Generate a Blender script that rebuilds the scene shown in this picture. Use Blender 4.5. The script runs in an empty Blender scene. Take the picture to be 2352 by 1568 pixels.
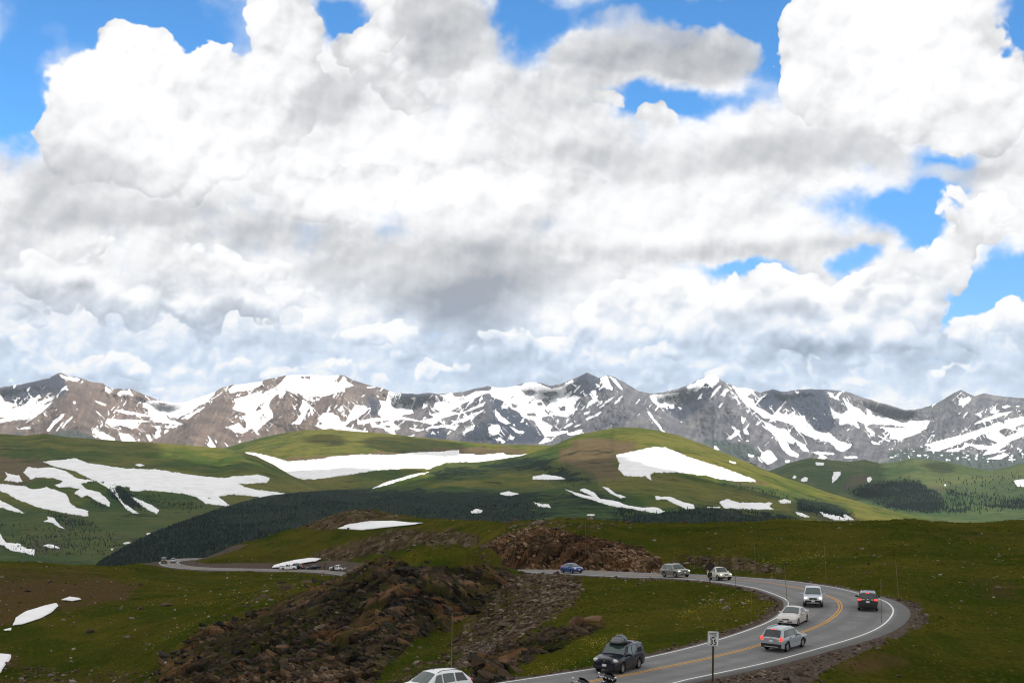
import bpy, bmesh, math, random
import numpy as np
from mathutils import Vector, Matrix

# ------------------------------------------------------------------ camera, sun, exposure
scene = bpy.context.scene
COL = scene.collection
F = 3105.0          # focal length in units of a 2352 pixel wide picture
CX, CY, HOR = 1176.0, 784.0, 950.0
PITCH = math.atan((HOR - CY) / F)

cam_d = bpy.data.cameras.new('camera')
cam_d.sensor_width = 36.0
cam_d.lens = 36.0 * F / 2352.0
cam_d.clip_start = 0.5
cam_d.clip_end = 80000.0
cam = bpy.data.objects.new('camera', cam_d)
COL.objects.link(cam)
cam.location = (0, 0, 0)
cam.rotation_euler = (math.pi / 2 + PITCH, 0, 0)
scene.camera = cam

SUN = Vector((0.52, -0.42, 0.80)).normalized()      # direction towards the sun
SUN_EL = math.asin(SUN.z)
SUN_AZ = math.atan2(SUN.x, SUN.y)
sun_d = bpy.data.lights.new('sun', 'SUN')
sun_d.energy = 4.2
sun_d.angle = math.radians(0.5)
sun_d.color = (1.0, 0.95, 0.88)
sun = bpy.data.objects.new('sun', sun_d)
COL.objects.link(sun)
sun.rotation_euler = SUN.to_track_quat('Z', 'Y').to_euler()

scene.view_settings.view_transform = 'Standard'
scene.view_settings.look = 'None'
scene.view_settings.exposure = 0.0
scene.view_settings.gamma = 1.0
scene.view_settings.use_curve_mapping = False
scene.render.engine = 'CYCLES'
scene.cycles.use_denoising = True
scene.cycles.pixel_filter_type = 'BLACKMAN_HARRIS'
scene.cycles.filter_width = 1.1
scene.cycles.max_bounces = 6
scene.cycles.diffuse_bounces = 3
scene.cycles.glossy_bounces = 3
scene.cycles.transmission_bounces = 3
scene.cycles.volume_bounces = 1
scene.cycles.caustics_reflective = False
scene.cycles.caustics_refractive = False
scene.render.film_transparent = False


def ray(px, py):
    """Unit-depth direction (per metre of Y) seen at a point of the 2352 wide picture."""
    vx, vy, vz = (px - CX) / F, 1.0, (CY - py) / F
    c, s = math.cos(PITCH), math.sin(PITCH)
    return np.array([vx, vy * c - vz * s, vy * s + vz * c])


def at(px, py, d):
    """Point in the world at distance d (along Y) behind picture point px, py. Arrays welcome."""
    px, py, d = np.asarray(px, float), np.asarray(py, float), np.asarray(d, float)
    vx, vz = (px - CX) / F, (CY - py) / F
    c, s = math.cos(PITCH), math.sin(PITCH)
    y = c - vz * s
    return np.stack([vx / y * d, d + 0 * vx, (s + vz * c) / y * d], axis=-1)


def project(p):
    p = np.asarray(p, float)
    c, s = math.cos(PITCH), math.sin(PITCH)
    depth = p[..., 1] * c + p[..., 2] * s
    up = -p[..., 1] * s + p[..., 2] * c
    return CX + F * p[..., 0] / depth, CY - F * up / depth


# ------------------------------------------------------------------ node helpers
class E:
    """A socket that can be written as an expression."""
    tree = None

    def __init__(self, s):
        self.s = s

    @staticmethod
    def math(op, *args, clamp=False):
        n = E.tree.nodes.new('ShaderNodeMath')
        n.operation = op
        n.use_clamp = clamp
        for i, a in enumerate(args):
            if isinstance(a, E):
                E.tree.links.new(a.s, n.inputs[i])
            else:
                n.inputs[i].default_value = float(a)
        return E(n.outputs[0])

    def __add__(self, o): return E.math('ADD', self, o)
    __radd__ = __add__
    def __mul__(self, o): return E.math('MULTIPLY', self, o)
    __rmul__ = __mul__
    def __sub__(self, o): return E.math('SUBTRACT', self, o)
    def __rsub__(self, o): return E.math('SUBTRACT', o, self)
    def __truediv__(self, o): return E.math('DIVIDE', self, o)
    def clamp(self): return E.math('ADD', self, 0.0, clamp=True)
    def max(self, o): return E.math('MAXIMUM', self, o)
    def min(self, o): return E.math('MINIMUM', self, o)


def step(v, a, b, lo=0.0, hi=1.0, smooth=True):
    n = E.tree.nodes.new('ShaderNodeMapRange')
    n.interpolation_type = 'SMOOTHSTEP' if smooth else 'LINEAR'
    n.clamp = not smooth          # smoothstep stays within its limits by itself
    E.tree.links.new(v.s, n.inputs[0])
    for i, x in ((1, a), (2, b), (3, lo), (4, hi)):
        if isinstance(x, E):
            E.tree.links.new(x.s, n.inputs[i])
        else:
            n.inputs[i].default_value = x
    return E(n.outputs[0])


def vmath(op, a, b=None, c=None, scale=None, out=0):
    n = E.tree.nodes.new('ShaderNodeVectorMath')
    n.operation = op
    for i, x in enumerate((a, b, c)):
        if x is None:
            continue
        if isinstance(x, E):
            E.tree.links.new(x.s, n.inputs[i])
        else:
            n.inputs[i].default_value = x
    if scale is not None:
        n.inputs['Scale'].default_value = scale
    return E(n.outputs[out])


def noise(vec, scale, detail=4.0, rough=0.5, dist=0.0, kind='FBM', lac=2.0, out=0):
    n = E.tree.nodes.new('ShaderNodeTexNoise')
    n.noise_dimensions = '3D'
    n.noise_type = kind
    if kind == 'FBM':
        n.normalize = True
    E.tree.links.new(vec.s, n.inputs['Vector'])
    n.inputs['Scale'].default_value = scale
    n.inputs['Detail'].default_value = detail
    n.inputs['Roughness'].default_value = rough
    n.inputs['Lacunarity'].default_value = lac
    n.inputs['Distortion'].default_value = dist
    return E(n.outputs[out])


def voronoi(vec, scale, feature='F1', detail=0.0, rand=1.0, rough=0.5, out='Distance', smooth=0.5):
    n = E.tree.nodes.new('ShaderNodeTexVoronoi')
    n.feature = feature
    E.tree.links.new(vec.s, n.inputs['Vector'])
    n.inputs['Scale'].default_value = scale
    n.inputs['Randomness'].default_value = rand
    if 'Detail' in n.inputs:
        n.inputs['Detail'].default_value = detail
        n.inputs['Roughness'].default_value = rough
    if feature == 'SMOOTH_F1':
        n.inputs['Smoothness'].default_value = smooth
    return E(n.outputs[out])


def ramp(v, stops, interp='LINEAR'):
    n = E.tree.nodes.new('ShaderNodeValToRGB')
    cr = n.color_ramp
    cr.interpolation = interp
    while len(cr.elements) < len(stops):
        cr.elements.new(0.5)
    for el, (p, c) in zip(cr.elements, stops):
        el.position = p
        el.color = (c[0], c[1], c[2], 1.0)
    E.tree.links.new(v.s, n.inputs[0])
    return E(n.outputs[0])


def mixc(f, a, b, mode='MIX'):
    n = E.tree.nodes.new('ShaderNodeMix')
    n.data_type = 'RGBA'
    n.blend_type = mode
    n.clamp_factor = True
    if isinstance(f, E):
        E.tree.links.new(f.s, n.inputs[0])
    else:
        n.inputs[0].default_value = f
    for i, x in ((6, a), (7, b)):
        if isinstance(x, E):
            E.tree.links.new(x.s, n.inputs[i])
        else:
            n.inputs[i].default_value = (x[0], x[1], x[2], 1.0)
    return E(n.outputs[2])


def attr(name, out='Fac'):
    n = E.tree.nodes.new('ShaderNodeAttribute')
    n.attribute_name = name
    return E(n.outputs[out])


def texco(kind='Object'):
    n = E.tree.nodes.new('ShaderNodeTexCoord')
    return E(n.outputs[kind])


def position():
    n = E.tree.nodes.new('ShaderNodeNewGeometry')
    return E(n.outputs['Position'])
# ------------------------------------------------------------------ sky with cumulus clouds
def make_sky():
    w = bpy.data.worlds.new('World')
    scene.world = w
    w.use_nodes = True
    t = w.node_tree
    t.nodes.clear()
    E.tree = t
    out = t.nodes.new('ShaderNodeOutputWorld')
    bg = t.nodes.new('ShaderNodeBackground')
    t.links.new(bg.outputs[0], out.inputs[0])

    sky = t.nodes.new('ShaderNodeTexSky')
    sky.sky_type = 'NISHITA'
    sky.sun_disc = False
    sky.sun_elevation = SUN_EL
    sky.sun_rotation = SUN_AZ
    sky.altitude = 3600
    sky.air_density = 1.0
    sky.dust_density = 0.3
    sky.ozone_density = 2.0
    bg.inputs[1].default_value = 0.1
    blue = mixc(1.0, E(sky.outputs[0]), (0.86, 1.66, 2.10), 'MULTIPLY')

    v0 = texco('Generated')

    def turned(e):
        # turned off the axes so that the noise lattice never shows
        n = t.nodes.new('ShaderNodeVectorRotate')
        n.rotation_type = 'EULER_XYZ'
        n.inputs['Rotation'].default_value = (0.61, 0.47, 0.83)
        t.links.new(e.s, n.inputs['Vector'])
        return E(n.outputs[0])
    v = turned(v0)
    from mathutils import Euler
    OFF = tuple(Euler((0.61, 0.47, 0.83), 'XYZ').to_matrix() @ Vector((-0.002, 0.0, 0.0045)))
    sep = t.nodes.new('ShaderNodeSeparateXYZ')
    t.links.new(v0.s, sep.inputs[0])
    x, y, z = E(sep.outputs[0]), E(sep.outputs[1]), E(sep.outputs[2])
    az = E.math('ARCTAN2', x, y)
    el = E.math('ARCSINE', z)
    comb = t.nodes.new('ShaderNodeCombineXYZ')
    t.links.new(az.s, comb.inputs[0])
    t.links.new(el.s, comb.inputs[1])
    ae = E(comb.outputs[0])

    blue = mixc(step(el, 0.22, 0.05), blue, mixc(1.0, blue, (0.92, 0.74, 0.80), 'MULTIPLY'))

    # noise fields shared by every cloud
    big = noise(v, 13.0, 7.0, 0.54)
    soft_n = noise(v, 11.0, 3.0, 0.50)
    soft_up = noise(turned(vmath('ADD', v0, (-0.006, 0.0, 0.012))), 11.0, 3.0, 0.50)
    puff = voronoi(vmath('MULTIPLY_ADD', noise(v, 34.0, 1.0, 0.5, out=1), (0.03, 0.03, 0.03), v), 24.0, 'F1', 1.6, 1.0, 0.5)
    puff_up = voronoi(vmath('MULTIPLY_ADD', noise(turned(vmath('ADD', v0, (-0.003, 0.0, 0.006))), 34.0, 1.0, 0.5, out=1), (0.03, 0.03, 0.03), turned(vmath('ADD', v0, (-0.003, 0.0, 0.006)))), 24.0, 'F1', 1.0, 1.0, 0.5)
    zc = z + 0.22
    plane = t.nodes.new('ShaderNodeCombineXYZ')
    t.links.new((x / zc).s, plane.inputs[0])
    t.links.new((y / zc).s, plane.inputs[1])
    wisp = noise(turned(E(plane.outputs[0])), 3.6, 6.0, 0.58)
    wv = vmath('MULTIPLY_ADD', noise(v, 60.0, 1.0, 0.5, out=1), (0.018, 0.018, 0.018), v)
    fine = voronoi(wv, 50.0, 'F1', 1.5, 1.0, 0.5)
    fine_up = voronoi(vmath('ADD', wv, OFF), 50.0, 'F1', 0.6, 1.0, 0.5)
    fine_r = fine_up - fine
    fine = E.math('SUBTRACT', 0.55, fine)
    puff = E.math('SUBTRACT', 0.55, puff)
    puff_up = E.math('SUBTRACT', 0.55, puff_up)

    # the outline of every cloud is bent by the noise before the blobs are measured
    bent = vmath('ADD', ae, vmath('MULTIPLY', vmath('SUBTRACT', noise(v, 16.0, 4.0, 0.6, out=1), (0.5, 0.5, 0.5)), (0.075, 0.05, 0.0)))

    half = vmath('ADD', ae, vmath('MULTIPLY', vmath('SUBTRACT', noise(v, 8.0, 1.0, 0.5, out=1), (0.5, 0.5, 0.5)), (0.14, 0.012, 0.0)))

    def blobs(lst, soft=(1.25, 0.2), warped=True):
        acc = None
        for (px, py, rx, ry, wt) in lst:
            r = ray(px, py)
            r = r / np.linalg.norm(r)
            a0, e0 = math.atan2(r[0], r[1]), math.asin(r[2])
            kx, ky = F / rx, F / ry
            q = vmath('MULTIPLY_ADD', half if warped == 'half' else bent if warped else ae, (kx, ky, 0), (-a0 * kx, -e0 * ky, 0))
            l = vmath('LENGTH', q, out=1)
            b = step(l, soft[0], soft[1], 0.0, wt)
            acc = b if acc is None else acc + b
        return acc

    mid = noise(v, 27.0, 4.0, 0.55)
    mid_up = noise(turned(vmath('ADD', v0, (-0.003, 0.0, 0.0055))), 27.0, 4.0, 0.55)
    relief = (soft_n - soft_up) * 1.8 + (mid - mid_up) * 1.1
    relief_p = relief + (puff - puff_up) * 0.30      # > 0 where the puff faces up and left

    # far deck: soft grey and white stratocumulus with gaps
    holes = blobs([(290, 45, 430, 155, 1.1), (425, 120, 40, 70, .5), (40, 230, 110, 150, 1.2), (770, 40, 70, 80, 1.1), (1210, 40, 100, 110, 1.1), (1590, 50, 180, 70, 1.0),
                   (1775, 80, 110, 170, 1.2), (1560, 235, 190, 42, 1.0), (2335, 70, 90, 140, 1.2), (2155, 392, 95, 62, 1.0), (2050, 480, 170, 62, 1.15), (2110, 548, 85, 62, 1.1),
                   (1715, 618, 145, 26, 1.0), (1945, 590, 60, 32, .9), (2290, 668, 140, 75, 1.15), (2250, 735, 90, 45, .8), (2340, 600, 60, 70, .9), (1430, 40, 200, 70, .9)])
    deck = step(wisp, 0.30, 0.52) * step(el, 0.30, 0.24) 
    deck_d = E.math('SUBTRACT', 1.0, holes * 1.12) + (wisp - 0.5) * 0.9 + (puff * 0.25)
    deck_a = step(deck_d + (mid - 0.5) * 0.7, -0.12, 0.88)

    dark = blobs([(1500, 125, 240, 80, .85), (1650, 150, 140, 60, .5), (1060, 75, 160, 100, .7), (170, 380, 260, 60, .42), (420, 470, 330, 70, .40), (720, 540, 330, 48, .50), (1120, 572, 420, 30, .55),
                  (160, 480, 220, 60, .36), (620, 500, 200, 50, .2),
                  (1020, 640, 340, 80, .75), (1080, 705, 220, 80, 1.0), (900, 650, 160, 60, .2), (1300, 650, 160, 60, .3),
                  (1350, 345, 190, 70, .34), (1600, 350, 180, 70, .26), (1900, 340, 200, 80, .30),
                  (1760, 572, 260, 30, .45), (2260, 385, 150, 50, .5), (770, 225, 130, 90, .33), (1500, 590, 260, 30, .4),
                  (350, 640, 200, 60, .25), (200, 790, 260, 55, .45), (620, 800, 330, 55, .48), (1100, 810, 400, 60, .42),
                  (1650, 800, 330, 50, .42), (2100, 830, 330, 50, .45), (2330, 860, 200, 60, .4), (180, 700, 160, 40, .3),
                  (1450, 880, 900, 40, .35), (300, 890, 500, 40, .35)], (1.3, 0.1), 'half')
    lowt = step(el, 0.115, 0.03)
    deck_g = (dark * 0.56 + (0.5 - wisp) * 0.65 + (0.5 - big) * 0.55 + (0.5 - mid) * 0.25 - relief * 1.0 - fine_r * lowt * 0.35 + lowt * 0.05 + 0.13).clamp()

    def shade(g):
        c = ramp(g, [(0.0, (1.04, 1.04, 1.05)), (0.22, (0.91, 0.915, 0.93)), (0.5, (0.70, 0.71, 0.73)), (0.8, (0.52, 0.535, 0.565)), (1.0, (0.39, 0.415, 0.46))])
        return mixc(lowt * step(g, 0.0, 0.45) * 0.85, c, mixc(1.0, c, (0.80, 0.97, 1.20), 'MULTIPLY'))

    # cumulus with crisp cauliflower tops
    heads = blobs([(255, 240, 150, 150, 1.0), (315, 125, 88, 80, 1.0), (190, 330, 100, 80, .9), (350, 340, 220, 130, 1.0), (490, 175, 100, 105, 1.1), (480, 130, 60, 50, .8),
                   (580, 290, 170, 120, 1.0), (650, 80, 85, 120, 1.05), (690, 190, 75, 60, .8), (600, 200, 70, 70, .7),
                   (775, 105, 50, 55, .8), (865, 65, 70, 60, 1.0), (830, 140, 75, 60, .9), (930, 100, 45, 60, .5), (960, 190, 90, 70, .8), (880, 230, 120, 60, .6),
                   (1120, 230, 120, 90, .55), (1240, 130, 50, 40, .6),
                   (950, 430, 330, 85, .8), (1180, 430, 260, 75, .7), (780, 460, 260, 70, .6),
                   (1410, 240, 70, 28, .8), (1540, 275, 80, 45, .8), (1680, 260, 70, 40, .5),
                   (1850, 110, 95, 120, 1.0), (1920, 30, 130, 90, 1.0), (2010, 130, 200, 160, 1.0), (2110, 60, 180, 140, 1.0), (2210, 210, 180, 130, 1.0),
                   (2060, 260, 230, 90, .9), (1840, 215, 80, 70, .8), (2290, 300, 140, 70, .8),
                   (1560, 480, 230, 50, .5), (1860, 490, 120, 40, .5)], (1.2, 0.5))
    head_d = heads * 1.05 + (big - 0.5) * 1.0 + puff * 0.5 + fine * 0.22 - 0.28
    head_a = step(head_d, 0.13, 0.31)
    head_g = (step(head_d, 1.0, 0.2, 0.0, 0.17) - relief_p * 1.0 - fine_r * 0.25 + dark * 0.95 + (0.48 - soft_n) * 0.8 - 0.02).clamp()

    # the lower, farther bank of cumulus along the mountains
    bank_l = [(1815, 655, 75, 55, 1.0), (1890, 690, 95, 75, 1.0), (1968, 640, 42, 38, .9), (1690, 670, 55, 60, .9), (1560, 650, 45, 40, .7), (1620, 690, 75, 60, .8),
                  (1490, 710, 60, 50, .7), (2060, 690, 90, 50, .9), (2160, 715, 60, 48, .9), (2250, 765, 50, 55, .9), (2335, 745, 45, 60, .9), (1500, 780, 150, 60, .7),
                  (1760, 760, 160, 60, .8), (2000, 770, 160, 55, .8), (2240, 480, 105, 80, .75), (2170, 610, 110, 70, .75), (2320, 500, 80, 70, .6),
                  (90, 610, 130, 75, .8), (220, 540, 60, 45, .7), (470, 590, 80, 45, .6), (545, 650, 90, 60, .8), (320, 725, 130, 45, .75), (640, 715, 85, 45, .7), (420, 690, 90, 40, .5),
                  (230, 830, 95, 38, .7), (1262, 815, 48, 60, .8), (985, 860, 55, 28, .8), (1470, 868, 60, 26, .8), (770, 845, 50, 30, .7), (1130, 800, 80, 35, .5),
                  (1580, 880, 60, 24, .7), (110, 830, 40, 30, .5), (620, 870, 90, 30, .5), (1800, 870, 150, 26, .5), (2150, 880, 150, 26, .5), (850, 780, 110, 35, .5),
                   (60, 790, 70, 30, .6), (370, 800, 60, 28, .5), (520, 760, 60, 28, .55), (900, 830, 45, 24, .6), (1060, 860, 60, 24, .6), (700, 790, 60, 26, .5), (1350, 740, 60, 40, .5), (1400, 830, 60, 30, .55), (1680, 870, 70, 22, .5), (1950, 880, 80, 22, .5), (2260, 860, 70, 26, .5), (350, 890, 70, 20, .5), (40, 880, 50, 20, .5), (2040, 620, 70, 30, .4), (1250, 870, 60, 24, .5),
                   (170, 650, 90, 55, .8), (390, 640, 70, 45, .75), (600, 610, 70, 40, .6), (700, 670, 70, 40, .65), (250, 700, 80, 35, .7), (60, 720, 80, 35, .6), (480, 720, 80, 40, .8), (560, 690, 60, 40, .7), (860, 770, 70, 35, .65), (960, 790, 60, 30, .6),
                   (1180, 770, 70, 32, .65), (1300, 790, 80, 40, .7), (1390, 720, 80, 50, .75), (1450, 670, 60, 45, .7), (1600, 740, 80, 50, .75), (1750, 700, 60, 45, .8), (1830, 770, 90, 45, .75), (1940, 720, 80, 50, .8), (2100, 760, 80, 45, .75), (2190, 800, 80, 40, .7),
                   (1560, 820, 90, 35, .6), (1720, 830, 90, 32, .6), (1900, 830, 90, 32, .65), (2060, 840, 80, 30, .6), (2300, 830, 70, 35, .6), (150, 860, 70, 28, .7), (300, 850, 60, 26, .65), (450, 850, 80, 26, .6), (560, 830, 60, 24, .6), (680, 860, 60, 24, .6), (820, 880, 60, 20, .6), (1340, 850, 60, 26, .6)]
    bank = blobs(bank_l, (1.25, 0.45))
    bank_sh = blobs([(a, b + 0.75 * d_, c * 1.05, d_ * 0.9, w_) for a, b, c, d_, w_ in bank_l])
    bank_d = bank * 1.1 + (big - 0.5) * 0.7 + fine * 0.70 + puff * 0.25 - 0.17
    bank_a = step(bank_d, 0.13, 0.32)
    bank_g = (bank_sh * 0.52 - bank * 0.36 - relief_p * 0.55 - fine_r * 0.45 + dark * 0.25 + (0.5 - soft_n) * 0.5 + 0.16).clamp()

    # thin grey fragments in front
    frag = blobs([(1060, 70, 150, 95, 1.0), (960, 30, 90, 60, .9), (1500, 125, 210, 62, 1.1), (1650, 150, 120, 50, 1.0), (1330, 110, 110, 50, .8), (1420, 40, 120, 40, .55),
                  (1360, 350, 190, 60, .80), (1480, 400, 120, 30, .6), (1640, 350, 170, 65, .62), (1900, 350, 200, 75, .78), (2060, 380, 120, 50, .6), (770, 215, 130, 75, .72), (700, 260, 80, 60, .5), (1000, 140, 110, 40, .5),
                  (1000, 625, 330, 70, .95), (1060, 690, 210, 75, 1.0), (1060, 740, 90, 40, .8), (1340, 640, 160, 50, .7), (760, 630, 130, 50, .6),
                  (150, 390, 170, 60, .6), (330, 480, 260, 50, .55), (2260, 390, 120, 40, .7), (1960, 530, 110, 30, .5), (2060, 600, 100, 40, .45), (150, 690, 120, 30, .5), (1700, 760, 130, 45, .45), (2000, 740, 110, 45, .45)], (1.25, 0.3))
    frag_d = frag + (wisp - 0.5) * 0.7 + (big - 0.5) * 0.9 + (mid - 0.5) * 0.35
    frag_a = step(frag_d, 0.28, 0.80, 0.0, 0.88)
    frag_g = (0.40 + dark * 0.42 + (0.5 - big) * 0.45 - relief * 0.9).clamp()

    c = mixc(deck_a, blue, vmath('SCALE', shade(deck_g), scale=10.0))
    c = mixc(bank_a, c, vmath('SCALE', shade(bank_g), scale=10.0))
    c = mixc(head_a, c, vmath('SCALE', shade(head_g), scale=10.0))
    c = mixc(frag_a, c, vmath('SCALE', shade(frag_g), scale=10.0))
    t.links.new(c.s, bg.inputs[0])
    w.cycles.sampling_method = 'MANUAL'
    w.cycles.sample_map_resolution = 512


make_sky()
# ------------------------------------------------------------------ numeric helpers
def _hash(ix, iy, seed):
    h = (ix.astype(np.int64) * 374761393 + iy.astype(np.int64) * 668265263 + seed * 1274126177) & 0x7FFFFFFF
    h = ((h ^ (h >> 13)) * 1274126177) & 0x7FFFFFFF
    h = (h ^ (h >> 16)) & 0xFFFF
    return h.astype(np.float32) / 65535.0


def vnoise(x, y, seed=0):
    """Smooth value noise in -1..1."""
    x, y = np.asarray(x, np.float64), np.asarray(y, np.float64)
    ix, iy = np.floor(x), np.floor(y)
    fx, fy = (x - ix).astype(np.float32), (y - iy).astype(np.float32)
    fx = fx * fx * fx * (fx * (fx * 6 - 15) + 10)
    fy = fy * fy * fy * (fy * (fy * 6 - 15) + 10)
    a, b = _hash(ix, iy, seed), _hash(ix + 1, iy, seed)
    c, d = _hash(ix, iy + 1, seed), _hash(ix + 1, iy + 1, seed)
    return ((a + (b - a) * fx) * (1 - fy) + (c + (d - c) * fx) * fy) * 2 - 1


def fbm(x, y, octaves=4, seed=0, gain=0.5, ridged=False):
    x, y = np.asarray(x, np.float64), np.asarray(y, np.float64)
    out, amp, tot = 0, 1.0, 0.0
    for k in range(octaves):
        n = vnoise(x * 2 ** k + 17.3 * k, y * 2 ** k - 9.1 * k, seed + k * 101)
        if ridged:
            n = 1 - 2 * np.abs(n)
        out = out + amp * n
        tot += amp
        amp *= gain
    return out / tot


def smoothstep(a, b, x):
    t = np.clip((x - a) / (b - a), 0, 1)
    return t * t * (3 - 2 * t)


def in_poly(px, py, poly):
    poly = np.asarray(poly, float)
    res = np.zeros(px.shape, bool)
    x0, y0 = poly.min(0)
    x1, y1 = poly.max(0)
    sel = (px >= x0) & (px <= x1) & (py >= y0) & (py <= y1)
    if not sel.any():
        return res
    X, Y = px[sel], py[sel]
    r = np.zeros(X.shape, bool)
    n = len(poly)
    for i in range(n):
        xa, ya = poly[i]
        xb, yb = poly[(i + 1) % n]
        if ya == yb:
            continue
        c = ((ya > Y) != (yb > Y)) & (X < (xb - xa) * (Y - ya) / (yb - ya) + xa)
        r ^= c
    res[sel] = r
    return res


def blur(a, r):
    if r <= 0:
        return a
    k = np.exp(-0.5 * (np.arange(-3 * r, 3 * r + 1) / r) ** 2)
    k /= k.sum()
    n = len(k) // 2
    for ax in (0, 1):
        p = np.pad(a, [(n, n) if i == ax else (0, 0) for i in (0, 1)], mode='edge')
        out = np.zeros_like(a)
        for i, w in enumerate(k):
            out += w * (p[i:i + a.shape[0], :] if ax == 0 else p[:, i:i + a.shape[1]])
        a = out
    return a


class Mask:
    """Hand traced outlines, rasterised once and looked up anywhere."""

    def __init__(self, polys, soft=0, res=1.0, box=(-150, 820, 2520, 1640)):
        x0, y0, x1, y1 = box
        self.x0, self.y0, self.res = x0, y0, res
        gx = np.arange(x0, x1, res)
        gy = np.arange(y0, y1, res)
        m = np.zeros((len(gy), len(gx)), np.float32)
        for p in polys:
            val = 1.0
            if isinstance(p, tuple) and isinstance(p[0], (int, float)) and not isinstance(p[1], (int, float)):
                val, p = p
            q = np.asarray(p, float)
            a, b = q.min(0), q.max(0)
            i0, i1 = max(0, int((a[0] - x0) / res)), min(len(gx), int((b[0] - x0) / res) + 2)
            j0, j1 = max(0, int((a[1] - y0) / res)), min(len(gy), int((b[1] - y0) / res) + 2)
            if i1 <= i0 or j1 <= j0:
                continue
            X, Y = np.meshgrid(gx[i0:i1], gy[j0:j1])
            ins = in_poly(X, Y, q)
            m[j0:j1, i0:i1][ins] = val
        self.m = blur(m, int(round(soft / res))) if soft else m

    def __call__(self, px, py):
        u = np.clip((px - self.x0) / self.res, 0, self.m.shape[1] - 1.001)
        v = np.clip((py - self.y0) / self.res, 0, self.m.shape[0] - 1.001)
        i, j = u.astype(int), v.astype(int)
        fu, fv = u - i, v - j
        m = self.m
        return (m[j, i] * (1 - fu) + m[j, i + 1] * fu) * (1 - fv) + (m[j + 1, i] * (1 - fu) + m[j + 1, i + 1] * fu) * fv


class RBF:
    def __init__(self, pts, vals, smooth=0.0):
        self.p = np.asarray(pts, float)
        n = len(self.p)
        r = np.linalg.norm(self.p[:, None] - self.p[None], axis=-1)
        A = np.zeros((n + 3, n + 3))
        A[:n, :n] = self.phi(r) + np.eye(n) * smooth
        A[:n, n], A[:n, n + 1:] = 1, self.p
        A[n, :n], A[n + 1:, :n] = 1, self.p.T
        b = np.zeros(n + 3)
        b[:n] = vals
        self.w = np.linalg.solve(A, b)

    @staticmethod
    def phi(r):
        return -r

    def __call__(self, x, y):
        sh = np.shape(x)
        x, y = np.ravel(x), np.ravel(y)
        out = np.empty(len(x))
        n = len(self.p)
        for s in range(0, len(x), 40000):
            q = np.stack([x[s:s + 40000], y[s:s + 40000]], -1).astype(np.float32)
            d2 = ((q[:, None, 0] - self.p[None, :, 0].astype(np.float32)) ** 2 + (q[:, None, 1] - self.p[None, :, 1].astype(np.float32)) ** 2)
            out[s:s + 40000] = self.phi(np.sqrt(d2)) @ self.w[:n].astype(np.float32) + self.w[n] + q @ self.w[n + 1:]
        return out.reshape(sh)


def grid_mesh(name, P, mat=None, attrs=None, smooth=True, keep=None, kind='structure'):
    """A mesh from an (rows, cols, 3) array of points. keep: mask of the faces to build."""
    R, Cn = P.shape[:2]
    idx = np.arange(R * Cn).reshape(R, Cn)
    q = np.stack([idx[:-1, :-1], idx[1:, :-1], idx[1:, 1:], idx[:-1, 1:]], -1).reshape(-1, 4)
    co = P.reshape(-1, 3)
    if keep is not None:
        q = q[keep.ravel()]
        used = np.zeros(len(co), bool)
        used[q.ravel()] = True
        remap = np.cumsum(used) - 1
        q = remap[q]
        co = co[used]
    me = mesh_np(name, co, q, smooth)
    for k, v in (attrs or {}).items():
        v = np.asarray(v, np.float32).ravel()
        if keep is not None:
            v = v[used]
        a = me.attributes.new(k, 'FLOAT', 'POINT')
        a.data.foreach_set('value', v)
    ob = bpy.data.objects.new(name, me)
    COL.objects.link(ob)
    if mat:
        me.materials.append(mat)
    if kind:
        ob['kind'] = kind
    return ob


def mesh_np(name, co, faces, smooth=False):
    """Mesh from numpy arrays; faces is (n, k) with one face size, or a list of such arrays."""
    fl = faces if isinstance(faces, list) else [faces]
    fl = [f for f in fl if len(f)]
    me = bpy.data.meshes.new(name)
    nl = sum(f.size for f in fl)
    nf = sum(len(f) for f in fl)
    me.vertices.add(len(co))
    me.vertices.foreach_set('co', np.asarray(co, np.float32).ravel())
    me.loops.add(nl)
    me.polygons.add(nf)
    me.loops.foreach_set('vertex_index', np.concatenate([f.ravel() for f in fl]).astype(np.int32))
    tot = np.concatenate([np.full(len(f), f.shape[1]) for f in fl])
    start = np.concatenate([[0], np.cumsum(tot)[:-1]])
    me.polygons.foreach_set('loop_start', start.astype(np.int32))
    me.polygons.foreach_set('loop_total', tot.astype(np.int32))
    me.polygons.foreach_set('use_smooth', np.full(nf, smooth))
    me.update(calc_edges=True)
    return me


def material(name, build, **kw):
    """Principled material; build(p) fills the sockets with expressions."""
    m = bpy.data.materials.new(name)
    m.use_nodes = True
    t = m.node_tree
    t.nodes.clear()
    E.tree = t
    out = t.nodes.new('ShaderNodeOutputMaterial')
    p = t.nodes.new('ShaderNodeBsdfPrincipled')
    t.links.new(p.outputs[0], out.inputs[0])
    p.inputs['Roughness'].default_value = kw.get('rough', 0.9)
    p.inputs['Specular IOR Level'].default_value = kw.get('spec', 0.2)
    p.inputs['Metallic'].default_value = kw.get('metal', 0.0)

    def put(sock, v):
        if isinstance(v, E):
            t.links.new(v.s, p.inputs[sock])
        elif isinstance(v, (tuple, list)):
            p.inputs[sock].default_value = (v[0], v[1], v[2], 1.0)
        else:
            p.inputs[sock].default_value = v
    build(put)
    return m


def bump(h, strength=0.5, dist=0.1):
    n = E.tree.nodes.new('ShaderNodeBump')
    n.inputs['Strength'].default_value = strength
    n.inputs['Distance'].default_value = dist
    E.tree.links.new(h.s, n.inputs['Height'])
    return E(n.outputs[0])


def tag(o, label=None, cat=None, group=None, kind=None):
    if label:
        o['label'] = label
    if cat:
        o['category'] = cat
    if group:
        o['group'] = group
    if kind:
        o['kind'] = kind
    return o
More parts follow.
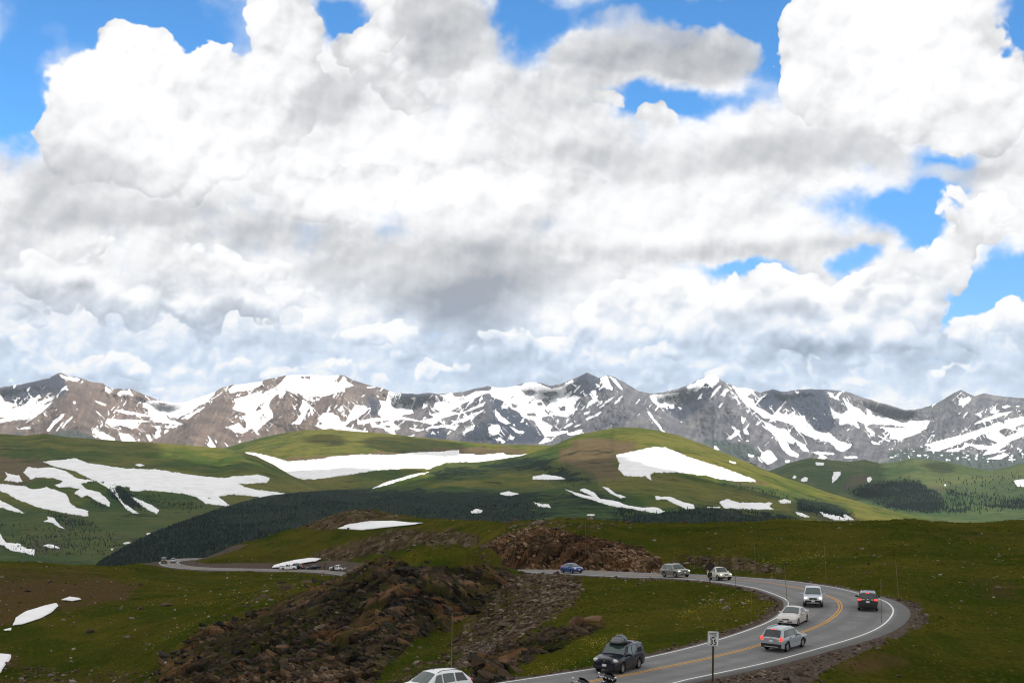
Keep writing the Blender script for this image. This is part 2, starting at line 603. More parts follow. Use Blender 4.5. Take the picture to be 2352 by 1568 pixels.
# ------------------------------------------------------------------ the snowy range
def zmap(lst, x0, y0, k):
    """Outlines noted on an enlarged crop, brought back to picture units."""
    out = []
    for p in lst:
        if isinstance(p, tuple):
            out.append((p[0], [(x0 + k * a, y0 + k * b) for a, b in p[1]]))
        else:
            out.append([(x0 + k * a, y0 + k * b) for a, b in p])
    return out


SKYLINE = [(-120, 905), (-60, 897), (0, 890), (20, 887), (51, 882), (84, 874), (110, 869), (128, 859), (141, 856), (154, 862), (166, 864), (189, 869), (212, 877),
           (236, 879.5), (246, 887), (261, 893.6), (275, 891.6), (284, 895), (298, 892), (315, 899), (338, 909), (356, 915), (379, 922), (402, 925.6), (430, 922),
           (456, 913), (481, 904), (507, 892), (532, 883), (558, 881), (595, 876), (628, 868), (659, 861.6), (680, 860), (708, 861), (744, 861.6), (777, 861.6),
           (790, 861), (808, 870.6), (833, 879.5), (854, 886), (877, 890), (895, 897), (910, 902.6), (936, 904), (961, 904), (987, 901), (1005, 904), (1030, 902.6),
           (1064, 899), (1089, 892), (1120, 886), (1138, 890), (1167, 890), (1206, 879.5), (1219, 877), (1244, 880), (1265, 886), (1288, 881), (1308, 872), (1329, 865.5),
           (1348, 855), (1362, 861.6), (1375, 868), (1393, 861), (1411, 865.5), (1434, 877), (1452, 888.5), (1467, 897.5), (1493, 904), (1521, 901), (1549, 895), (1580, 884.7),
           (1603, 873), (1628, 862), (1641, 860), (1656, 872), (1674, 881), (1700, 890), (1721, 892), (1747, 901.6), (1775, 893), (1800, 899.6), (1828, 896), (1861, 893),
           (1889, 894.6), (1923, 896), (1954, 901.6), (1987, 914), (2024, 925), (2057, 935), (2085, 942), (2113, 939), (2141, 929.6), (2169, 915.6), (2192, 901.6),
           (2208, 894), (2225, 904), (2239, 910), (2261, 903), (2281, 907), (2309, 911), (2351, 914), (2420, 922), (2500, 935)]

Z1 = [
    [(0, 250), (40, 330), (110, 340), (130, 360), (100, 390), (200, 370), (290, 290), (310, 300), (270, 340), (350, 265), (360, 275), (300, 350), (460, 290), (470, 300), (380, 370), (480, 325), (440, 370), (360, 440), (280, 500), (220, 530), (260, 490), (140, 495), (0, 525), (0, 490), (60, 480), (0, 470)],
    [(460, 240), (410, 290), (400, 300), (430, 255)], [(200, 275), (165, 320), (170, 300)],
    [(535, 85), (580, 100), (620, 110), (720, 125), (715, 140), (660, 152), (600, 130), (555, 118), (535, 100)],
    [(590, 205), (620, 225), (590, 237)], [(655, 315), (685, 340), (660, 360)],
    [(580, 435), (585, 455), (500, 530), (440, 600), (415, 595), (480, 500)], [(650, 455), (655, 470), (570, 560), (540, 580), (600, 500)],
    [(150, 580), (210, 560), (280, 555), (270, 575), (210, 580)], [(685, 490), (670, 515), (620, 545), (640, 525)], [(720, 370), (690, 405), (680, 400)],
    [(945, 200), (980, 215), (995, 260), (965, 262), (942, 235)], [(1050, 250), (1080, 235), (1165, 230), (1200, 275), (1185, 285), (1150, 265), (1070, 290)],
    [(840, 318), (900, 330), (955, 355), (955, 370), (900, 355)], [(845, 400), (900, 440), (940, 480), (930, 478), (880, 440)],
    [(1020, 410), (1080, 400), (1220, 430), (1330, 450), (1330, 470), (1250, 455), (1120, 440)],
    [(1280, 350), (1320, 320), (1400, 318), (1480, 330), (1580, 340), (1680, 330), (1780, 292), (1940, 235), (1930, 260), (1860, 330), (1700, 420), (1600, 480), (1530, 470), (1490, 430), (1500, 480), (1620, 520), (1650, 530), (1620, 545), (1540, 535), (1380, 510), (1330, 450), (1330, 400), (1285, 385)],
    (0.0, [(1420, 340), (1500, 345), (1490, 365), (1440, 360)]),
    [(1840, 370), (1835, 385), (1740, 450), (1700, 485), (1610, 490), (1660, 460), (1760, 410)], [(2010, 235), (1980, 265), (1900, 315), (1920, 290)],
    [(960, 480), (1080, 490), (1150, 490), (1230, 490), (1240, 555), (1160, 565), (1080, 540), (1000, 560), (960, 530)], [(1200, 490), (1300, 500), (1380, 515), (1250, 515)],
    [(1480, 550), (1600, 545), (1590, 565), (1490, 570)], [(1390, 545), (1440, 550), (1440, 570), (1400, 565)], [(1000, 568), (1100, 570), (1090, 578), (1005, 576)],
    [(835, 555), (880, 600), (910, 600), (1030, 660), (1030, 683), (920, 680), (850, 620)], [(1060, 610), (1160, 620), (1220, 685), (1090, 688), (1080, 650)],
    [(1300, 620), (1340, 620), (1370, 680), (1340, 695)], [(1400, 590), (1440, 600), (1440, 640), (1400, 670), (1385, 650)], [(1480, 580), (1520, 590), (1470, 625)],
    [(1860, 620), (1940, 740), (1890, 745), (1850, 710), (1880, 690)], [(1980, 660), (2050, 730), (2040, 735)], [(2030, 450), (2100, 530), (2080, 520)], [(1920, 670), (1950, 680), (1945, 710)],
    [(2050, 220), (2100, 182), (2260, 150), (2352, 142), (2352, 180), (2250, 230), (2150, 240), (2060, 255)],
    [(2100, 310), (2200, 280), (2352, 230), (2352, 330), (2280, 370), (2352, 380), (2352, 560), (2290, 600), (2260, 560), (2210, 520), (2170, 460), (2280, 430), (2170, 425), (2080, 400), (2110, 350)],
    [(2040, 560), (2140, 520), (2180, 560), (2230, 590), (2180, 620), (2100, 600)], [(2150, 680), (2170, 690), (2130, 705)]]
Z2 = [
    [(0, 160), (140, 145), (100, 200), (0, 235)],
    [(375, 85), (560, 84), (830, 86), (840, 110), (790, 150), (830, 160), (880, 105), (910, 150), (975, 190), (890, 210), (890, 245), (860, 235), (700, 285), (575, 280), (560, 320), (520, 300), (510, 260), (430, 260), (370, 230), (350, 270), (310, 305), (320, 260), (270, 270), (220, 330), (205, 360), (240, 430), (240, 480), (180, 520), (100, 600), (130, 630), (100, 630), (70, 570), (0, 590), (0, 470), (60, 500), (80, 440), (0, 400), (0, 290), (60, 270), (150, 230), (140, 280), (180, 240), (280, 190), (340, 130)],
    (0.0, [(75, 400), (170, 330), (150, 390), (90, 420)]), (0.0, [(125, 470), (175, 430), (140, 500)]), (0.0, [(485, 105), (580, 100), (580, 130), (500, 125)]),
    [(510, 310), (550, 330), (560, 400), (540, 460), (480, 540), (410, 530), (460, 490), (500, 440), (470, 400), (500, 370)], [(565, 370), (600, 390), (605, 455), (590, 455)],
    [(640, 490), (700, 430), (780, 430), (830, 460), (850, 500), (930, 520), (880, 550), (1000, 580), (1100, 595), (1090, 610), (1000, 600), (870, 600), (760, 570), (700, 580), (610, 545), (690, 530)],
    [(820, 410), (860, 360), (885, 400), (860, 430)], [(900, 500), (980, 360), (1070, 365), (1095, 400), (1060, 440), (960, 500), (880, 540)], [(1010, 310), (1080, 250), (1060, 285)],
    [(1080, 198), (1165, 195), (1170, 205), (1090, 212)],
    [(1285, 235), (1345, 250), (1310, 310), (1300, 350), (1340, 390), (1370, 320), (1390, 380), (1500, 400), (1500, 440), (1420, 450), (1360, 480), (1240, 490), (1180, 440), (1220, 370), (1190, 310), (1260, 330)],
    [(1465, 300), (1530, 290), (1490, 400), (1480, 380), (1510, 310)],
    [(1000, 500), (1150, 480), (1300, 470), (1420, 470), (1560, 500), (1700, 470), (1760, 480), (1680, 540), (1560, 510), (1400, 490), (1250, 500), (1110, 520), (1010, 540)],
    [(1110, 510), (1140, 500), (1180, 540), (1300, 500), (1390, 570), (1330, 590), (1370, 650), (1300, 620), (1230, 570), (1130, 560)], (0.0, [(1230, 540), (1300, 550), (1290, 565), (1240, 560)]),
    [(1600, 330), (1645, 320), (1620, 380), (1500, 440), (1580, 400)],
    [(1700, 265), (1760, 340), (1780, 270), (1850, 255), (1870, 280), (1960, 290), (2060, 240), (2180, 230), (2240, 195), (2352, 195), (2352, 300), (2230, 290), (2180, 250), (2050, 300), (1900, 380), (1830, 420), (1930, 430), (2150, 330), (2160, 320), (2130, 370), (2000, 420), (1870, 450), (1770, 480), (1640, 450), (1750, 420), (1680, 390), (1700, 340)],
    [(2150, 400), (2050, 470), (1950, 520), (1800, 500), (1900, 500), (2050, 430)], [(1450, 560), (1600, 580), (1720, 520), (1660, 550), (1780, 540), (1910, 540), (1880, 590), (1780, 560), (1620, 580), (1540, 600)],
    [(2060, 540), (2040, 580), (1960, 620), (1945, 610), (1990, 560)], [(2240, 400), (2300, 470), (2350, 500), (2340, 540), (2280, 510), (2240, 460)],
    [(2180, 560), (2220, 535), (2280, 540), (2280, 600), (2240, 635), (2180, 610)], [(1420, 660), (1520, 620), (1500, 650)], [(2270, 640), (2330, 690), (2290, 705)]]
Z3 = [
    [(0, 195), (270, 185), (310, 160), (350, 155), (420, 170), (500, 200), (540, 215), (640, 190), (720, 130), (740, 150), (660, 200), (680, 220), (640, 290), (720, 220), (720, 260), (640, 320), (740, 270), (800, 290), (760, 330), (740, 390), (780, 400), (700, 450), (680, 475), (640, 465), (560, 450), (450, 470), (450, 500), (550, 550), (520, 600), (690, 590), (680, 610), (560, 640), (470, 640), (550, 680), (420, 715), (480, 650), (420, 560), (380, 500), (280, 470), (250, 430), (160, 380), (100, 320), (0, 290)],
    (0.0, [(165, 300), (240, 245), (240, 280), (200, 315)]), (0.0, [(265, 290), (300, 230), (390, 225), (380, 270), (290, 300)]), (0.0, [(330, 340), (390, 290), (390, 320), (340, 355)]),
    (0.0, [(400, 345), (450, 330), (460, 365), (410, 365)]), (0.0, [(450, 310), (535, 295), (530, 330), (490, 380), (455, 330)]), (0.0, [(310, 440), (390, 430), (405, 465), (330, 460)]),
    (0.0, [(600, 380), (665, 370), (660, 410), (610, 415)]), (0.0, [(450, 390), (560, 420), (510, 450)]), (0.0, [(180, 345), (240, 365), (220, 390), (185, 380)]),
    [(1030, 92), (1060, 150), (1090, 235), (1040, 215), (970, 125)], [(1050, 95), (1110, 130), (1190, 230), (1140, 205), (1080, 140)], [(900, 230), (940, 225), (940, 280), (910, 310), (880, 260)],
    [(960, 270), (940, 330), (850, 390), (840, 380), (900, 310)], [(1000, 310), (990, 350), (930, 375)], [(1140, 265), (1050, 330), (970, 390), (960, 385), (1050, 310)],
    [(1190, 265), (1150, 320), (1090, 370), (1110, 330)], [(1005, 410), (950, 460), (850, 500), (840, 480), (930, 445)], [(830, 430), (900, 400), (880, 430), (830, 455)],
    [(740, 515), (700, 555), (630, 575), (690, 530)], [(830, 520), (780, 550), (730, 565), (770, 535)], [(820, 570), (800, 620), (700, 635), (670, 620), (760, 590)],
    [(30, 410), (80, 470), (170, 520), (130, 540), (70, 500)], [(0, 540), (60, 535), (80, 570), (60, 600), (0, 570)], [(0, 600), (40, 630), (0, 630)], [(170, 630), (210, 650), (190, 680), (165, 660)],
    [(90, 680), (130, 690), (100, 705)], [(150, 540), (230, 590), (300, 600), (280, 620), (220, 610)],
    [(1755, 195), (1850, 145), (1950, 92), (2000, 85), (2040, 120), (2045, 145), (1975, 215), (1950, 175), (1920, 165), (1880, 210), (1830, 240), (1760, 225)],
    [(1415, 275), (1510, 265), (1620, 255), (1690, 245), (1660, 290), (1620, 340), (1640, 390), (1610, 400), (1590, 370), (1550, 385), (1490, 370), (1430, 310)], (0.0, [(1490, 300), (1530, 290), (1510, 325)]),
    [(1900, 240), (1880, 300), (1845, 315), (1860, 280)], [(2060, 180), (2065, 200), (2000, 270), (1955, 315), (1990, 240)], [(2100, 220), (2110, 235), (2080, 265), (2070, 250)],
    [(2150, 185), (2230, 215), (2352, 225), (2352, 400), (2290, 350), (2230, 290)], (0.0, [(2290, 290), (2350, 240), (2352, 310)]), [(2180, 290), (2230, 340), (2220, 350)],
    [(1400, 410), (1430, 430), (1450, 470), (1510, 540), (1580, 640), (1550, 630), (1490, 550), (1410, 450)], [(1660, 640), (1700, 700), (1670, 695), (1650, 670)], [(1725, 660), (1760, 710), (1740, 712)],
    [(2245, 455), (2275, 490), (2255, 545)], [(2180, 575), (2230, 590), (2220, 620), (2150, 670), (2100, 665), (2170, 620)], [(2320, 510), (2290, 580), (2315, 625), (2260, 610), (2290, 560)],
    [(2270, 680), (2310, 675), (2310, 690)], [(1340, 330), (1355, 360), (1345, 355)], [(1670, 375), (1710, 390), (1690, 410)], [(1685, 495), (1715, 515), (1700, 520)], [(1110, 505), (1070, 555), (1065, 550)],
    [(2000, 720), (2025, 735), (2050, 770), (1990, 760)]]
Z4 = [
    [(0, 52), (60, 60), (120, 75), (110, 105), (70, 100), (60, 140), (160, 190), (270, 80), (160, 160), (150, 200), (290, 280), (420, 140), (340, 250), (400, 290), (480, 240), (470, 280), (550, 280), (570, 330), (640, 400), (700, 425), (770, 430), (830, 490), (900, 510), (945, 515), (920, 550), (860, 580), (820, 560), (760, 500), (640, 470), (560, 440), (480, 400), (470, 370), (380, 330), (210, 300), (170, 260), (60, 180), (0, 110)],
    [(180, 310), (330, 385), (400, 390), (440, 450), (500, 490), (560, 520), (585, 580), (540, 575), (470, 490), (460, 520), (400, 490), (440, 560), (510, 600), (500, 630), (430, 610), (370, 560), (330, 480), (290, 430), (240, 390), (220, 340)],
    [(35, 280), (60, 310), (50, 360), (35, 330)], [(100, 340), (60, 400), (100, 440), (60, 435), (50, 400)], [(150, 520), (210, 580), (270, 560), (330, 640), (290, 670), (250, 685), (190, 630), (200, 590)],
    [(80, 590), (140, 610), (130, 630), (90, 615)], [(160, 600), (220, 680), (180, 650)], [(600, 580), (660, 575), (800, 590), (790, 605), (680, 600), (750, 625), (690, 645), (660, 630), (680, 610)],
    [(390, 650), (435, 650), (430, 670), (400, 672)], [(740, 85), (790, 100), (790, 130), (830, 110), (840, 160), (810, 150), (760, 130)],
    [(870, 135), (900, 160), (960, 210), (1010, 230), (1060, 290), (1060, 225), (1150, 260), (1200, 290), (1290, 320), (1370, 345), (1420, 320), (1470, 325), (1580, 320), (1560, 380), (1480, 430), (1340, 480), (1240, 470), (1260, 430), (1180, 380), (1250, 380), (1410, 385), (1290, 360), (1200, 360), (1100, 350), (1060, 370), (1130, 420), (1120, 440), (1060, 410), (1040, 350), (960, 320), (1010, 380), (990, 390), (930, 340), (840, 360), (840, 300), (790, 310), (760, 210), (800, 250), (850, 270), (920, 240), (880, 170)],
    [(470, 80), (515, 85), (500, 105)], [(1100, 490), (1170, 510), (1160, 525), (1110, 515)], [(1150, 440), (1260, 490), (1240, 500), (1160, 455)], [(870, 615), (980, 615), (990, 630), (880, 635)],
    [(1870, 70), (1800, 130), (1750, 180), (1760, 160), (1830, 95)], [(1820, 160), (1900, 125), (1925, 150), (1870, 190), (1815, 200)],
    [(1530, 525), (1640, 490), (1850, 440), (2050, 370), (2150, 335), (2200, 350), (2190, 320), (2352, 285), (2500, 260), (2500, 320), (2352, 345), (2250, 390), (2310, 400), (2352, 370), (2480, 350), (2480, 420), (2352, 450), (2250, 490), (2200, 530), (2120, 590), (2010, 610), (2060, 560), (1980, 560), (1900, 520), (1880, 540), (1800, 580), (1690, 575), (1850, 540), (1870, 500), (1800, 520), (1650, 575), (1540, 570), (1600, 545)],
    (0.0, [(2140, 410), (2200, 385), (2310, 410), (2200, 460)]), (0.0, [(1850, 500), (2030, 430), (2060, 470), (2140, 500), (2090, 530), (1960, 520)]),
    [(1930, 360), (2010, 310), (2120, 270), (2260, 245), (2240, 260), (2080, 320)], [(1945, 270), (1990, 255), (2010, 280), (2000, 300)], [(2070, 250), (2160, 235), (2140, 260), (2080, 265)],
    [(2165, 205), (2220, 195), (2250, 210), (2180, 225)], [(2270, 205), (2320, 200), (2310, 215)], [(2290, 245), (2325, 240), (2320, 250)], [(1940, 620), (1980, 640), (1960, 650)],
    [(2030, 640), (2200, 590), (2230, 600), (2170, 640)], [(1560, 430), (1620, 405), (1600, 420)], [(2120, 580), (2250, 545), (2150, 590)]]
CLIFF_SHADE = (zmap([[(0, 205), (300, 150), (550, 75), (600, 200), (560, 300), (450, 240), (200, 370), (100, 350), (40, 320), (0, 250)]], 0, 837.3, .256)  # outlines of cliff faces whose shade goes into the rock colour
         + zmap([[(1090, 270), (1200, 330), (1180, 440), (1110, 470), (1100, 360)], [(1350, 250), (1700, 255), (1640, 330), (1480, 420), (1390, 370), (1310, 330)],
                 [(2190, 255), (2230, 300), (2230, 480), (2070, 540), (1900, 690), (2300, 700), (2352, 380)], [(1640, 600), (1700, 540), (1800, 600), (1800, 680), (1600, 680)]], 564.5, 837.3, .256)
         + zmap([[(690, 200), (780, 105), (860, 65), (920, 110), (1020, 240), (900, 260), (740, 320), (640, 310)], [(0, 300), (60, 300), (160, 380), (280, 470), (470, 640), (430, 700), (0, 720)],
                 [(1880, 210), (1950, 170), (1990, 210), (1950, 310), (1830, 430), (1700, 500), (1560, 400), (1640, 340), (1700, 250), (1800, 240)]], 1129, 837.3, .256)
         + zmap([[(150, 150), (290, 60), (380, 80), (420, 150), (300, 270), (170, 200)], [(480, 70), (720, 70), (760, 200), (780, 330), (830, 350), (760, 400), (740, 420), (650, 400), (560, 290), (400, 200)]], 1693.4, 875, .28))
PINES = (zmap([[(1000, 600), (1530, 540), (1700, 580), (2000, 600), (2200, 640), (2352, 560), (2480, 540), (2480, 760), (1180, 760), (1260, 600)], [(0, 500), (120, 520), (200, 620), (0, 640)]], 1693.4, 875, .28)
         + zmap([[(440, 640), (560, 583), (650, 583), (760, 610), (900, 680), (700, 700)], [(60, 620), (150, 595), (230, 620), (220, 640)]], 0, 837.3, .256)
         + zmap([[(1850, 650), (2200, 700), (2300, 860), (2100, 840)]], 1129, 837.3, .256))

RELIEF = [(141, 856, 0), (160, 900, -250), (182, 950, -520), (200, 1000, -720), (205, 1060, -800), (90, 900, 120), (40, 930, 220), (30, 975, 100), (0, 1010, -100), (240, 920, 150), (300, 950, 220), (330, 990, 130),
          (402, 935, 330), (390, 975, 150), (450, 978, -600), (430, 1000, -750), (400, 1020, -700), (510, 935, -150), (485, 955, -350), (560, 920, 60), (560, 990, 0), (620, 900, 60), (640, 980, -60), (700, 900, -60), (700, 940, -160),
          (745, 985, -380), (800, 900, -60), (840, 930, -230), (860, 960, -60), (910, 935, 380), (950, 925, 330), (950, 980, 120), (1000, 960, 100), (1120, 896, -80), (1140, 950, -480), (1125, 1000, -760), (1060, 950, 160), (1180, 960, -50),
          (1230, 930, 380), (1250, 900, 300), (1200, 990, -150), (1180, 1020, -420), (1348, 857, 0), (1312, 905, 280), (1360, 880, -40), (1392, 905, -190), (1440, 885, -220), (1460, 925, -480), (1500, 985, -760), (1560, 1040, -900), (1400, 980, -220),
          (1330, 990, -40), (1280, 1000, 60), (1510, 925, 230), (1548, 960, 260), (1600, 1000, 60), (1641, 861, 0), (1590, 920, 330), (1560, 935, 300), (1655, 900, -120), (1685, 935, -330), (1725, 985, -500), (1745, 1040, -560), (1640, 990, -120),
          (1745, 925, 120), (1800, 975, 190), (1850, 1015, 60), (1880, 935, 60), (1790, 915, 180), (1930, 980, 60), (1960, 925, 60), (2010, 955, 380), (2085, 955, 330), (2040, 1000, 160), (2208, 896, 0), (2170, 935, 30), (2130, 975, -80), (2100, 1010, -230), (2060, 1060, -400),
          (2300, 950, -230), (2250, 1000, -330), (2350, 1040, -560), (2420, 980, -400), (-80, 950, 100), (600, 1060, -300), (900, 1060, -300), (1300, 1070, -400), (1700, 1095, -560), (1900, 1080, -200)]


def snow_material(name='snow'):
    def b(put):
        p = position()
        n = noise(p, 0.03, 5.0, 0.6)
        n2 = noise(vmath('MULTIPLY', p, (0.35, 1.0, 1.0)), 0.16, 5.0, 0.65)
        c = mixc(step(n, 0.35, 0.75), (0.90, 0.89, 0.885), (0.78, 0.765, 0.755))
        c = mixc(step(n2, 0.50, 0.75) * 0.5, c, (0.66, 0.62, 0.585))
        put('Base Color', c)
        put('Normal', bump(noise(p, 0.35, 4.0, 0.6) + n2, 0.7, 0.9))
    return material(name, b, rough=0.8, spec=0.15)


def make_range():
    nx, ny = 1300, 180
    X = np.linspace(-120, 2500, nx)
    sk = np.interp(X, [a for a, _ in SKYLINE], [b for _, b in SKYLINE])
    sk = sk + 1.4 * fbm(X * 0.09, X * 0, 4, 5)
    t = np.linspace(0, 1, ny)[:, None]
    foot = 1112.0
    Y = sk[None] + (foot - sk[None]) * t
    XX = np.broadcast_to(X, Y.shape)
    D = 12600 - 3300 * t ** 0.9 + 0 * Y
    rel = RBF([(a, b) for a, b, _ in RELIEF] + [(x, y - 6) for x, y in SKYLINE[::4]], [c for _, _, c in RELIEF] + [40] * len(SKYLINE[::4]), 2.0)
    jx = 9 * fbm(XX * 0.03, Y * 0.03, 3, 61)
    off = blur(rel(XX + jx, Y + jx * 0.6).astype(np.float32), 2)
    # gullies run down the fall line, spreading a little
    g = fbm(XX * 0.045 + 0.5 * fbm(XX * .02, Y * .02, 2, 3), Y * 0.012, 5, 21, 0.55, ridged=True)
    g2 = fbm(XX * 0.11, Y * 0.10, 5, 33, 0.6)
    fade = smoothstep(0.0, 0.10, t)
    D = D + off * 2.1 * fade - 75 * g * fade - 95 * g2 * fade
    P = at(XX, Y, D)
    # back of the range
    back = P[:1].copy()
    back[..., 1] += 1500
    back[..., 2] = np.maximum(back[..., 2] - 700, -440)
    P = np.concatenate([back, P], 0)
    jx = 3.4 * fbm(XX * 0.13, Y * 0.13, 5, 71, 0.7)
    jy = 2.8 * fbm(XX * 0.13, Y * 0.13, 5, 81, 0.7)
    sn = Mask(zmap(Z1, 0, 837.3, .256) + zmap(Z2, 564.5, 837.3, .256) + zmap(Z3, 1129, 837.3, .256) + zmap(Z4, 1693.4, 875, .28), 0, 0.5, (-150, 820, 2520, 1130))
    soft = blur(sn.m, 3)
    sn.m = 0.35 * sn.m + 0.65 * soft
    fall = 0.45 * fbm((XX + 0.9 * Y) * 0.22, (Y - 0.5 * XX) * 0.07, 4, 97, 0.65) + 0.45 * fbm(XX * 0.30, Y * 0.34, 4, 98, 0.65)
    snow = np.clip(0.5 + 2.6 * (sn(XX + jx * .6, Y + jy * .6) + 0.75 * fall - 0.47), 0, 1)
    snow = np.where(sn(XX, Y) < 0.02, 0, snow)
    streak = fbm((XX + 0.8 * Y) * 0.10, (Y - 0.4 * XX) * 0.03, 4, 91, 0.55)
    extra = smoothstep(0.32, 0.42, streak + 0.35 * (snow - 0.3)) * smoothstep(985, 930, Y + 30 * fbm(XX * .01, Y * .01, 2, 7)) * 0.9
    speck = smoothstep(0.36, 0.42, fbm(XX * 0.16, Y * 0.20, 3, 95)) * smoothstep(2000, 2080, XX) * smoothstep(1075, 1050, Y) * smoothstep(1010, 1025, Y)
    snow = np.maximum(snow, np.maximum(extra * 0.85, speck))
    near_snow = Mask(zmap(Z1, 0, 837.3, .256) + zmap(Z2, 564.5, 837.3, .256) + zmap(Z3, 1129, 837.3, .256) + zmap(Z4, 1693.4, 875, .28), 14, 2.0, (-150, 820, 2520, 1130))(XX, Y)
    wob = 6 * fbm(XX * .03, Y * .03, 3, 17)
    thin = np.maximum(fbm((XX + 0.8 * Y + wob) * 0.11, (Y - .6 * XX) * 0.018, 3, 117, 0.6, ridged=True), fbm((XX - 0.8 * Y + wob) * 0.11, (Y + .6 * XX) * 0.018, 3, 127, 0.6, ridged=True))
    brk = fbm(XX * .05, Y * .05, 3, 137)
    thin = smoothstep(0.66, 0.76, thin + 0.30 * near_snow + 0.25 * brk - 0.10) * smoothstep(0.03, 0.15, near_snow) * smoothstep(1060, 1000, Y)
    snow = np.maximum(snow, thin * 0.95)
    cl = Mask(CLIFF_SHADE, 3, 1.0, (-150, 820, 2520, 1130))(XX + 2 * jx, Y + 2 * jy)
    pi = Mask(PINES, 4, 1.0, (-150, 820, 2520, 1130))(XX + 2 * jx, Y + 2 * jy)
    grey = smoothstep(700, 1150, XX + 60 * fbm(XX * .01, Y * .02, 3, 11))
    pad = lambda a: np.concatenate([a[:1], a], 0)

    def b(put):
        p = position()
        n1 = noise(vmath('MULTIPLY', p, (1, 1, 1.6)), 0.0035, 6.0, 0.6)
        n2 = noise(p, 0.02, 5.0, 0.65)
        rock = mixc(attr('grey'), ramp(n1, [(0.25, (0.082, 0.062, 0.055)), (0.5, (0.170, 0.122, 0.098)), (0.75, (0.270, 0.203, 0.165))]),
                    ramp(n1, [(0.25, (0.066, 0.070, 0.088)), (0.5, (0.132, 0.130, 0.146)), (0.75, (0.220, 0.210, 0.212))]))
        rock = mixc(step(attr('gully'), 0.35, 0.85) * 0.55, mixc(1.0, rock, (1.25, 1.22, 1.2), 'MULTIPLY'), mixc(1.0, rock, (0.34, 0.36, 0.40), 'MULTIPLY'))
        rock = mixc(step(n1, 0.55, 0.7) * step(n2, 0.4, 0.6) * 0.55, rock, (0.13, 0.15, 0.095))
        rock = mixc(attr('cliff') * 0.95, rock, ramp(n2, [(0.3, (0.014, 0.022, 0.044)), (0.7, (0.050, 0.062, 0.096))]))  # cliff faces: their blue shade painted into the rock colour
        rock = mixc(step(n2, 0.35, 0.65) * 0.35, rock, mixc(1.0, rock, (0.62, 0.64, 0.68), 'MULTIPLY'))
        rock = mixc(step(attr('pines') + (n2 - 0.5) * 0.9, 0.35, 0.65) * 0.85, rock, ramp(n2, [(0.3, (0.026, 0.045, 0.045)), (0.7, (0.075, 0.105, 0.085))]))
        s = step(attr('snow') + (n2 - 0.5) * 0.35, 0.40, 0.60)
        put('Base Color', mixc(s, rock, mixc(step(n1, 0.3, 0.8), (0.90, 0.90, 0.91), (0.80, 0.79, 0.79))))
        put('Normal', bump(n2 * (1.0 - s * 0.7), 1.0, 30.0))
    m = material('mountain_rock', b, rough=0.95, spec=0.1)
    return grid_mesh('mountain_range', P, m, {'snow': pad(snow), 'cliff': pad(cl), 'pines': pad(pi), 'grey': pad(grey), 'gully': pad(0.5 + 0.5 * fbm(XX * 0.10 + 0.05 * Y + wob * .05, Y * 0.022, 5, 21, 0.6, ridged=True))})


make_range()
# ------------------------------------------------------------------ the rolling tundra hills between
def hill_material(name, lush, dry, brown, forest_attr=True):
    def b(put):
        p = position()
        n0 = noise(vmath('MULTIPLY', p, (1, 1, 2.0)), 0.0028, 5.0, 0.6)
        n1 = noise(p, 0.013, 6.0, 0.62)
        n2 = noise(p, 0.07, 4.0, 0.65)
        n3 = noise(vmath('MULTIPLY', p, (0.45, 1.0, 1.0)), 0.030, 6.0, 0.68)
        c = mixc(step(n0 + (n1 - 0.5) * 0.6, 0.36, 0.60), lush, dry)
        c = mixc(step(n1 + (n0 - 0.5) * 0.5 + attr('brown') * 0.5 - 0.1, 0.50, 0.70) * 0.85, c, brown)
        c = mixc(step(n3, 0.42, 0.66) * 0.55, c, mixc(1.0, c, (0.42, 0.50, 0.42), 'MULTIPLY'))
        c = mixc(step(n2, 0.40, 0.68) * 0.45, c, mixc(1.0, c, (0.55, 0.57, 0.50), 'MULTIPLY'))
        c = mixc(step(n3, 0.40, 0.22) * 0.5, c, (0.15, 0.135, 0.085))
        c = mixc(step(attr('forest_shade'), 0.03, 0.15) * 0.55, c, mixc(n1, (0.013, 0.038, 0.015), (0.030, 0.070, 0.024)))  # teal stands for cloud shade and haze, mixed into the slope colour
        # boulder fields show as pale grey scatter
        rk = step(n0 * 0.5 + n3 * 0.5, 0.60, 0.66) * step(n2, 0.50, 0.58)
        c = mixc(rk * 0.7, c, (0.17, 0.15, 0.135))
        # krummholz: dark mats of dwarf conifers
        k = step(n3 * 0.6 + n2 * 0.4 + attr('forest_shade') * 0.60 - 0.24, 0.45, 0.53)
        k = (k * step(attr('forest_shade'), 0.02, 0.25)).clamp()
        k0 = step(n3 * 0.75 + n1 * 0.25, 0.585, 0.63) * 0.75
        k = k.max(k0)
        c = mixc(k * 0.95, c, mixc(n2, (0.003, 0.010, 0.010), (0.011, 0.024, 0.015)))
        put('Base Color', c)
        put('Normal', bump(n2 * 0.6 + k * 0.8 + n1, 0.8, 6.0))
    return material(name, b, rough=1.0, spec=0.05)


